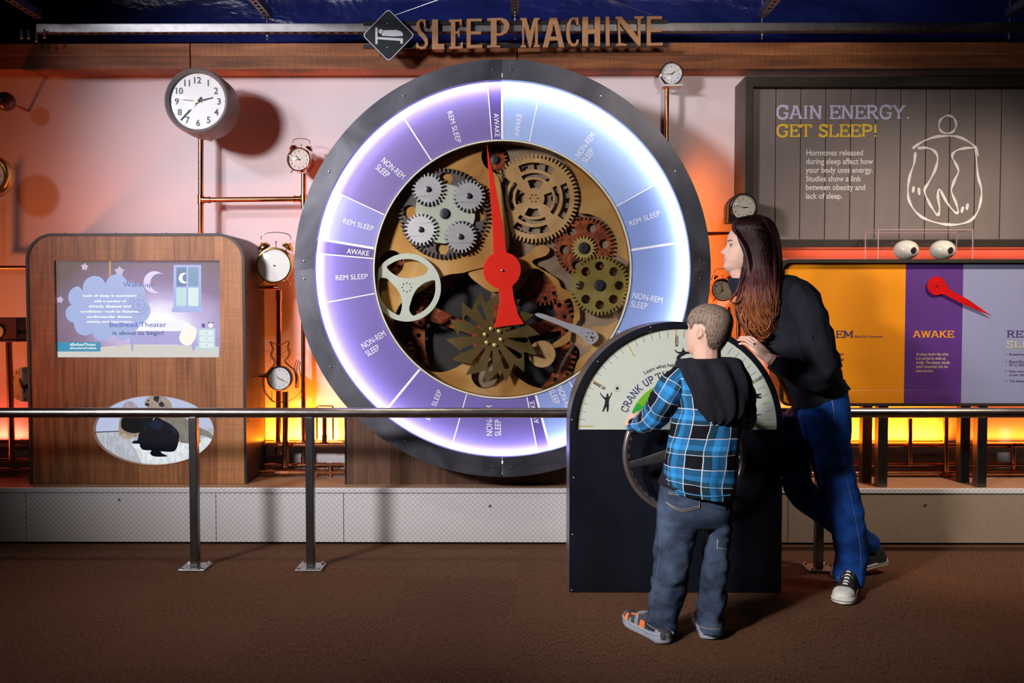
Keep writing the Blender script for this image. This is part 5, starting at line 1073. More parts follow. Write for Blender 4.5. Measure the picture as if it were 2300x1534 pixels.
m = MB(); m.plate([arch(RK, 0.004), arch(RK-0.006, 0.004)], YK+0.0035, DK); m.build('side_band', mat('burnished_band', (0.20, 0.20, 0.21), 0.34, 0.8, var=0.3, scale=7), con, ang=30)
m = MB(); m.plate([arch(RK-0.008, 0.006)], YK+DK-0.02, 0.01); m.build('back_plate', M_black, con, smooth=False)
for x, y in ((1279+3, 943), (1286, 1073), (1283, 1201), (1281, 1326), (1340, 812), (1459, 735), (1752, 1073), (1752, 1201)):
    q = P(x, y, YK); m = MB(); m.ell(Vector((q.x+0.006, YK, q.z)), 0.0045, 0.003, 0.0045, nu=10, nv=6); m.build('screw', M_bolt, front)
YF = YK+0.022
M_dial = mat('pale_green_dial', (0.60, 0.66, 0.57), 0.35, var=0.02, scale=6)
m = MB(); m.plate([[(KX-RD-0.004, zdial-0.004)]+[(KX-(RD+0.004)*cos(pi*k/60), K.z+(RD+0.004)*sin(pi*k/60)) for k in range(61)]+[(KX+RD+0.004, zdial-0.004)]], YF, 0.004)
dial = m.build('dial', M_dial, con, smooth=False)
m = MB(); m.plate([[(KX-RD, zdial)]+[(KX-RD*cos(pi*k/60), K.z+RD*sin(pi*k/60)) for k in range(61)]+[(KX+RD, zdial)]], YK+0.004, 0.003); m.build('dial_glass', glassmat('dial_cover'), con, smooth=False)
M_ochre = mat('ochre_line', (0.55, 0.36, 0.08), 0.5, var=0.0); M_navy = mat('navy_print', (0.02, 0.025, 0.12), 0.5, var=0.0)
RDp = RD/S(YF)
def tick(a, r0, r1, wd, mt):
    a = radians(a); u = Vector((-cos(a), sin(a))); v = Vector((sin(a), cos(a)))*wd/2; c2 = Vector((KX, K.z)); q = [c2+u*r0-v, c2+u*r1-v, c2+u*r1+v, c2+u*r0+v]
    m = MB(); m.plate([[tuple(p) for p in q]], YF-0.0006, 0.0005); return m.build('tick', mt, dial, smooth=False)
for i in range(0, 37):
    a = i*5
    if a % 30 == 0: tick(a if 0 < a < 180 else (0.9 if a == 0 else 179.1), RD*0.82, RD*0.995, 0.0042, M_ochre)
    else: tick(a, RD*0.90, RD*0.975, 0.0013, M_ink)
def arctext(s, r, a0, a1, hgt, mt, slabf=False, bold=0.01):
    """letters standing on an arc around the dial's centre, from angle a0 to a1 (degrees from the left end, clockwise)"""
    ws = [G[ch][0] if slabf else {'i': 0.25, 'l': 0.25, ' ': 0.3, 'w': 0.8, 'm': 0.85, 't': 0.35, 'r': 0.38}.get(ch, 0.56) for ch in s]; tot = sum(ws); acc = 0
    for ch, w_ in zip(s, ws):
        a = radians(a0+(a1-a0)*(acc+w_/2)/tot); acc += w_
        if ch == ' ': continue
        vs, fs = slab_glyphs(ch, 0.16) if slabf else text_mesh(ch, bold)
        cxm = (w_/2) if slabf else (min(v[0] for v in vs)+max(v[0] for v in vs))/2; sc = hgt if slabf else hgt/0.73
        u = Vector((-cos(a), sin(a))); v_ = Vector((sin(a), cos(a))); c2 = Vector((KX, K.z))+u*r
        m = MB(); m.add([((c2+v_*(p[0]-cxm)*sc*(0.86 if slabf else 1)+u*p[1]*sc).x, YF-0.0008-p[2], (c2+v_*(p[0]-cxm)*sc*(0.86 if slabf else 1)+u*p[1]*sc).y) for p in vs], fs); m.build('dial_text', mt, dial, smooth=False)
arctext('CRANK UP', 114*kK, 17, 66, 16*kK, M_navy, True); arctext('THE DAY', 114*kK, 68, 116, 16*kK, M_ink, True)
arctext('Learn what happens', 139*kK, 60, 98, 8.5*kK, M_ink)
slab('dial_text', 'WAKE UP', (1331, 863, 1361, 870), YF-0.0008, M_ink, dial, rot=radians(-30), th=0.2)
slab('dial_text', 'MIDDAY', (1507, 761.5, 1533, 769), YF-0.0008, M_ink, dial, rot=radians(90), th=0.2)
slab('dial_text', 'GO TO SLEEP', (1676, 852, 1716, 859), YF-0.0008, M_ink, dial, rot=radians(30), th=0.2)
DZ = lambda pts: wpts([(1280+x*0.208696, 740+y*0.208696) for x, y in pts], YF-0.0008)
def icon(n, loops, mt=M_ink): m = MB(); [m.plate([DZ(l)], YF-0.0008, 0.0005) for l in loops]; return m.build(n, mt, dial, smooth=False)
icon('waking_figure', [[(322,685),(332,682),(345,705),(375,730),(395,725),(392,700),(405,688),(416,700),(414,722),(425,722),(440,700),(442,680),(454,676),(450,700),(425,745),(418,790),(420,830),(412,885),(396,886),(394,830),(385,840),(365,880),(346,886),(372,810),(380,760),(362,742),(338,715)]])
sun = [[(510+16*cos(k*pi/8), 634+16*sin(k*pi/8)) for k in range(16)]]
for k in range(14): a = k*2*pi/14; sun.append([(510+24*cos(a), 634+24*sin(a)), (510+42*cos(a+0.1), 634+42*sin(a+0.1)), (510+40*cos(a+0.16), 634+40*sin(a+0.16))])
icon('sun_symbol', sun)
icon('midday_figure', [[(1128,220),(1140,216),(1150,235),(1172,242),(1200,240),(1212,215),(1208,205),(1220,205),(1242,236),(1268,240),(1290,250),(1282,266),(1262,262),(1230,276),(1205,292),(1192,300),(1188,325),(1170,335),(1150,332),(1146,310),(1156,285),(1180,262),(1158,256),(1138,240)], [(1206,240),(1216,180),(1218,180),(1210,242)]])
icon('sleeping_figure', [[(1850,715),(1900,690),(1926,664),(1965,668),(2000,692),(2060,690),(2064,700),(2030,715),(2062,728),(2064,742),(1900,746),(1850,742)]])
gseg = ((12, 33, '#1fa52a'), (33, 62, '#6ab41a'), (62, 90, '#d8cc1a'), (90, 118, '#e59a18'), (118, 146, '#d8521a'), (146, 168, '#b81818'))
for a0, a1, c_ in gseg:
    n = 10; r0, r1 = 60*kK, 104*kK; o = [(KX-r1*cos(radians(a0+(a1-a0)*k/n)), K.z+r1*sin(radians(a0+(a1-a0)*k/n))) for k in range(n+1)]+[(KX-r0*cos(radians(a1-(a1-a0)*k/n)), K.z+r0*sin(radians(a1-(a1-a0)*k/n))) for k in range(n+1)]
    m = MB(); m.plate([o], YF-0.0008, 0.0005); m.build('colour_band', mat('band_'+c_[1:], c_, 0.5, var=0.0), dial, smooth=False)
m = MB(); m.plate([DZ([(1700,945),(2050,908),(2052,912),(1700,962)])], YF-0.006, 0.001); m.build('dial_hand', mat('dark_red_hand', (0.35, 0.02, 0.02), 0.4), dial, smooth=False)
# steering wheel on the console front
YWh = YK-0.13; W0 = P(1537, 1019, YWh); Rw = 133*S(YWh)
swh = P(1537, 1019, YWh)
m = MB(); m.tube([(W0.x+Rw*sin(2*pi*k/72), YWh, W0.z+Rw*cos(2*pi*k/72)) for k in range(72)], 0.0125, 14, closed=True)
M_rim = mat('polished_dark_rim', (0.50, 0.43, 0.40), 0.26, 0.9, var=0.15, scale=8)
sw = m.build('steering_wheel', M_rim, con, origin=W0)
m = MB(); n = 160      # finger-grip waves on the inner side
m.tube([(W0.x+(Rw-0.010+0.0035*sin(2*pi*k/n*40))*sin(2*pi*k/n), YWh+0.004, W0.z+(Rw-0.010+0.0035*sin(2*pi*k/n*40))*cos(2*pi*k/n)) for k in range(n)], 0.0095, 8, closed=True); m.build('grip', M_rim, sw)
for a in (258, 18, 138):
    a = radians(a); u = Vector((sin(a), 0, cos(a))); v = Vector((cos(a), 0, -sin(a))); m = MB(); q0 = Vector((W0.x, YWh+0.035, W0.z)); q1 = Vector((W0.x, YWh, W0.z))
    m.loft([(q0+u*0.03, v*0.027, Vector((0, 0.005, 0))), (q0+u*0.08, v*0.024, Vector((0, 0.005, 0))), (q1+u*(Rw-0.07)+Vector((0, 0.012, 0)), v*0.017, Vector((0, 0.005, 0))), (q1+u*(Rw-0.004), v*0.014, Vector((0, 0.005, 0)))], 16, 4); m.build('spoke', M_galv, sw)
m = MB(); m.lathe((W0.x, YWh, W0.z), [(0, 0.012), (0.03, 0.014), (0.042, 0.025), (0.042, 0.055), (0.02, 0.06), (0.02, 0.131)], seg=32); m.build('hub', M_black, sw)
# ------------------------------------------------------------------ board: GAIN ENERGY. GET SLEEP!
YB = 4.845
root = thing('energy_board', P(2000, 550, YB), 'dark-framed board of grey-brown planks lettered GAIN ENERGY. GET SLEEP! with a chalk figure', 'display board')
M_frame = mat('dark_bronze_frame', (0.050, 0.040, 0.030), 0.45, 0.4, var=0.25, scale=5)
fx0, fx1, fz0, fz1 = P(1672, 400, YB).x, 3.35, P(1672, 556, YB).z, P(1672, 171, YB).z
ft = 0.055
m = MB(); m.plate([[(fx0, fz0), (fx1, fz0), (fx1, fz1), (fx0, fz1)], [(fx0+0.045, fz0+0.045), (fx1-0.045, fz0+0.045), (fx1-0.045, fz1-ft), (fx0+0.045, fz1-ft)]], YB, 0.03); bevel(m.build('frame', M_frame, root, smooth=False), 0.003)
m = MB(); m.plate([[(fx0+0.001, fz0+0.001), (fx1-0.001, fz0+0.001), (fx1-0.001, fz1-0.001), (fx0+0.001, fz1-0.001)], [(fx0+0.01, fz0+0.01), (fx1-0.01, fz0+0.01), (fx1-0.01, fz1-0.01), (fx0+0.01, fz1-0.01)]], YB+0.0305, YW-YB-0.035); m.build('frame_side', M_frame, root, smooth=False)
YPk = YB+0.05
M_plank = mat('grey_brown_plank', (0.21, 0.165, 0.150), 0.55, var=0.08, scale=4, stretch=(3, 1, 1), bump=0.05, bscale=40)
edges = [1690, 1742, 1798, 1854, 1910, 1966, 2022, 2079, 2133, 2190, 2248, 2306, 2364]
planks = []
for i in range(len(edges)-1):
    a, b_ = P(edges[i], 360, YPk).x+0.002, P(edges[i+1], 360, YPk).x-0.002; m = MB(); m.box(a, min(b_, fx1-0.02), YPk, YPk+0.015, fz0+0.03, fz1-0.03); planks.append(bevel(m.build('plank', M_plank, root, smooth=False), 0.002))
m = MB(); m.box(fx0+0.012, fx1-0.012, YPk+0.017, YPk+0.03, fz0+0.015, fz1-0.015); m.build('backing', M_black, root, smooth=False)
M_lil = mat('lilac_print', (0.62, 0.58, 0.80), 0.6, var=0.12, scale=60); M_yel = mat('yellow_print', (0.98, 0.60, 0.04), 0.6, var=0.12, scale=60); M_chalk = mat('chalk_white', (0.85, 0.80, 0.75), 0.7, var=0.15, scale=90)
slab('headline_text', 'GAIN ENERGY.', (1745, 235, 2040, 269), YPk-0.001, M_lil, root, th=0.18); slab('headline_text', 'GET SLEEP!', (1745, 278, 1967, 309), YPk-0.001, M_yel, root, th=0.18)
lettering('board_text', 'Hormones released\nduring sleep affect how\nyour body uses energy.\nStudies show a link\nbetween obesity and\nlack of sleep.', (1810, 337, 1960, 450), YPk-0.001, M_chalk, root, bold=0.014, line=1.05)
def chalk(pts, wd=6.0, name='chalk_line'):
    sm = smoothpts(pts, 6, False); L_ = []; R_ = []
    for i, p in enumerate(sm):
        a = Vector(sm[min(i+1, len(sm)-1)])-Vector(sm[max(i-1, 0)]); n_ = Vector((-a.y, a.x)).normalized()*wd/2*(0.8+0.3*sin(i*0.6)); L_.append(tuple(Vector(p)+n_)); R_.append(tuple(Vector(p)-n_))
    m = MB(); A = wpts(L_, YPk-0.001); B = wpts(R_, YPk-0.001)
    for i in range(len(A)-1): m.add([(A[i][0], YPk-0.001-i*2e-5, A[i][1]), (A[i+1][0], YPk-0.001-i*2e-5, A[i+1][1]), (B[i+1][0], YPk-0.001-i*2e-5, B[i+1][1]), (B[i][0], YPk-0.001-i*2e-5, B[i][1])], [(0, 1, 2, 3)])
    return m.build(name, M_chalk, root, smooth=False)
BZ = lambda pts: [(1450+x*0.36957, 100+y*0.36957) for x, y in pts]
chalk(BZ([(1870,440),(1830,432),(1795,455),(1782,495),(1800,530),(1840,540),(1872,525),(1888,490),(1875,450),(1850,436)]), 5)
chalk(BZ([(1622,632),(1680,592),(1760,562),(1850,555),(1920,568),(1990,610),(2012,640),(2022,678)]), 6)
chalk(BZ([(1640,655),(1632,720),(1606,800),(1594,880),(1602,950),(1640,1015),(1700,1060),(1800,1090),(1890,1094),(1970,1072),(2015,1020),(2036,950),(2040,880),(2018,790),(2006,640)]), 6)
chalk(BZ([(1655,630),(1710,628),(1755,648),(1775,690),(1760,760),(1725,830),(1695,885),(1712,940),(1745,1000),(1775,1036),(1786,1000),(1776,920),(1786,880),(1830,960),(1880,1020),(1898,1014),(1884,960),(1858,890),(1875,830),(1900,770),(1880,720),(1862,680),(1880,650),(1930,632),(2000,628)]), 6)
for q in ([(1630,862),(1625,900)], [(1660,870),(1664,915)], [(1930,985),(1920,1022)], [(1958,966),(1952,1005)]): chalk(BZ(q), 6)

# ------------------------------------------------------------------ sleep stage display (prints behind glass on legs)
YDp = 4.64; dz0, dz1 = P(2000, 907, YDp).z, P(2000, 590, YDp).z; dx0 = P(1752, 700, YDp).x; dx1 = 3.35
root = thing('sleep_stage_display', (2.2, YDp, ztop), 'wide display of orange, purple and lavender sleep stage panels behind glass on legs', 'display')
M_dk = mat('dark_bronze_case', (0.060, 0.048, 0.036), 0.4, 0.5, var=0.2, scale=5)
def rl(x0, x1, z0, z1, r): return rrect(x0, z0, x1, z1, r, 5)
m = MB(); m.plate([rl(dx0, dx1, dz0-0.012, dz1+0.018, 0.05), rl(dx0+0.012, dx1-0.012, dz0+0.002, dz1, 0.04)], YDp-0.004, 0.19); m.build('case', M_dk, root, ang=30)
m = MB(); m.box(dx0+0.03, dx1-0.03, YDp+0.17, YDp+0.18, dz0, dz1); m.build('case_back', M_black, root, smooth=False)
YPn = YDp+0.03
def panel(x0, x1, col): 
    a, b_ = P(x0, 700, YPn).x, min(P(x1, 700, YPn).x, dx1-0.02); m = MB(); m.box(a, b_, YPn, YPn+0.01, dz0-0.004, dz1+0.004); return m.build('print_panel', col, root, smooth=False)
p1 = panel(1762, 2033, mat('print_orange', (1.0, 0.34, 0.002), 0.5, var=0.02)); p2 = panel(2033, 2162, mat('print_plum', (0.105, 0.030, 0.22), 0.5, var=0.02)); p3 = panel(2162, 2420, mat('print_dusty_lavender', (0.30, 0.32, 0.50), 0.5, var=0.02))
M_org = mat('orange_print', (0.85, 0.32, 0.02), 0.5, var=0); M_pur = mat('purple_print', (0.07, 0.035, 0.16), 0.5, var=0); M_tanp = mat('tan_print', (0.62, 0.45, 0.33), 0.5, var=0); M_cr = mat('cream_print', (0.60, 0.55, 0.36), 0.5, var=0)
yt = YPn-0.001
slab('panel_title', 'REM', (1858, 742, 1917, 759), yt, M_pur, p1); lettering('panel_text', '(Rapid Eye Movement)', (1919, 753, 1983, 760), yt, M_pur, p1)
for y in (796, 809): lettering('panel_text', 'time' if y < 800 else 'even', (1883, y-4, 1895, y+2), yt, M_pur, p1)
slab('panel_title', 'AWAKE', (2050, 742, 2143, 759), yt, M_org, p2, th=0.19)
lettering('panel_text', "At times during the night,\nit is normal to wake up\nbriefly. The sleeper usually\nwon't remember this the\nnext morning.", (2057, 792, 2134, 837), yt, M_tanp, p2, bold=0.02, shear=0.2)
slab('panel_title', 'REM', (2262, 742, 2321, 758), yt, M_pur, p3); slab('panel_title', 'SLEEP', (2261, 765, 2352, 782), yt, M_cr, p3)
for y, s_ in ((796, 'Breathing is irregular'), (812, 'Blood flow increases'), (820, '50 to 200 percent'), (834, 'Eyes move rapidly'), (842, 'under the eyelids'), (856, 'The sleeper dreams')):
    lettering('panel_text', s_, (2267, y-3, 2267+len(s_)*3.6, y+4), yt, M_pur, p3)
    if y not in (820, 842): q = P(2260, y, yt); m = MB(); m.plate([circ(q.x, q.z, 0.003, 10)], yt, 0.0005); m.build('bullet', M_pur, p3, smooth=False)
m = MB(); Yn = YPn-0.014; q = P(2104, 642, Yn); a = [(2104+21*cos(radians(t)), 642+21*sin(radians(t))) for t in range(62, 352, 10)]
m.plate([wpts(a+[(2132, 650), (2175, 673), (2226, 709), (2165, 684), (2122, 662)], Yn)], Yn, 0.004); nd2 = m.build('needle', mat('red_needle', (0.62, 0.006, 0.008), 0.3), root, smooth=False)
m = MB(); m.tube([(q.x, Yn-0.003, q.z), (q.x, YPn, q.z)], 0.005, 10); m.build('needle_pin', M_bolt, nd2)
m = MB(); m.box(dx0+0.014, dx1-0.014, YDp+0.006, YDp+0.009, dz0+0.004, dz1-0.002); m.build('display_glass', glassmat('display_cover'), root, smooth=False)
for x, Yl, mt in ((1980, YDp+0.02, M_steel), (2202, YDp+0.02, M_steel), (1945, YDp+0.14, M_blacksteel), (2164, YDp+0.14, M_blacksteel)):
    X = P(x, 1000, Yl).x; m = MB(); m.box(X-0.026, X+0.026, Yl-0.02, Yl+0.03, ztop+0.001, dz0-0.013); bevel(m.build('leg', mt, root, smooth=False), 0.003)
# ------------------------------------------------------------------ clear case with two eyeballs, standing on the display
Yb0, Yb1 = YDp+0.015, YDp+0.185; ztp = dz1+0.019
a, b_ = P(1972, 581, Yb0), P(2184, 581, Yb0); zt3 = P(2000, 516, Yb0).z
root = thing('clear_case', ((a.x+b_.x)/2, (Yb0+Yb1)/2, ztp), 'clear acrylic box over two eyeballs on top of the sleep stage display', 'display case')
M_acr = mat('polished_acrylic_edge', (0.70, 0.50, 0.47), 0.2, var=0.05, alpha=0.55); gm = glassmat('clear_acrylic'); M_edge = glassmat('acrylic_edge', (0.75, 0.62, 0.60))
for nm_, bx in (('front_pane', (a.x, b_.x, Yb0, Yb0+0.004, ztp, zt3)), ('back_pane', (a.x, b_.x, Yb1-0.004, Yb1, ztp, zt3)), ('side_pane', (a.x, a.x+0.004, Yb0+0.004, Yb1-0.004, ztp, zt3)), ('side_pane', (b_.x-0.004, b_.x, Yb0+0.004, Yb1-0.004, ztp, zt3)), ('top_pane', (a.x, b_.x, Yb0, Yb1, zt3, zt3+0.004))):
    m = MB(); m.box(*bx); m.build(nm_, gm, root, smooth=False)
for e0, e1 in [((x, y, ztp), (x, y, zt3)) for x in (a.x, b_.x) for y in (Yb0, Yb1)]+[((a.x, y, zt3), (b_.x, y, zt3)) for y in (Yb0, Yb1)]+[((x, Yb0, zt3), (x, Yb1, zt3)) for x in (a.x, b_.x)]:
    m = MB(); m.bar(e0, e1, 0.004, 0.004, (0, 1, 0) if e0[2] != e1[2] else (0, 0, 1)); m.build('edge', M_acr, root, smooth=False)
M_eye = mat('glossy_eye_white', (0.80, 0.77, 0.66), 0.14, var=0.02, scale=4, coat=0.5)
for px, lab in ((2035, 'glossy white model eyeball on the left in the clear case'), (2117, 'glossy white model eyeball on the right in the clear case')):
    q = P(px, 561, YDp+0.1); r = 27*S(q.y); q.z = ztp+r*0.82+0.001; m = MB(); m.ell(q, r, r, r*0.82, nu=40, nv=24); ey = tag(m.build('model_eyeball', M_eye), lab, 'eyeball', 'model eyeballs in the clear case')
    d = Vector((0.22, -0.95, -0.10)).normalized(); R = Vector((0, 0, 1)).rotation_difference(d).to_matrix(); m = MB(); n0 = 0
    m.ell((0, 0, 0), r*0.27, r*0.27, r*0.05, nu=24, nv=8); m.v = [q+R @ (v+Vector((0, 0, r*0.955))) for v in m.v]; m.build('pupil', mat('dark_pupil', (0.03, 0.022, 0.018), 0.15, var=0.0), ey)
# ------------------------------------------------------------------ copper pipes under the display
pipe([[(1760, 1001, 4.985), (2400, 1001, 4.985)]], 0.0125, [(2285, 1001, 1, 0, 4.985)], 'upper horizontal copper pipe under the sleep stage display')
pipe([[(1760, 1044, 4.955), (2400, 1044, 4.955)], [(2044, 940, 4.955), (2044, 1044, 4.955)], [(2276, 1005, 4.955), (2276, 1064, 4.955)]], 0.0125, [(2044, 1044, 1, 0, 4.955, 0, 1)], 'middle horizontal copper pipe under the sleep stage display with an upright')
pipe([[(1760, 1063, 4.92), (1946, 1063, 4.92)], [(1990, 1063, 4.92), (2400, 1063, 4.92)], [(2125, 930, 4.92), (2125, 1069, 4.92)]], 0.0130, [(1940, 1063, 1, 0, 4.92), (2125, 1063, 1, 0, 4.92, 0, 1)], 'lowest horizontal copper pipe under the sleep stage display with an upright')
# ------------------------------------------------------------------ people: shared builders
from mathutils.bvhtree import BVHTree
def interp(tab, z):
    if z <= tab[0][0]: return tab[0][1:]
    for a, b in zip(tab, tab[1:]):
        if z <= b[0]:
            t = (z-a[0])/(b[0]-a[0]); t = t*t*(3-2*t)*0.5+t*0.5; return [p+(q-p)*t for p, q in zip(a[1:], b[1:])]
    return tab[-1][1:]
HEAD = [(-0.03,.30,.06,.10),(0.0,.36,.10,.15),(0.05,.405,.15,.20),(0.09,.415,.20,.225),(0.14,.40,.25,.255),(0.19,.418,.28,.275),(0.25,.418,.32,.29),(0.30,.412,.35,.305),(0.36,.405,.385,.32),(0.44,.395,.41,.335),(0.50,.385,.43,.343),(0.56,.408,.445,.348),(0.66,.415,.455,.352),(0.75,.392,.45,.342),(0.84,.335,.415,.305),(0.91,.25,.345,.245),(0.96,.165,.25,.17),(0.99,.07,.12,.08),(1.0,.01,.02,.01)]
NOSE = [(0.27,0.0),(0.295,0.03),(0.315,0.085),(0.345,0.112),(0.375,0.105),(0.42,0.072),(0.47,0.045),(0.53,0.018),(0.57,0.0)]
def head_point(z, ph, off=0.0, face=True):
    """point of the head surface, units of head height; x right, y front, z up; ph = 0 front, grows to the right"""
    f, b, w_ = interp(HEAD, z); c, s_ = cos(ph), sin(ph); ee = 2.25
    cc = math.copysign(abs(c)**(2/ee), c); ss = math.copysign(abs(s_)**(2/ee), s_)
    x = (w_+off)*ss; y = ((f+off) if c > 0 else (b+off))*cc
    if face and c > 0:
        n_ = interp(NOSE, z)[0] if 0.27 < z < 0.57 else 0; sg = 0.038+0.03*max(0, min(1, (0.42-z)/0.1))
        y += n_*math.exp(-(x/sg)**2)
        y += 0.022*math.exp(-(x/0.10)**2)*(math.exp(-((z-0.235)/0.016)**2)+math.exp(-((z-0.192)/0.017)**2))
        y -= 0.014*math.exp(-(x/0.11)**2)*math.exp(-((z-0.214)/0.008)**2)
        y -= 0.030*(math.exp(-((x-0.145)/0.075)**2)+math.exp(-((x+0.145)/0.075)**2))*math.exp(-((z-0.49)/0.04)**2)
        y += 0.012*(math.exp(-((x-0.17)/0.08)**2)+math.exp(-((x+0.17)/0.08)**2))*math.exp(-((z-0.38)/0.06)**2)
        y += 0.014*math.exp(-(x/0.09)**2)*math.exp(-((z-0.07)/0.035)**2)
    return Vector((x, y, z))
def frame(fwd, up):
    f = Vector(fwd).normalized(); u = Vector(up); r = f.cross(u).normalized(); u = r.cross(f)
    return Matrix((r, f, u)).transposed()           # columns: right, front, up
def add_head(m, base, R, hs, ears=True):
    n, k = 64, 72; vs = []; fs = []
    for i in range(k+1):
        z = -0.03+1.03*i/k
        for j in range(n): vs.append(base+R @ (head_point(z, 2*pi*j/n)*hs))
    for i in range(k):
        for j in range(n): fs.append((i*n+j, i*n+(j+1) % n, (i+1)*n+(j+1) % n, (i+1)*n+j))
    fs.append(tuple(reversed(range(n)))); fs.append(tuple(k*n+j for j in range(n))); m.add(vs, fs)
    if ears:
        for s_ in (-1, 1):
            c = base+R @ (Vector((s_*0.366, -0.03, 0.455))*hs); Re = R @ Euler((radians(-10), 0, radians(-s_*28))).to_matrix()
            m.ell(c, 0.026*hs, 0.066*hs, 0.102*hs, Re, 16, 10)
            pts = [c+Re @ Vector((s_*0.026*hs, -0.056*hs*cos(t)-0.005*hs, 0.092*hs*sin(t))) for t in [radians(a) for a in range(-50, 200, 18)]]
            m.tube(pts, 0.015*hs, 8)
            m.ell(c+Re @ Vector((0.0, 0.02*hs, -0.085*hs)), 0.02*hs, 0.03*hs, 0.03*hs, Re, 10, 8)
def add_hand(m, W, fwd, back, thumb, size=1.0, curl=(25, 25, 20), spread=0.10, tcurl=20, lens_=(0.074, 0.082, 0.076, 0.060)):
    """palm, four unequal jointed fingers and a thumb; back = direction the back of the hand faces, thumb = side of the thumb"""
    f = Vector(fwd).normalized(); b_ = (Vector(back)-f*f.dot(Vector(back))).normalized(); t = Vector(thumb); t = (t-f*f.dot(t)-b_*b_.dot(t)).normalized(); s = size; W = Vector(W)
    m.loft([(W-f*0.012*s, t*0.026*s, b_*0.019*s), (W+f*0.010*s, t*0.029*s, b_*0.017*s), (W+f*0.045*s, t*0.039*s, b_*0.015*s), (W+f*0.080*s, t*0.041*s, b_*0.0125*s), (W+f*0.090*s, t*0.039*s, b_*0.010*s)], 20, 2.6)
    for i in range(4):
        lat = (0.030-0.020*i)*s; p = W+f*((0.086 if i in (1, 2) else 0.080)*s)+t*lat; d = (f+t*(spread*(1.5-i)*0.5)).normalized(); nb = b_.copy(); L = lens_[i]*s; r = (0.0088-0.0006*i)*s
        for k, (fr_, a) in enumerate(zip((0.46, 0.30, 0.24), curl)):
            a = radians(a*(1+0.06*i)); d2 = d*cos(a)-nb*sin(a); nb = nb*cos(a)+d*sin(a); d = d2.normalized(); q = p+d*L*fr_
            m.cap(p, q, r, r*0.93, 12); r *= 0.93; p = q
    p = W+f*0.022*s+t*0.028*s; d = (f*0.62+t*0.62-b_*0.35).normalized()
    for k, (L, a, r) in enumerate(((0.040, 0, 0.0125), (0.032, tcurl, 0.0100), (0.026, tcurl, 0.0092))):
        d = (d+(f*0.7-b_*0.5-t*0.5)*radians(a)).normalized(); q = p+d*L*s; m.cap(p, q, r*s, r*0.92*s, 12); p = q
def floor_at(x, y):
    d = RM @ Vector(((x-CX)/F, -(y-CY)/F, -1.0)); t = -H/d.z; return Vector((0, 0, H))+d*t
def rows(tab):
    """loft sections from the figure's outline: (left x, left y, right x, right y, distance, half depth[, exponent])"""
    out = []
    for q in tab:
        l, r = P(q[0], q[1], q[4]), P(q[2], q[3], q[4]); sec = ((l+r)/2, (r-l)/2, Vector((0, q[5], 0)))
        out.append(sec if len(q) < 7 else (*sec, q[6]))
    return out
def resample(secs, n):
    """smooth in-between sections"""
    A = [tuple(s_[0]) for s_ in secs]; U = [tuple(s_[1]) for s_ in secs]; V = [tuple(s_[2]) for s_ in secs]
    A, U, V = smoothpts(A, n, False), smoothpts(U, n, False), smoothpts(V, n, False)
    return [(Vector(a), Vector(u), Vector(v)) for a, u, v in zip(A, U, V)]
def limb_secs(path):
    """sections across a path of (point, half width, half depth)"""
    pts = [Vector(q[0]) for q in path]; out = []; prev = None
    for i, q in enumerate(path):
        t = (pts[min(i+1, len(pts)-1)]-pts[max(i-1, 0)]).normalized(); v = Vector((0, 1, 0)); v = (v-t*t.dot(v))
        if v.length < 0.25: v = Vector((0, 0, -1)); v = v-t*t.dot(v)
        v.normalize(); u = v.cross(t).normalized()
        if prev is not None and u.dot(prev) < 0: u, v = -u, -v
        prev = u; out.append((pts[i], u*q[1], v*q[2]))
    return out
def cloth(name, secs, mt, parent, seg=48, e=2.2, per=None, wr=(), n=4, cap=True, fold=None, vscale=1.0):
    """a garment piece: smooth tube through the sections with folds and a woven UV (metres round and along)"""
    S_ = resample(secs, n); vs = []; fs = []; uv = []; acc = 0.0; N = len(S_)
    if per is None:
        s0 = S_[N//2]; per = pi*(s0[1].length+s0[2].length)
    for i, (c, u, v) in enumerate(S_):
        if i: acc += (c-S_[i-1][0]).length
        for k in range(seg):
            a = 2*pi*k/seg; ca, sa = cos(a), sin(a)
            p = c+u*math.copysign(abs(ca)**(2/e), ca)+v*math.copysign(abs(sa)**(2/e), sa); nr = (p-c).normalized()
            d = 0
            for amp, fx, fz, sd in wr: d += noise.noise(Vector((p.x*fx+sd, p.y*fx, p.z*fz+sd)))*amp
            if fold: d += fold(i/(N-1), a)
            vs.append(p+nr*d)
    for i in range(N-1):
        for k in range(seg): fs.append((i*seg+k, i*seg+(k+1) % seg, (i+1)*seg+(k+1) % seg, (i+1)*seg+k))
    m = MB(); m.add(vs, fs)
    if cap: m.add([], []); m.f.append(tuple(reversed(range(seg)))); m.m.append(0); m.f.append(tuple((N-1)*seg+k for k in range(seg))); m.m.append(0)
    o = m.build(name, mt, parent, ang=60); me = o.data; L = me.uv_layers.new(name='UVMap'); accs = [0.0]
    for i in range(1, N): accs.append(accs[-1]+(S_[i][0]-S_[i-1][0]).length)
    for poly in me.polygons:
        ks = [me.loops[li].vertex_index % seg for li in poly.loop_indices]; wrap = max(ks)-min(ks) > seg//2
        for li in poly.loop_indices:
            vi = me.loops[li].vertex_index; k = vi % seg; kk = k+seg if wrap and k == 0 else k
            L.data[li].uv = (kk/seg*per, accs[min(vi//seg, N-1)]*vscale)
    return o
def bvh(o):
    off = WO[o.name] if o.name in WO else Vector((0, 0, 0)); me = o.data
    return BVHTree.FromPolygons([v.co+off for v in me.vertices], [tuple(p.vertices) for p in me.polygons])
def on_surface(tree, x, y, lift=0.001):
    d = (P(x, y, 3.0)-Vector((0, 0, H))).normalized(); hit, nrm, i, dist = tree.ray_cast(Vector((0, 0, H)), d)
    return None if hit is None else hit-d*lift
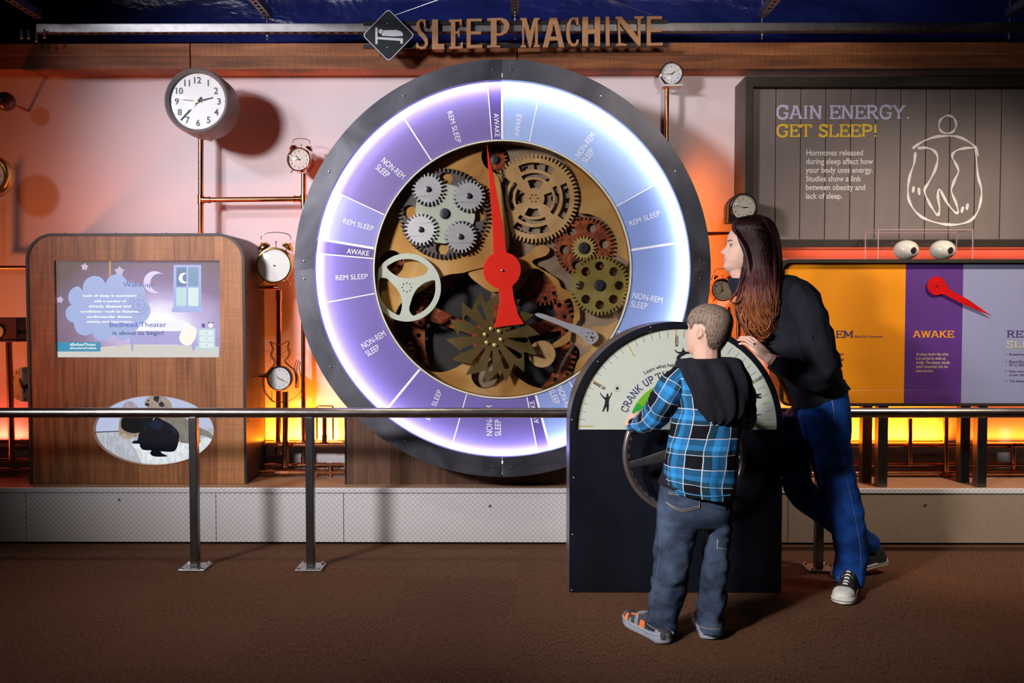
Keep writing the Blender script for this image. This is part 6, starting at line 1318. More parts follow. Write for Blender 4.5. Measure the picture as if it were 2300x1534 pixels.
def surf_line(name, tree, pts, r, mt, parent, n=6, lift=0.0008):
    q = [on_surface(tree, x, y, lift) for x, y in smoothpts(pts, n, False)]; q = [v for v in q if v is not None]
    if len(q) < 2: return None
    m = MB(); m.tube(q, r, 6); return m.build(name, mt, parent)
def surf_patch(name, tree, quad, mt, parent, n=14, lift=0.002):
    """a patch laid on a garment: quad of four photo corners"""
    a, b, c, d = [Vector(q) for q in quad]; m = MB(); idx = {}
    for i in range(n+1):
        for j in range(n+1):
            u, v = i/n, j/n; q = (a*(1-u)+b*u)*(1-v)+(d*(1-u)+c*u)*v; h = on_surface(tree, q.x, q.y, lift)
            if h is not None: idx[i, j] = len(m.v); m.v.append(h)
    for i in range(n):
        for j in range(n):
            ks = [(i, j), (i+1, j), (i+1, j+1), (i, j+1)]
            if all(k in idx for k in ks): m.f.append(tuple(idx[k] for k in ks)); m.m.append(0)
    return m.build(name, mt, parent)
def shoe(parent, heel, toe, up, L, W, parts):
    """sneaker with thick sole; heel and toe are points on the ground line"""
    f = (Vector(toe)-Vector(heel)).normalized(); upv = Vector(up); s = f.cross(upv).normalized(); upv = s.cross(f); O = Vector(heel)
    def pt(a, b, c): return O+f*a*L+s*b*W+upv*c
    sh = parts.get('shape', [(0.0,.10),(0.012,.22),(0.04,.33),(0.10,.42),(0.25,.41),(0.40,.40),(0.55,.44),(0.70,.50),(0.82,.48),(0.91,.40),(0.965,.29),(0.99,.16),(1.0,.06)])
    th = parts.get('sole_h', 0.026); rk = parts.get('rocker', 0.012)
    secs = []
    for a, wd in sh:
        lift = rk*max(0, (a-0.75)/0.25)**2+rk*0.6*max(0, (0.12-a)/0.12)**2; h = th*(1.25 if a < 0.3 else 1.0)
        secs.append((pt(a, 0, lift+h/2), s*wd*W, upv*h/2))
    m = MB(); m.loft(secs, 28, 4.5); sole = m.build('sole', parts['sole'], parent)
    top = parts.get('top', [(0.0,.14,.050),(0.02,.30,.066),(0.10,.40,.078),(0.22,.40,.080),(0.34,.385,.078),(0.46,.38,.066),(0.58,.40,.052),(0.70,.455,.042),(0.82,.44,.036),(0.91,.36,.028),(0.97,.25,.018),(0.985,.17,.012),(0.996,.06,.005)]); secs = []
    for a, wd, hh in top:
        lift = rk*max(0, (a-0.75)/0.25)**2; secs.append((pt(a, 0, lift+th*0.75), s*wd*W, upv*hh))
    S_ = resample(secs, 3); m = MB(); seg = 18; vs = []; fs = []
    for c, u, v in S_:
        for k in range(seg+1): t = pi*k/seg; vs.append(c+u*math.copysign(abs(cos(t))**0.75, cos(t))+v*sin(t)**0.8)
    for i in range(len(S_)-1):
        for k in range(seg): fs.append((i*(seg+1)+k, i*(seg+1)+k+1, (i+1)*(seg+1)+k+1, (i+1)*(seg+1)+k))
    def surf(a, t, lift=0.002):
        wd = interp([(q[0], q[1], q[2]) for q in top], a); lf = rk*max(0, (a-0.75)/0.25)**2
        return pt(a, 0, lf+th*0.75)+s*(wd[0]*W+lift)*math.copysign(abs(cos(t))**0.75, cos(t))+upv*(wd[1]+lift)*sin(t)**0.8
    fs.append(tuple(range(seg+1))); fs.append(tuple((len(S_)-1)*(seg+1)+k for k in range(seg+1))); m.add(vs, fs); upper = m.build('upper', parts['upper'], parent, ang=60)
    return sole, upper, pt, surf
def shoe_panel(name, surf, quad, mt, parent, n=6, lift=0.0025):
    """overlay lying on a shoe's upper: quad of (along, angle in degrees)"""
    q = [Vector(p) for p in quad]; m = MB()
    for i in range(n+1):
        for j in range(n+1):
            u, v = i/n, j/n; p = (q[0]*(1-u)+q[1]*u)*(1-v)+(q[3]*(1-u)+q[2]*u)*v; m.v.append(surf(p.x, radians(p.y), lift))
    for i in range(n):
        for j in range(n): m.f.append((i*(n+1)+j, i*(n+1)+j+1, (i+1)*(n+1)+j+1, (i+1)*(n+1)+j)); m.m.append(0)
    return m.build(name, mt, parent)
def hair_strands(m, paths, r0, r1, seg=4):
    for p in paths: m.tube(p, [r0+(r1-r0)*i/(len(p)-1) for i in range(len(p))], seg)
M_skin = mat('skin', (0.66, 0.42, 0.33), 0.5, var=0.05, scale=18, spec=0.35); M_skin2 = mat('child_skin', (0.68, 0.43, 0.33), 0.5, var=0.05, scale=18, spec=0.35)
M_lip = mat('lips', (0.56, 0.28, 0.24), 0.4, var=0.05); M_eyew = mat('eye_white', (0.50, 0.46, 0.43), 0.2, var=0.0); M_iris = mat('iris', (0.10, 0.07, 0.05), 0.15, var=0.0)
def denim(name, c0, c1, sc=500):
    m, nt, b = newmat(name); setp(b, lin(c0), 0.85, spec=0.2); L = nt.links.new
    tc = nd(nt, 'ShaderNodeTexCoord'); n1 = nd(nt, 'ShaderNodeTexNoise'); n1.inputs['Scale'].default_value = 7; n1.inputs['Detail'].default_value = 5; L(tc.outputs['Object'], n1.inputs[0])
    mp = nd(nt, 'ShaderNodeMapping'); mp.inputs['Scale'].default_value = (1, 1, 0.25); L(tc.outputs['Object'], mp.inputs[0]); n2 = nd(nt, 'ShaderNodeTexNoise'); n2.inputs['Scale'].default_value = sc; L(mp.outputs[0], n2.inputs[0])
    ad = nd(nt, 'ShaderNodeMath', operation='MULTIPLY_ADD'); L(n2.outputs[0], ad.inputs[0]); ad.inputs[1].default_value = 0.5; L(n1.outputs[0], ad.inputs[2])
    r = nd(nt, 'ShaderNodeValToRGB'); r.color_ramp.elements[0].position = 0.55; r.color_ramp.elements[0].color = (*lin(c0), 1); r.color_ramp.elements[1].position = 0.95; r.color_ramp.elements[1].color = (*lin(c1), 1)
    L(ad.outputs[0], r.inputs[0]); L(r.outputs[0], b.inputs['Base Color']); bp = nd(nt, 'ShaderNodeBump'); bp.inputs['Strength'].default_value = 0.25; bp.inputs['Distance'].default_value = 0.003; L(n2.outputs[0], bp.inputs['Height']); L(bp.outputs[0], b.inputs['Normal']); return m
def plaid():
    m, nt, b = newmat('blue_plaid_flannel'); setp(b, (0.02, 0.1, 0.3), 0.85, spec=0.2); L = nt.links.new
    tc = nd(nt, 'ShaderNodeTexCoord'); nz = nd(nt, 'ShaderNodeTexNoise'); nz.inputs['Scale'].default_value = 14; L(tc.outputs['UV'], nz.inputs[0])
    vm = nd(nt, 'ShaderNodeVectorMath', operation='MULTIPLY_ADD'); L(nz.outputs['Color'], vm.inputs[0]); vm.inputs[1].default_value = (0.012, 0.012, 0); L(tc.outputs['UV'], vm.inputs[2])
    sp = nd(nt, 'ShaderNodeSeparateXYZ'); L(vm.outputs[0], sp.inputs[0]); outs = []; lines = []
    for ax, per in (('X', 0.100), ('Y', 0.112)):
        dv = nd(nt, 'ShaderNodeMath', operation='DIVIDE'); L(sp.outputs[ax], dv.inputs[0]); dv.inputs[1].default_value = per; fr = nd(nt, 'ShaderNodeMath', operation='FRACT'); L(dv.outputs[0], fr.inputs[0])
        r = nd(nt, 'ShaderNodeValToRGB'); cr = r.color_ramp; cr.interpolation = 'CONSTANT'; cr.elements[0].position = 0; cr.elements[0].color = (0.003, 0.004, 0.008, 1); cr.elements[1].position = 0.47; cr.elements[1].color = (0.014, 0.07, 0.12, 1)
        e_ = cr.elements.new(0.64); e_.color = (0.035, 0.30, 0.72, 1); e_ = cr.elements.new(0.80); e_.color = (0.022, 0.17, 0.40, 1); L(fr.outputs[0], r.inputs[0]); outs.append(r)
        l = nd(nt, 'ShaderNodeValToRGB'); cl = l.color_ramp; cl.interpolation = 'CONSTANT'; cl.elements[0].position = 0; cl.elements[0].color = (1, 1, 1, 1); cl.elements[1].position = 0.024; cl.elements[1].color = (0, 0, 0, 1)
        e_ = cl.elements.new(0.47); e_.color = (1, 1, 1, 1); e_ = cl.elements.new(0.49); e_.color = (0, 0, 0, 1); L(fr.outputs[0], l.inputs[0]); lines.append(l)
    mx = nd(nt, 'ShaderNodeMix', data_type='RGBA'); mx.inputs[0].default_value = 0.5; L(outs[0].outputs[0], mx.inputs[6]); L(outs[1].outputs[0], mx.inputs[7])
    ml = nd(nt, 'ShaderNodeMath', operation='MAXIMUM'); L(lines[0].outputs[0], ml.inputs[0]); L(lines[1].outputs[0], ml.inputs[1])
    m2 = nd(nt, 'ShaderNodeMix', data_type='RGBA'); mm = nd(nt, 'ShaderNodeMath', operation='MULTIPLY'); L(ml.outputs[0], mm.inputs[0]); mm.inputs[1].default_value = 0.85; L(mm.outputs[0], m2.inputs[0]); L(mx.outputs[2], m2.inputs[6]); m2.inputs[7].default_value = (0.62, 0.66, 0.75, 1)
    L(m2.outputs[2], b.inputs['Base Color']); return m
# ------------------------------------------------------------------ boy at the steering wheel, seen from behind
boy = thing('person', (P(1560, 1430, 3.33).x, 3.33, 0), 'boy in blue plaid hooded shirt and jeans turning the console wheel, back to us', 'person', 'people')
YBy = 3.32
m = MB(); hs = 0.188
hb = P(1584, 798, YBy); Rb = frame((-0.72, 0.70, 0.12), (0.10, -0.10, 1.0)); add_head(m, hb, Rb, hs)
neck = P(1588, 815, YBy+0.005); chest = P(1592, 880, YBy+0.005); pel = P(1565, 1110, YBy)
m.cap(hb+Vector((0.004, -0.012, 0.055)), neck+Vector((0, 0, -0.05)), 0.050, 0.054)
m.loft([(neck+Vector((0, 0.0, -0.02)), Vector((0.06, 0, 0)), Vector((0, 0.05, 0))), (neck+Vector((0, 0, -0.055)), Vector((0.115, 0, 0)), Vector((0, 0.06, 0))), (chest, Vector((0.115, 0, 0)), Vector((0, 0.07, 0))), (P(1580, 1000, YBy), Vector((0.10, 0, 0)), Vector((0, 0.07, 0))), (pel, Vector((0.105, 0, 0)), Vector((0, 0.070, 0))), (P(1562, 1130, YBy), Vector((0.09, 0, 0)), Vector((0, 0.06, 0)))], 24)
for sh, el, wr in (((1524, 850, YBy), (1470, 932, YBy+0.05), (1424, 952, 3.545)), ((1660, 850, YBy), (1668, 945, YBy+0.06), (1655, 940, 3.545))):
    m.cap(P(*sh), P(*el), 0.034, 0.028); m.cap(P(*el), P(*wr), 0.028, 0.021)
wl, wr_ = P(1421, 950, 3.550), P(1655, 936, 3.550)
add_hand(m, wl, (-0.10, 0.97, 0.1), (-0.86, -0.05, 0.5), (0.45, 0.1, 0.9), 0.80, (35, 62, 55), 0.05, 30)
add_hand(m, wr_, (0.10, 0.97, 0.1), (0.86, -0.05, 0.5), (-0.45, 0.1, 0.9), 0.80, (35, 62, 55), 0.05, 30)
legs_b = (((1522, 1150, YBy), (1508, 1280, YBy-0.01), (1488, 1412, YBy-0.02)), ((1612, 1150, YBy+0.02), (1604, 1280, YBy+0.015), (1596, 1408, YBy-0.01)))
for hp, kn, an in legs_b: m.cap(P(*hp), P(*kn), 0.042, 0.036); m.cap(P(*kn), P(*an), 0.036, 0.026)
body = remesh(m.build('body', [M_skin2], boy, origin=boy.location), 0.0042, 4)
# short cropped hair: a shell that thins out towards the hairline, and fine strands over it
def hairline(ph):
    a = abs((ph+pi) % (2*pi)-pi)      # 0 front, pi back
    return interp([(0, .80), (0.5, .78), (0.95, .62), (1.2, .52), (1.38, .64), (1.80, .64), (2.0, .36), (2.2, .20), (2.7, .13), (pi, .12)], a)[0]
def hair_shell(m, base, R, hs, th, hl, n=80, k=36, bump=0.0):
    vs = []; fs = []
    for i in range(k+1):
        for j in range(n):
            ph = 2*pi*j/n; h0 = hl(ph); z = h0+(0.9985-h0)*(1-(1-i/k)**1.25); t = min(1, (z-h0)/0.10); off = th*(0.30+0.70*t)*(1 if i else 0.2)
            p = head_point(z, ph, off, False); p.z += off*max(0, (z-0.75)/0.25); p += noise.noise_vector(p*16)*bump
            vs.append(base+R @ (p*hs))
    for i in range(k):
        for j in range(n): fs.append((i*n+j, i*n+(j+1) % n, (i+1)*n+(j+1) % n, (i+1)*n+j))
    fs.append(tuple(k*n+j for j in range(n))); m.add(vs, fs)
def hairmat(name, cols, rough=0.45, zr=None, stretch=(60, 60, 6)):
    m, nt, b = newmat(name); setp(b, lin(cols[0]), rough, spec=0.22); L = nt.links.new
    tc = nd(nt, 'ShaderNodeTexCoord'); mp = nd(nt, 'ShaderNodeMapping'); mp.inputs['Scale'].default_value = stretch; L(tc.outputs['Object'], mp.inputs[0])
    n = nd(nt, 'ShaderNodeTexNoise'); n.inputs['Scale'].default_value = 1.0; n.inputs['Detail'].default_value = 4; L(mp.outputs[0], n.inputs[0])
    r = nd(nt, 'ShaderNodeValToRGB'); r.color_ramp.elements[0].position = 0.3; r.color_ramp.elements[0].color = (*lin(cols[0]), 1); r.color_ramp.elements[1].position = 0.7; r.color_ramp.elements[1].color = (*lin(cols[1]), 1); L(n.outputs[0], r.inputs[0]); last = r.outputs[0]
    if zr:          # dyed hair: dark roots, auburn ends (height along the hair)
        sp = nd(nt, 'ShaderNodeSeparateXYZ'); L(tc.outputs['Object'], sp.inputs[0]); mr = nd(nt, 'ShaderNodeMapRange'); mr.inputs['From Min'].default_value = zr[0]; mr.inputs['From Max'].default_value = zr[1]; L(sp.outputs['Z'], mr.inputs[0])
        ad = nd(nt, 'ShaderNodeMath', operation='MULTIPLY_ADD'); L(n.outputs[0], ad.inputs[0]); ad.inputs[1].default_value = 0.5; L(mr.outputs[0], ad.inputs[2]); sb = nd(nt, 'ShaderNodeMath', operation='SUBTRACT'); L(ad.outputs[0], sb.inputs[0]); sb.inputs[1].default_value = 0.25
        r2 = nd(nt, 'ShaderNodeValToRGB'); cr = r2.color_ramp; cr.elements[0].position = 0.0; cr.elements[0].color = (*lin(cols[3]), 1); cr.elements[1].position = 1.0; cr.elements[1].color = (*lin(cols[0]), 1); e_ = cr.elements.new(0.5); e_.color = (*lin(cols[2]), 1); L(sb.outputs[0], r2.inputs[0])
        mx = nd(nt, 'ShaderNodeMix', data_type='RGBA'); mx.inputs[0].default_value = 0.75; L(last, mx.inputs[6]); L(r2.outputs[0], mx.inputs[7]); last = mx.outputs[2]
    L(last, b.inputs['Base Color']); bp = nd(nt, 'ShaderNodeBump'); bp.inputs['Strength'].default_value = 0.2; bp.inputs['Distance'].default_value = 0.004; L(n.outputs[0], bp.inputs['Height']); L(bp.outputs[0], b.inputs['Normal']); return m
M_bhair = hairmat('light_brown_cropped_hair', ('#584840', '#9a8878'), 0.6, None, (240, 240, 60))
m = MB(); hair_shell(m, hb, Rb, hs, 0.030, hairline, bump=0.002); random.seed(3)
for k in range(4200):
    ph = random.uniform(0, 2*pi); h0 = hairline(ph); z = h0+(0.98-h0)*random.random()**0.8; sw_ = Vector((random.uniform(-.5, .5), random.uniform(-.3, .3), -0.6 if z < 0.75 else 0.1))
    p0 = head_point(z, ph, 0.012, False); p1 = head_point(z, ph, 0.030, False); 
    d = (p1-p0)*0.8; crown = Vector((0.02, -0.30, 0.93)); tan = (p0-crown); tan = (tan-d.normalized()*tan.dot(d.normalized())); tan = tan.normalized()*0.045 if tan.length > 1e-3 else tan
    e1 = p0+d*0.5+tan*0.4; e2 = p0+d*0.62+tan+sw_*0.004
    m.tube([hb+Rb @ (q*hs) for q in (p0, e1, e2)], [0.0008, 0.0007, 0.0003], 3, cap=False)
m.build('hair', M_bhair, boy, ang=180)
for s_ in (-1, 1):
    q = hb+Rb @ (Vector((s_*0.14, 0.312, 0.49))*hs); m = MB(); m.ell(q, 0.0105, 0.0105, 0.0105, nu=14, nv=10); ey = m.build('eye', M_eyew, body)
    m = MB(); q2 = q+Rb @ Vector((0, 0.0085, 0)); m.ell(q2, 0.0048, 0.0030, 0.0048, Rb, 12, 8); m.build('iris', M_iris, body)
    m = MB(); m.tube([hb+Rb @ (head_point(0.575+0.02*sin(pi*t), s_*(0.22+0.30*t), 0.012, True)*hs) for t in (0, .25, .5, .75, 1)], 0.0022, 6); m.build('eyebrow', M_bhair, body)
# plaid shirt: body, two sleeves, hood; black undershirt
M_plaid = plaid(); M_hood = mat('black_jersey', (0.012, 0.012, 0.019), 0.9, var=0.15, scale=200, bump=0.15, bscale=500, spec=0.2)
M_bluehem = mat('blue_trim', (0.06, 0.30, 0.62), 0.8, var=0.1)
T = [(1545,822,1640,818,YBy,.045),(1518,832,1662,826,YBy,.068),(1506,850,1672,845,YBy,.083),(1511,885,1674,880,YBy,.092),(1517,920,1676,918,YBy-.004,.097),(1509,960,1668,960,YBy-.006,.098),(1496,1000,1661,1003,YBy-.008,.100),(1490,1045,1656,1055,YBy-.010,.104),(1490,1078,1650,1097,YBy-.012,.108),(1497,1100,1646,1119,YBy-.012,.108)]
shirt = cloth('plaid_shirt', rows(T)[::-1], M_plaid, boy, 72, 2.3, 0.60, ((0.012, 16, 9, 1.3), (0.006, 34, 20, 4.0)))
def sleeve(path, per, sd): return cloth('sleeve', limb_secs(path), M_plaid, boy, 40, 2.0, per, ((0.010, 26, 26, sd), (0.005, 55, 55, sd+3)))
def B(x, y, d=0.0): return P(x, y, YBy+d)
sl_l = sleeve([(B(1533, 838), .040, .045), (B(1515, 862, -.005), .056, .058), (B(1495, 895, 0.0), .055, .058), (B(1477, 925, .03), .052, .054), (B(1460, 945, .08), .047, .047), (B(1441, 953, .14), .036, .036), (B(1429, 955, .19), .029, .030), (B(1425, 955, .208), .031, .031)], 0.34, 2.0)
sl_r = sleeve([(B(1648, 835), .040, .045), (B(1662, 865), .048, .055), (B(1670, 900, .01), .046, .054), (B(1670, 935, .04), .046, .050), (B(1668, 945, .10), .042, .042), (B(1662, 943, .16), .033, .033), (B(1657, 940, .20), .029, .029)], 0.34, 6.0)
HT = [(1532,806,1638,802,YBy-.002,.060),(1519,814,1662,808,YBy-.02,.075),(1527,835,1671,830,YBy-.045,.078),(1538,862,1682,862,YBy-.065,.076),(1550,890,1684,890,YBy-.072,.070),(1563,915,1678,916,YBy-.072,.062),(1575,938,1664,938,YBy-.072,.052),(1586,952,1640,951,YBy-.070,.036),(1596,958,1620,957,YBy-.070,.016)]
def hoodfold(t, a): return 0.011*sin(a*9+1.2)*math.exp(-((t-0.72)/0.28)**2)+0.006*sin(a*15+t*6)*(1-t)
hood = cloth('hood', rows(HT)[::-1], M_hood, boy, 72, 2.15, 0.5, ((0.010, 14, 10, 7.0),), fold=hoodfold)
cloth('undershirt', rows([(1493,1040,1652,1050,YBy,.088),(1486,1065,1650,1085,YBy,.096),(1479,1086,1646,1109,YBy-.004,.101)])[::-1], M_hood, boy, 56, 2.3, 0.6, ((0.004, 20, 20, 1.0),))
ts = bvh(shirt)
surf_line('hem_trim', ts, [(1512, 1096), (1538, 1107), (1570, 1113), (1605, 1115), (1640, 1112)], 0.0022, M_bluehem, shirt)
# jeans
M_bj = denim('dark_blue_denim', '#141b2c', '#4a5a74'); M_st = mat('tan_stitching', (0.42, 0.34, 0.22), 0.7, var=0.1)
m = MB(); W1 = [(1487,1068,1650,1080,YBy,.085),(1480,1110,1647,1118,YBy,.092),(1476,1150,1645,1152,YBy,.090),(1478,1180,1642,1180,YBy+.005,.070)]
m.loft(resample(rows(W1), 4), 40, 2.4)
LL = [(1478,1130,1570,1135,YBy,.085),(1473,1180,1568,1184,YBy,.078),(1472,1230,1557,1236,YBy-.002,.070),(1467,1280,1547,1288,YBy-.006,.066),(1461,1320,1539,1330,YBy-.010,.064),(1455,1360,1529,1374,YBy-.016,.064),(1450,1390,1520,1406,YBy-.020,.066),(1446,1404,1519,1429,YBy-.030,.078)]
RL = [(1562,1130,1645,1130,YBy+.02,.080),(1583,1180,1643,1180,YBy+.02,.070),(1580,1230,1638,1232,YBy+.02,.064),(1573,1280,1634,1284,YBy+.012,.062),(1569,1330,1630,1334,YBy+.005,.060),(1565,1380,1625,1385,YBy-.005,.060),(1562,1407,1626,1420,YBy-.014,.074)]
n0 = len(m.v); m.loft(resample(rows(LL), 5), 40, 2.2); m.loft(resample(rows(RL), 5), 40, 2.2)
for i in range(n0, len(m.v)):
    p = m.v[i]; w_ = min(1, max(0, (0.62-p.z)/0.25)); q = Vector((p.x*14, p.y*14, p.z*26)); m.v[i] = p+noise.noise_vector(q)*0.013*w_+noise.noise_vector(q*2.3)*0.007*w_
jeans = remesh(m.build('jeans', M_bj, boy, origin=boy.location), 0.0055, 5)
tj = bvh(jeans)
pk = surf_patch('back_pocket', tj, [(1501, 1112), (1573, 1121), (1571, 1141), (1497, 1130)], M_bj, jeans, 12, 0.0035)
pk2 = surf_patch('back_pocket', tj, [(1605, 1123), (1637, 1125), (1630, 1146), (1606, 1142)], M_bj, jeans, 10, 0.0035)
for pts in ([(1500, 1105), (1530, 1109), (1574, 1116)], [(1501, 1109), (1530, 1113), (1573, 1120)], [(1497, 1130), (1530, 1148), (1571, 1141)], [(1495, 1127), (1530, 1144), (1571, 1137)], [(1572, 1119), (1571, 1142)]): surf_line('stitching', tj, pts, 0.0009, M_st, jeans, lift=0.005)
surf_line('side_seam', tj, [(1484, 1110), (1480, 1180), (1482, 1230), (1474, 1290), (1466, 1340), (1462, 1375), (1454, 1400)], 0.0010, mat('worn_seam', (0.13, 0.15, 0.19), 0.8, var=0.2, scale=30), jeans)
surf_line('hem_seam', tj, [(1453, 1401), (1470, 1412), (1495, 1419), (1510, 1420)], 0.0012, M_st, jeans); surf_line('hem_seam', tj, [(1569, 1405), (1590, 1412), (1618, 1413)], 0.0012, M_st, jeans)
surf_line('stitching', tj, [(1612, 1212), (1611, 1232)], 0.0016, M_silver, jeans); surf_line('stitching', tj, [(1612, 1232), (1632, 1233)], 0.0010, M_st, jeans)
# sneakers
M_sole = mat('grey_blue_sole', (0.33, 0.37, 0.45), 0.45, var=0.05); M_upg = mat('charcoal_mesh_upper', (0.05, 0.052, 0.06), 0.7, var=0.2, scale=120); M_or = mat('orange_panel', (0.90, 0.22, 0.05), 0.5, var=0.05); M_gp = mat('grey_panel', (0.26, 0.28, 0.33), 0.5, var=0.05)
hl = floor_at(1500, 1449); tl = floor_at(1408, 1398); hr = floor_at(1596, 1440); tr = Vector((hr.x+0.01, hr.y+0.215, 0))
for h_, t_ in ((hl, tl), (hr, tr)):
    h_.z = t_.z = 0.0005; L_ = (t_-h_).length; sole, upper, pt, sh = shoe(boy, h_, t_, (0, 0, 1), L_, 0.088, {'sole': M_sole, 'upper': M_upg, 'sole_h': 0.028, 'top': [(0.0,.14,.020),(0.02,.28,.026),(0.10,.36,.032),(0.22,.38,.045),(0.34,.385,.060),(0.46,.38,.060),(0.58,.40,.052),(0.70,.455,.042),(0.82,.44,.036),(0.91,.36,.028),(0.97,.25,.018),(0.985,.17,.012),(0.996,.06,.005)]})
    for s_ in (-1, 1):
        A = (lambda d: d) if s_ > 0 else (lambda d: 180-d)
        m = MB(); m.tube([pt(a, s_*w_*0.95, 0.026+zz) for a, w_, zz in ((0.03, .30, .012), (0.12, .41, .008), (0.25, .42, .004), (0.45, .42, .003), (0.65, .47, .003), (0.85, .45, .005), (0.96, .28, .008))], 0.006, 8); m.build('midsole_edge', M_sole, sole)
        for nm_, q, mt in (('orange_panel', [(0.74, 8), (0.86, 8), (0.86, 60), (0.80, 60)], M_or), ('orange_panel', [(0.58, 50), (0.78, 62), (0.76, 74), (0.58, 66)], M_or), ('grey_panel', [(0.52, 4), (0.60, 4), (0.62, 52), (0.55, 52)], M_gp), ('orange_panel', [(0.36, 6), (0.50, 6), (0.48, 34), (0.38, 34)], M_or), ('grey_panel', [(0.66, 4), (0.72, 4), (0.73, 34), (0.68, 34)], M_gp), ('grey_panel', [(0.02, 10), (0.26, 8), (0.22, 46), (0.05, 46)], M_gp), ('grey_panel', [(0.90, 6), (0.965, 6), (0.965, 90), (0.91, 90)], M_gp)):
            shoe_panel(nm_, sh, [(a, A(d)) for a, d in q], mt, upper)
    m = MB()
    for a in (0.50, 0.56, 0.62): m.tube([sh(a, radians(d), 0.004) for d in (62, 78, 90, 102, 118)], [(0.0035, 0.0015)]*5, 6)
    m.build('laces', M_gp, upper)
# ------------------------------------------------------------------ woman leaning on the console, facing left
wom = thing('person', (P(1850, 1340, 3.90).x, 3.90, 0), 'woman with long auburn hair in black jacket and jeans leaning on the console', 'person', 'people')
YWm = 3.93
m = MB(); hsw = 0.220; hbw = P(1671, 612, YWm); Rw_ = frame((-0.985, 0.06, 0.13), (0.13, 0.0, 0.99)); add_head(m, hbw, Rw_, hsw)
nk = P(1712, 640, YWm); m.cap(hbw+Rw_ @ Vector((0, -0.025, 0.06)), nk, 0.055, 0.060); m.cap(hbw+Rw_ @ Vector((0, 0.030, 0.016)), P(1682, 650, YWm), 0.040, 0.050)
m.loft([(P(1716, 632, YWm), Vector((0.05, 0, 0)), Vector((0, .06, 0))), (P(1742, 668, YWm+.01), Vector((0.085, 0, 0)), Vector((0, .075, 0))), (P(1766, 725, YWm+.01), Vector((0.10, 0, 0)), Vector((0, .095, 0))), (P(1805, 820, YWm), Vector((0.095, 0, 0)), Vector((0, .10, 0))), (P(1840, 910, YWm), Vector((0.095, 0, 0)), Vector((0, .11, 0))), (P(1848, 950, YWm), Vector((0.09, 0, 0)), Vector((0, .11, 0)))], 24)
wrist = P(1728, 806, 3.735)
for sh, el, wr in (((1800, 672, 3.82), (1840, 841, 3.728), None), ((1785, 665, 4.06), (1815, 800, 4.13), (1800, 895, 4.12))):
    q = wrist if wr is None else P(*wr); m.cap(P(*sh), P(*el), 0.040, 0.024); m.cap(P(*el), q, 0.021, 0.025)
hd = (P(1690, 771, 3.775)-wrist); add_hand(m, wrist, hd, (0.35, -0.62, 0.72), (0.1, 0.8, 0.3), 1.0, (4, 24, 18), 0.16, 10)
add_hand(m, P(1798, 905, 4.12), (-0.05, 0, -1), (0.3, 1, 0), (-1, 0, 0), 0.93, (15, 25, 20))
for hp, kn, an in (((1848, 930, YWm-.02), (1882, 1110, YWm-.03), (1910, 1300, 3.86)), ((1812, 930, YWm+.09), (1796, 1092, YWm+.07), (1950, 1222, YWm+.19))):
    m.cap(P(*hp), P(*kn), 0.060, 0.045); m.cap(P(*kn), P(*an), 0.045, 0.034)
bw = m.build('body', [M_skin, M_lip], wom, origin=wom.location); remesh(bw, 0.0038, 3)
off = WO[bw.name]; Ri = Rw_.transposed()
while len(bw.data.materials) < 2: bw.data.materials.append(M_lip)
for p in bw.data.polygons:           # lips
    q = Ri @ (p.center+off-hbw)/hsw
    p.material_index = 1 if abs(q.x) < 0.115 and q.y > 0.36 and 0.178 < q.z < 0.252-abs(q.x)*0.12 else 0
for s_ in (-1, 1):
    q = hbw+Rw_ @ (Vector((s_*0.145, 0.316, 0.487))*hsw); m = MB(); m.ell(q, 0.0108, 0.0108, 0.0108, nu=16, nv=10); ey = m.build('eye', M_eyew, bw)
    m = MB(); m.ell(q+Rw_ @ Vector((0, 0.0092, 0)), 0.0054, 0.0034, 0.0054, Rw_, 12, 8); m.build('iris', M_iris, bw)
    m = MB(); m.tube([q+Rw_ @ Vector((0.0135*sin(t), 0.0125*cos(t), 0.0038)) for t in (-1.1, -.6, -.2, .2, .6, 1.1)], 0.0019, 6); m.tube([q+Rw_ @ Vector((0.013*sin(t), 0.0122*cos(t), -0.0048)) for t in (-1.1, -.6, -.2, .2, .6, 1.1)], 0.0008, 6); m.build('eyelashes', M_ink, bw)
    m = MB(); m.ell(q+Rw_ @ Vector((0, -0.0004, 0.0062)), 0.0135, 0.0122, 0.0066, Rw_, 16, 8); m.ell(q+Rw_ @ Vector((0, -0.0008, -0.0080)), 0.0135, 0.0115, 0.0055, Rw_, 16, 8); m.build('eyelid', M_skin, bw)
    m = MB(); m.tube([hbw+Rw_ @ (head_point(0.565+0.022*sin(pi*t*0.8+0.3), s_*(0.20+0.42*t), 0.006, True)*hsw) for t in (0, .2, .4, .6, .8, 1)], [0.0024, 0.003, 0.0028, 0.0024, 0.0018, 0.001], 6); m.build('eyebrow', mat('brow_brown', (0.08, 0.04, 0.03), 0.7), bw)
m = MB(); rp_ = wrist+hd.normalized()*0.098; m.lathe((0, 0, 0), [(0.0098, -0.0022), (0.0106, -0.0022), (0.0106, 0.0022), (0.0098, 0.0022)], 'z', 20)
Rr = Vector((0, 0, 1)).rotation_difference(hd.normalized()).to_matrix(); m.v = [rp_+Vector((0.0, -0.017, -0.008))+Rr @ v for v in m.v]; m.build('ring', M_chrome, bw)
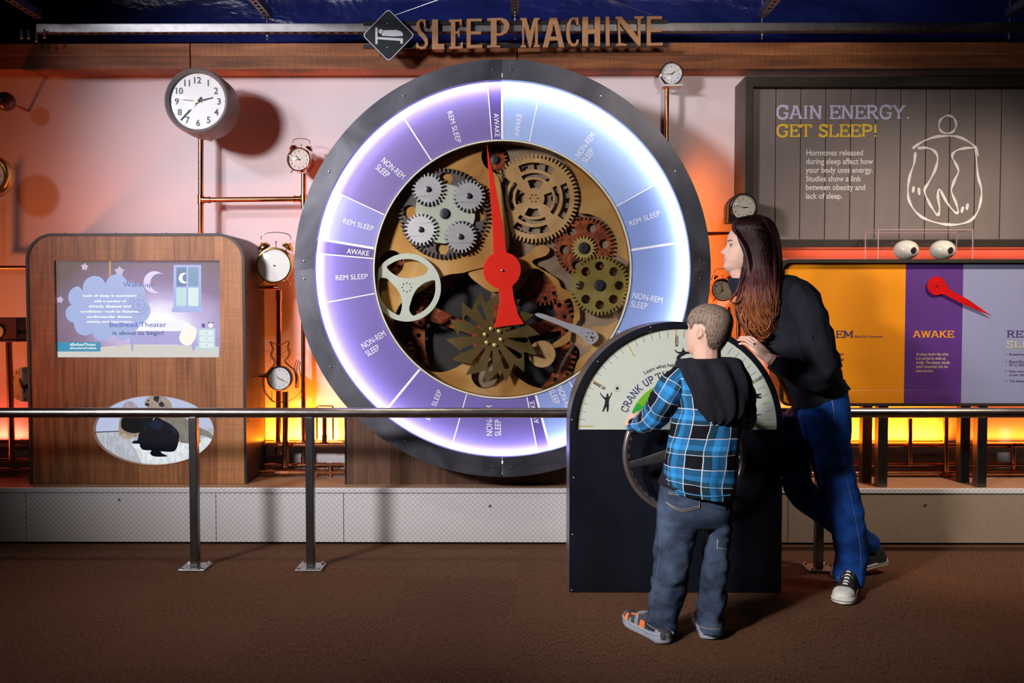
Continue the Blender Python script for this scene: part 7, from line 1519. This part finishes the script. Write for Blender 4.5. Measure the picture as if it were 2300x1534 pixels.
# hair: volume, then strands over it
M_whair = hairmat('auburn_hair', ('#1c0b10', '#4a2420', '#53282a', '#ac683e'), 0.42, (-0.16, 0.10), (90, 90, 5))
def HS(y): return interp([(484,1676,1710,.045),(490,1655,1726,.070),(500,1644,1738,.086),(515,1644,1746,.094),(535,1654,1752,.098),(555,1662,1755,.100),(580,1666,1757,.100),(610,1664,1758,.096),(640,1658,1759,.088),(670,1658,1757,.078),(700,1662,1752,.068),(730,1672,1744,.056),(752,1684,1732,.040),(766,1696,1718,.02)], y)
YH = YWm-0.012
def hy(y): return YH-0.050*max(0, min(1, (y-600)/80))
tab = []
for y in (484, 490, 500, 515, 535, 555, 580, 610, 640, 670, 700, 730, 752, 764):
    a, b_, d = HS(y); tab.append((a+3, y, b_-3, y, hy(y), d*0.93))
m = MB(); S_ = resample(rows(tab), 4); m.loft(S_, 60, 2.2)
for i, v in enumerate(m.v):
    k = i % 60; v.y += 0.004*sin(k*1.9)+0.003*sin(k*0.83+v.z*20)
random.seed(11)
paths = []
for k in range(950):
    side = -1 if random.random() < 0.72 else 1; s_ = random.random(); ph = random.uniform(0, 6.28); cl = random.uniform(0.5, 1.4); y1 = random.uniform(690, 768); y0 = random.uniform(486, 520); pts = []
    for i in range(26):
        y = y0+(y1-y0)*i/25; a, b_, d = HS(y); t = max(0, (y-600)/160); ss = s_*(1-0.0*t); ss = min(0.995, max(0.005, ss+(random.random()-0.5)*0.0)); x = a+(b_-a)*ss
        yy = y
        if y < 540: x = x*(1-0.0)+0
        wv = 13*t*t*cl*sin(ph+y*0.085); dep = sqrt(max(0, 1-(2*ss-1)**2))
        bz = random.uniform(0.0, 0.001)
        q = P(x+wv, yy, hy(y)+side*(d*dep*1.0+0.0055+bz)+0.008*t*cos(ph*2+y*0.07)); pts.append(q)
    paths.append(pts)
hair_strands(m, [smoothpts(p, 1, False) for p in paths], 0.0022, 0.0005, 4)
# loose curls at the front and ends
curls = [[(1668,600),(1662,630),(1655,655),(1644,668),(1640,676),(1648,681),(1660,676),(1668,664)], [(1670,640),(1664,680),(1660,700),(1655,693),(1662,686),(1674,694),(1682,712)], [(1672,690),(1666,712),(1674,730),(1690,742),(1702,735)], [(1700,700),(1694,735),(1706,756),(1722,758),(1730,746)], [(1725,690),(1732,722),(1724,742),(1708,748)], [(1680,700),(1676,726),(1684,748),(1700,764),(1716,764)]]
for c_ in curls:
    for k in range(7):
        o_ = random.uniform(-4, 4); d_ = random.uniform(-0.012, 0.012); m.tube(smoothpts([P(x+o_*(0.3+0.1*i), y+o_*0.6, 3.815+d_+0.004*sin(i)) for i, (x, y) in enumerate(c_)], 5, False), [0.0026]+[0.0022]*(5*(len(c_)-1)-1)+[0.0007], 5)
# thick waved locks lying over the lower half
for k in range(46):
    s_ = (k+0.5)/46; ph = random.uniform(0, 6.28); A_ = random.uniform(7, 15); y0 = random.uniform(575, 640); y1 = random.uniform(705, 772); pts = []; rr = []
    for i in range(22):
        y = y0+(y1-y0)*i/21; a, b_, d = HS(y); t = i/21; ss = min(0.98, max(0.02, s_+0.05*sin(ph+i*0.2))); x = a+(b_-a)*ss+A_*t*t*sin(ph+y*0.075); dep = sqrt(max(0, 1-(2*ss-1)**2))
        pts.append(P(x, y, hy(y)-(d*dep+0.004+0.007*t*cos(ph+y*0.075)))); rr.append((0.0062*(0.35+0.65*sin(pi*min(1, t*0.9+0.1))), 0.0032))
    m.tube(pts, rr, 7)
# front strands swept from the parting back over the temple
for k in range(60):
    t = k/59; x0 = 1648+t*24; y0 = 500-t*10
    pts = [P(x0, y0+4, YWm-.055-.02*t), P(1652+t*20, 518+t*2, YWm-.082), P(1661+t*20, 545, YWm-.098), P(1670+t*16, 568, YWm-.104), P(1676+t*16, 600, YWm-.106), P(1676+t*20, 640, YWm-.105)]
    m.tube(smoothpts(pts, 4, False), 0.0026, 5)
hz = P(1690, 620, YH).z
hair = m.build('hair', M_whair, wom, ang=180, origin=(P(1690, 620, YH).x, YH, hz))
# black jacket
M_jk = mat('black_fleece', (0.010, 0.012, 0.019), 0.85, var=0.2, scale=160, bump=0.2, bscale=300, spec=0.22)
JT = [(1690,640,1764,618,YWm,.060),(1662,662,1800,628,YWm+.01,.095),(1654,690,1832,650,YWm+.015,.115),(1662,725,1846,690,YWm+.015,.122),(1688,765,1856,735,YWm+.01,.125),(1722,800,1868,785,YWm,.138),(1748,845,1882,830,YWm,.135),(1764,885,1893,858,YWm,.140),(1780,915,1900,868,YWm,.145)]
jacket = cloth('jacket', rows(JT)[::-1], M_jk, wom, 84, 2.3, 1.0, ((0.014, 9, 7, 1.0), (0.009, 22, 30, 3.0)))
def Wm(x, y, Y): return P(x, y, Y)
slv = cloth('sleeve', limb_secs([(Wm(1788, 652, 3.86), .045, .055), (Wm(1806, 680, 3.82), .066, .066), (Wm(1822, 725, 3.78), .073, .07), (Wm(1838, 780, 3.76), .070, .066), (Wm(1850, 822, 3.74), .066, .060), (Wm(1838, 846, 3.725), .058, .054), (Wm(1808, 843, 3.72), .052, .050), (Wm(1775, 830, 3.725), .046, .044), (Wm(1746, 818, 3.733), .037, .036), (Wm(1735, 811, 3.735), .033, .033)]), M_jk, wom, 60, 2.0, 0.45, ((0.013, 16, 22, 5.0), (0.006, 34, 48, 8.0)))
cloth('sleeve', limb_secs([(Wm(1780, 650, 4.02), .050, .06), (Wm(1792, 690, 4.06), .068, .065), (Wm(1815, 795, 4.12), .058, .056), (Wm(1808, 850, 4.13), .048, .046), (Wm(1800, 890, 4.12), .038, .036)]), M_jk, wom, 36, 2.0, 0.4, ((0.008, 22, 22, 2.0),))
m = MB(); cpts = []
for k in range(15):
    t = radians(-150+k*300/14); c_ = P(1688, 640, YWm); cpts.append(c_+Vector((-0.085*cos(t), 0.088*sin(t), 0.012-0.02*cos(t*0.5))))
m.tube(smoothpts(cpts, 3, False), [(0.012, 0.038)]*(3*14+1), 12, flat=(1, 0, 0)); m.wrinkle(0.006, 18, 2.0); m.build('collar', M_jk, wom)
tsl = bvh(slv); surf_line('sleeve_zip', tsl, [(1817, 715), (1821, 735), (1825, 757)], 0.0016, M_ink, slv); surf_line('zip_pull', tsl, [(1825.5, 755), (1826.5, 763)], 0.0034, M_chrome, slv)
# jeans
M_wj = denim('bright_blue_denim', '#06164a', '#1c58b4'); M_wst = mat('pale_stitching', (0.16, 0.22, 0.36), 0.7, var=0.1)
m = MB(); m.loft(resample(rows([(1782,880,1893,850,YWm,.125),(1785,915,1902,905,YWm,.145),(1788,955,1906,955,YWm,.140),(1800,985,1906,985,YWm,.115)]), 4), 40, 2.3)
NL = [(1790,930,1905,930,YWm-.06,.085),(1803,965,1907,968,YWm-.06,.085),(1815,1005,1910,1010,YWm-.055,.082),(1824,1045,1917,1052,YWm-.055,.078),(1836,1085,1926,1095,YWm-.06,.072),(1850,1125,1935,1138,YWm-.06,.068),(1862,1165,1942,1180,YWm-.06,.067),(1872,1205,1947,1220,YWm-.06,.068),(1877,1245,1948,1258,YWm-.06,.070),(1876,1280,1940,1294,YWm-.065,.074),(1873,1302,1932,1316,YWm-.07,.078)]
n0 = len(m.v); m.loft(resample(rows(NL), 4), 40, 2.2)
m.loft(resample(limb_secs([(P(1796, 935, YWm+.08), .078, .085), (P(1787, 1010, YWm+.075), .070, .078), (P(1787, 1066, YWm+.07), .067, .072), (P(1802, 1108, YWm+.075), .066, .068), (P(1845, 1142, YWm+.10), .066, .066), (P(1890, 1178, YWm+.14), .062, .064), (P(1932, 1212, YWm+.18), .058, .062), (P(1952, 1230, YWm+.20), .058, .062)]), 4), 36, 2.1)
for i in range(n0, len(m.v)):
    p = m.v[i]; q = Vector((p.x*13, p.y*13, p.z*20)); m.v[i] = p+noise.noise_vector(q)*0.010+noise.noise_vector(q*2.3)*0.0035
wj = remesh(m.build('jeans', M_wj, wom, origin=wom.location), 0.006, 5); twj = bvh(wj)
surf_line('side_seam', twj, [(1864, 880), (1869, 905), (1875, 940), (1886, 1000), (1898, 1060), (1912, 1120), (1924, 1180), (1932, 1230), (1934, 1280)], 0.0008, M_wst, wj); surf_line('hem_seam', twj, [(1878, 1296), (1895, 1300), (1912, 1306), (1928, 1310)], 0.0012, M_wst, wj)
surf_line('stitching', twj, [(1868, 888), (1872, 915), (1874, 930)], 0.0016, M_wst, wj)
# canvas sneakers
M_rub = mat('white_rubber', (0.74, 0.72, 0.66), 0.45, var=0.05, scale=40); M_canv = mat('black_canvas', (0.015, 0.015, 0.017), 0.85, var=0.2, scale=200); M_lace = mat('white_lace', (0.8, 0.8, 0.8), 0.8, var=0.05)
SHP = [(0.0,.26),(0.03,.34),(0.10,.40),(0.25,.40),(0.40,.40),(0.55,.44),(0.70,.50),(0.82,.50),(0.91,.45),(0.97,.33),(1.0,.16)]
t_n = floor_at(1890, 1360); h_n = floor_at(1913, 1321); t_n.z = h_n.z = 0.0005
t_f = floor_at(1874, 1299); t_f.z = 0.0005; h_f = P(1989, 1270, t_f.y+0.10)
upf = (h_f-t_f).cross(Vector((0, -1, 0.2))); upf = upf if upf.z > 0 else -upf
for h_, t_, up, lab in ((h_n, t_n, (0, 0, 1), 0), (h_f, t_f, upf, 1)):
    L_ = (t_-h_).length; sole, upper, pt, sh = shoe(wom, h_, t_, up, L_, 0.100, {'sole': M_rub, 'upper': M_canv, 'sole_h': 0.030, 'rocker': 0.006, 'shape': SHP})
    m = MB(); m.tube([pt(a, w_*1.005, 0.017) for a, w_ in SHP]+[pt(a, -w_*1.005, 0.017) for a, w_ in reversed(SHP)], 0.0014, 6, closed=True); m.build('sole_line', mat('dark_line', (0.03, 0.03, 0.035), 0.6), sole)
    shoe_panel('toe_cap', sh, [(0.77, 0), (0.77, 180), (0.995, 180), (0.995, 0)], M_rub, upper, 14, 0.0025)
    m = MB(); m.tube([sh(0.765, radians(d), 0.003) for d in range(4, 177, 12)], 0.0016, 6); m.build('toe_line', M_ink, upper)
    m = MB()
    for i in range(5):
        a = 0.70-0.075*i; hgt = interp([(0.34, .100), (0.46, .088), (0.58, .074), (0.70, .064), (0.76, .060)], a)[0]; hg2 = interp([(0.34, .100), (0.46, .088), (0.58, .074), (0.70, .064), (0.76, .060)], a-0.06)[0]
        for s_ in (-1, 1): m.tube([pt(a, s_*0.21, hgt-0.008), pt(a-0.03, 0, (hgt+hg2)/2+0.003), pt(a-0.06, -s_*0.21, hg2-0.008)], [(0.0035, 0.0015)]*3, 6)
    m.build('laces', M_lace, upper)
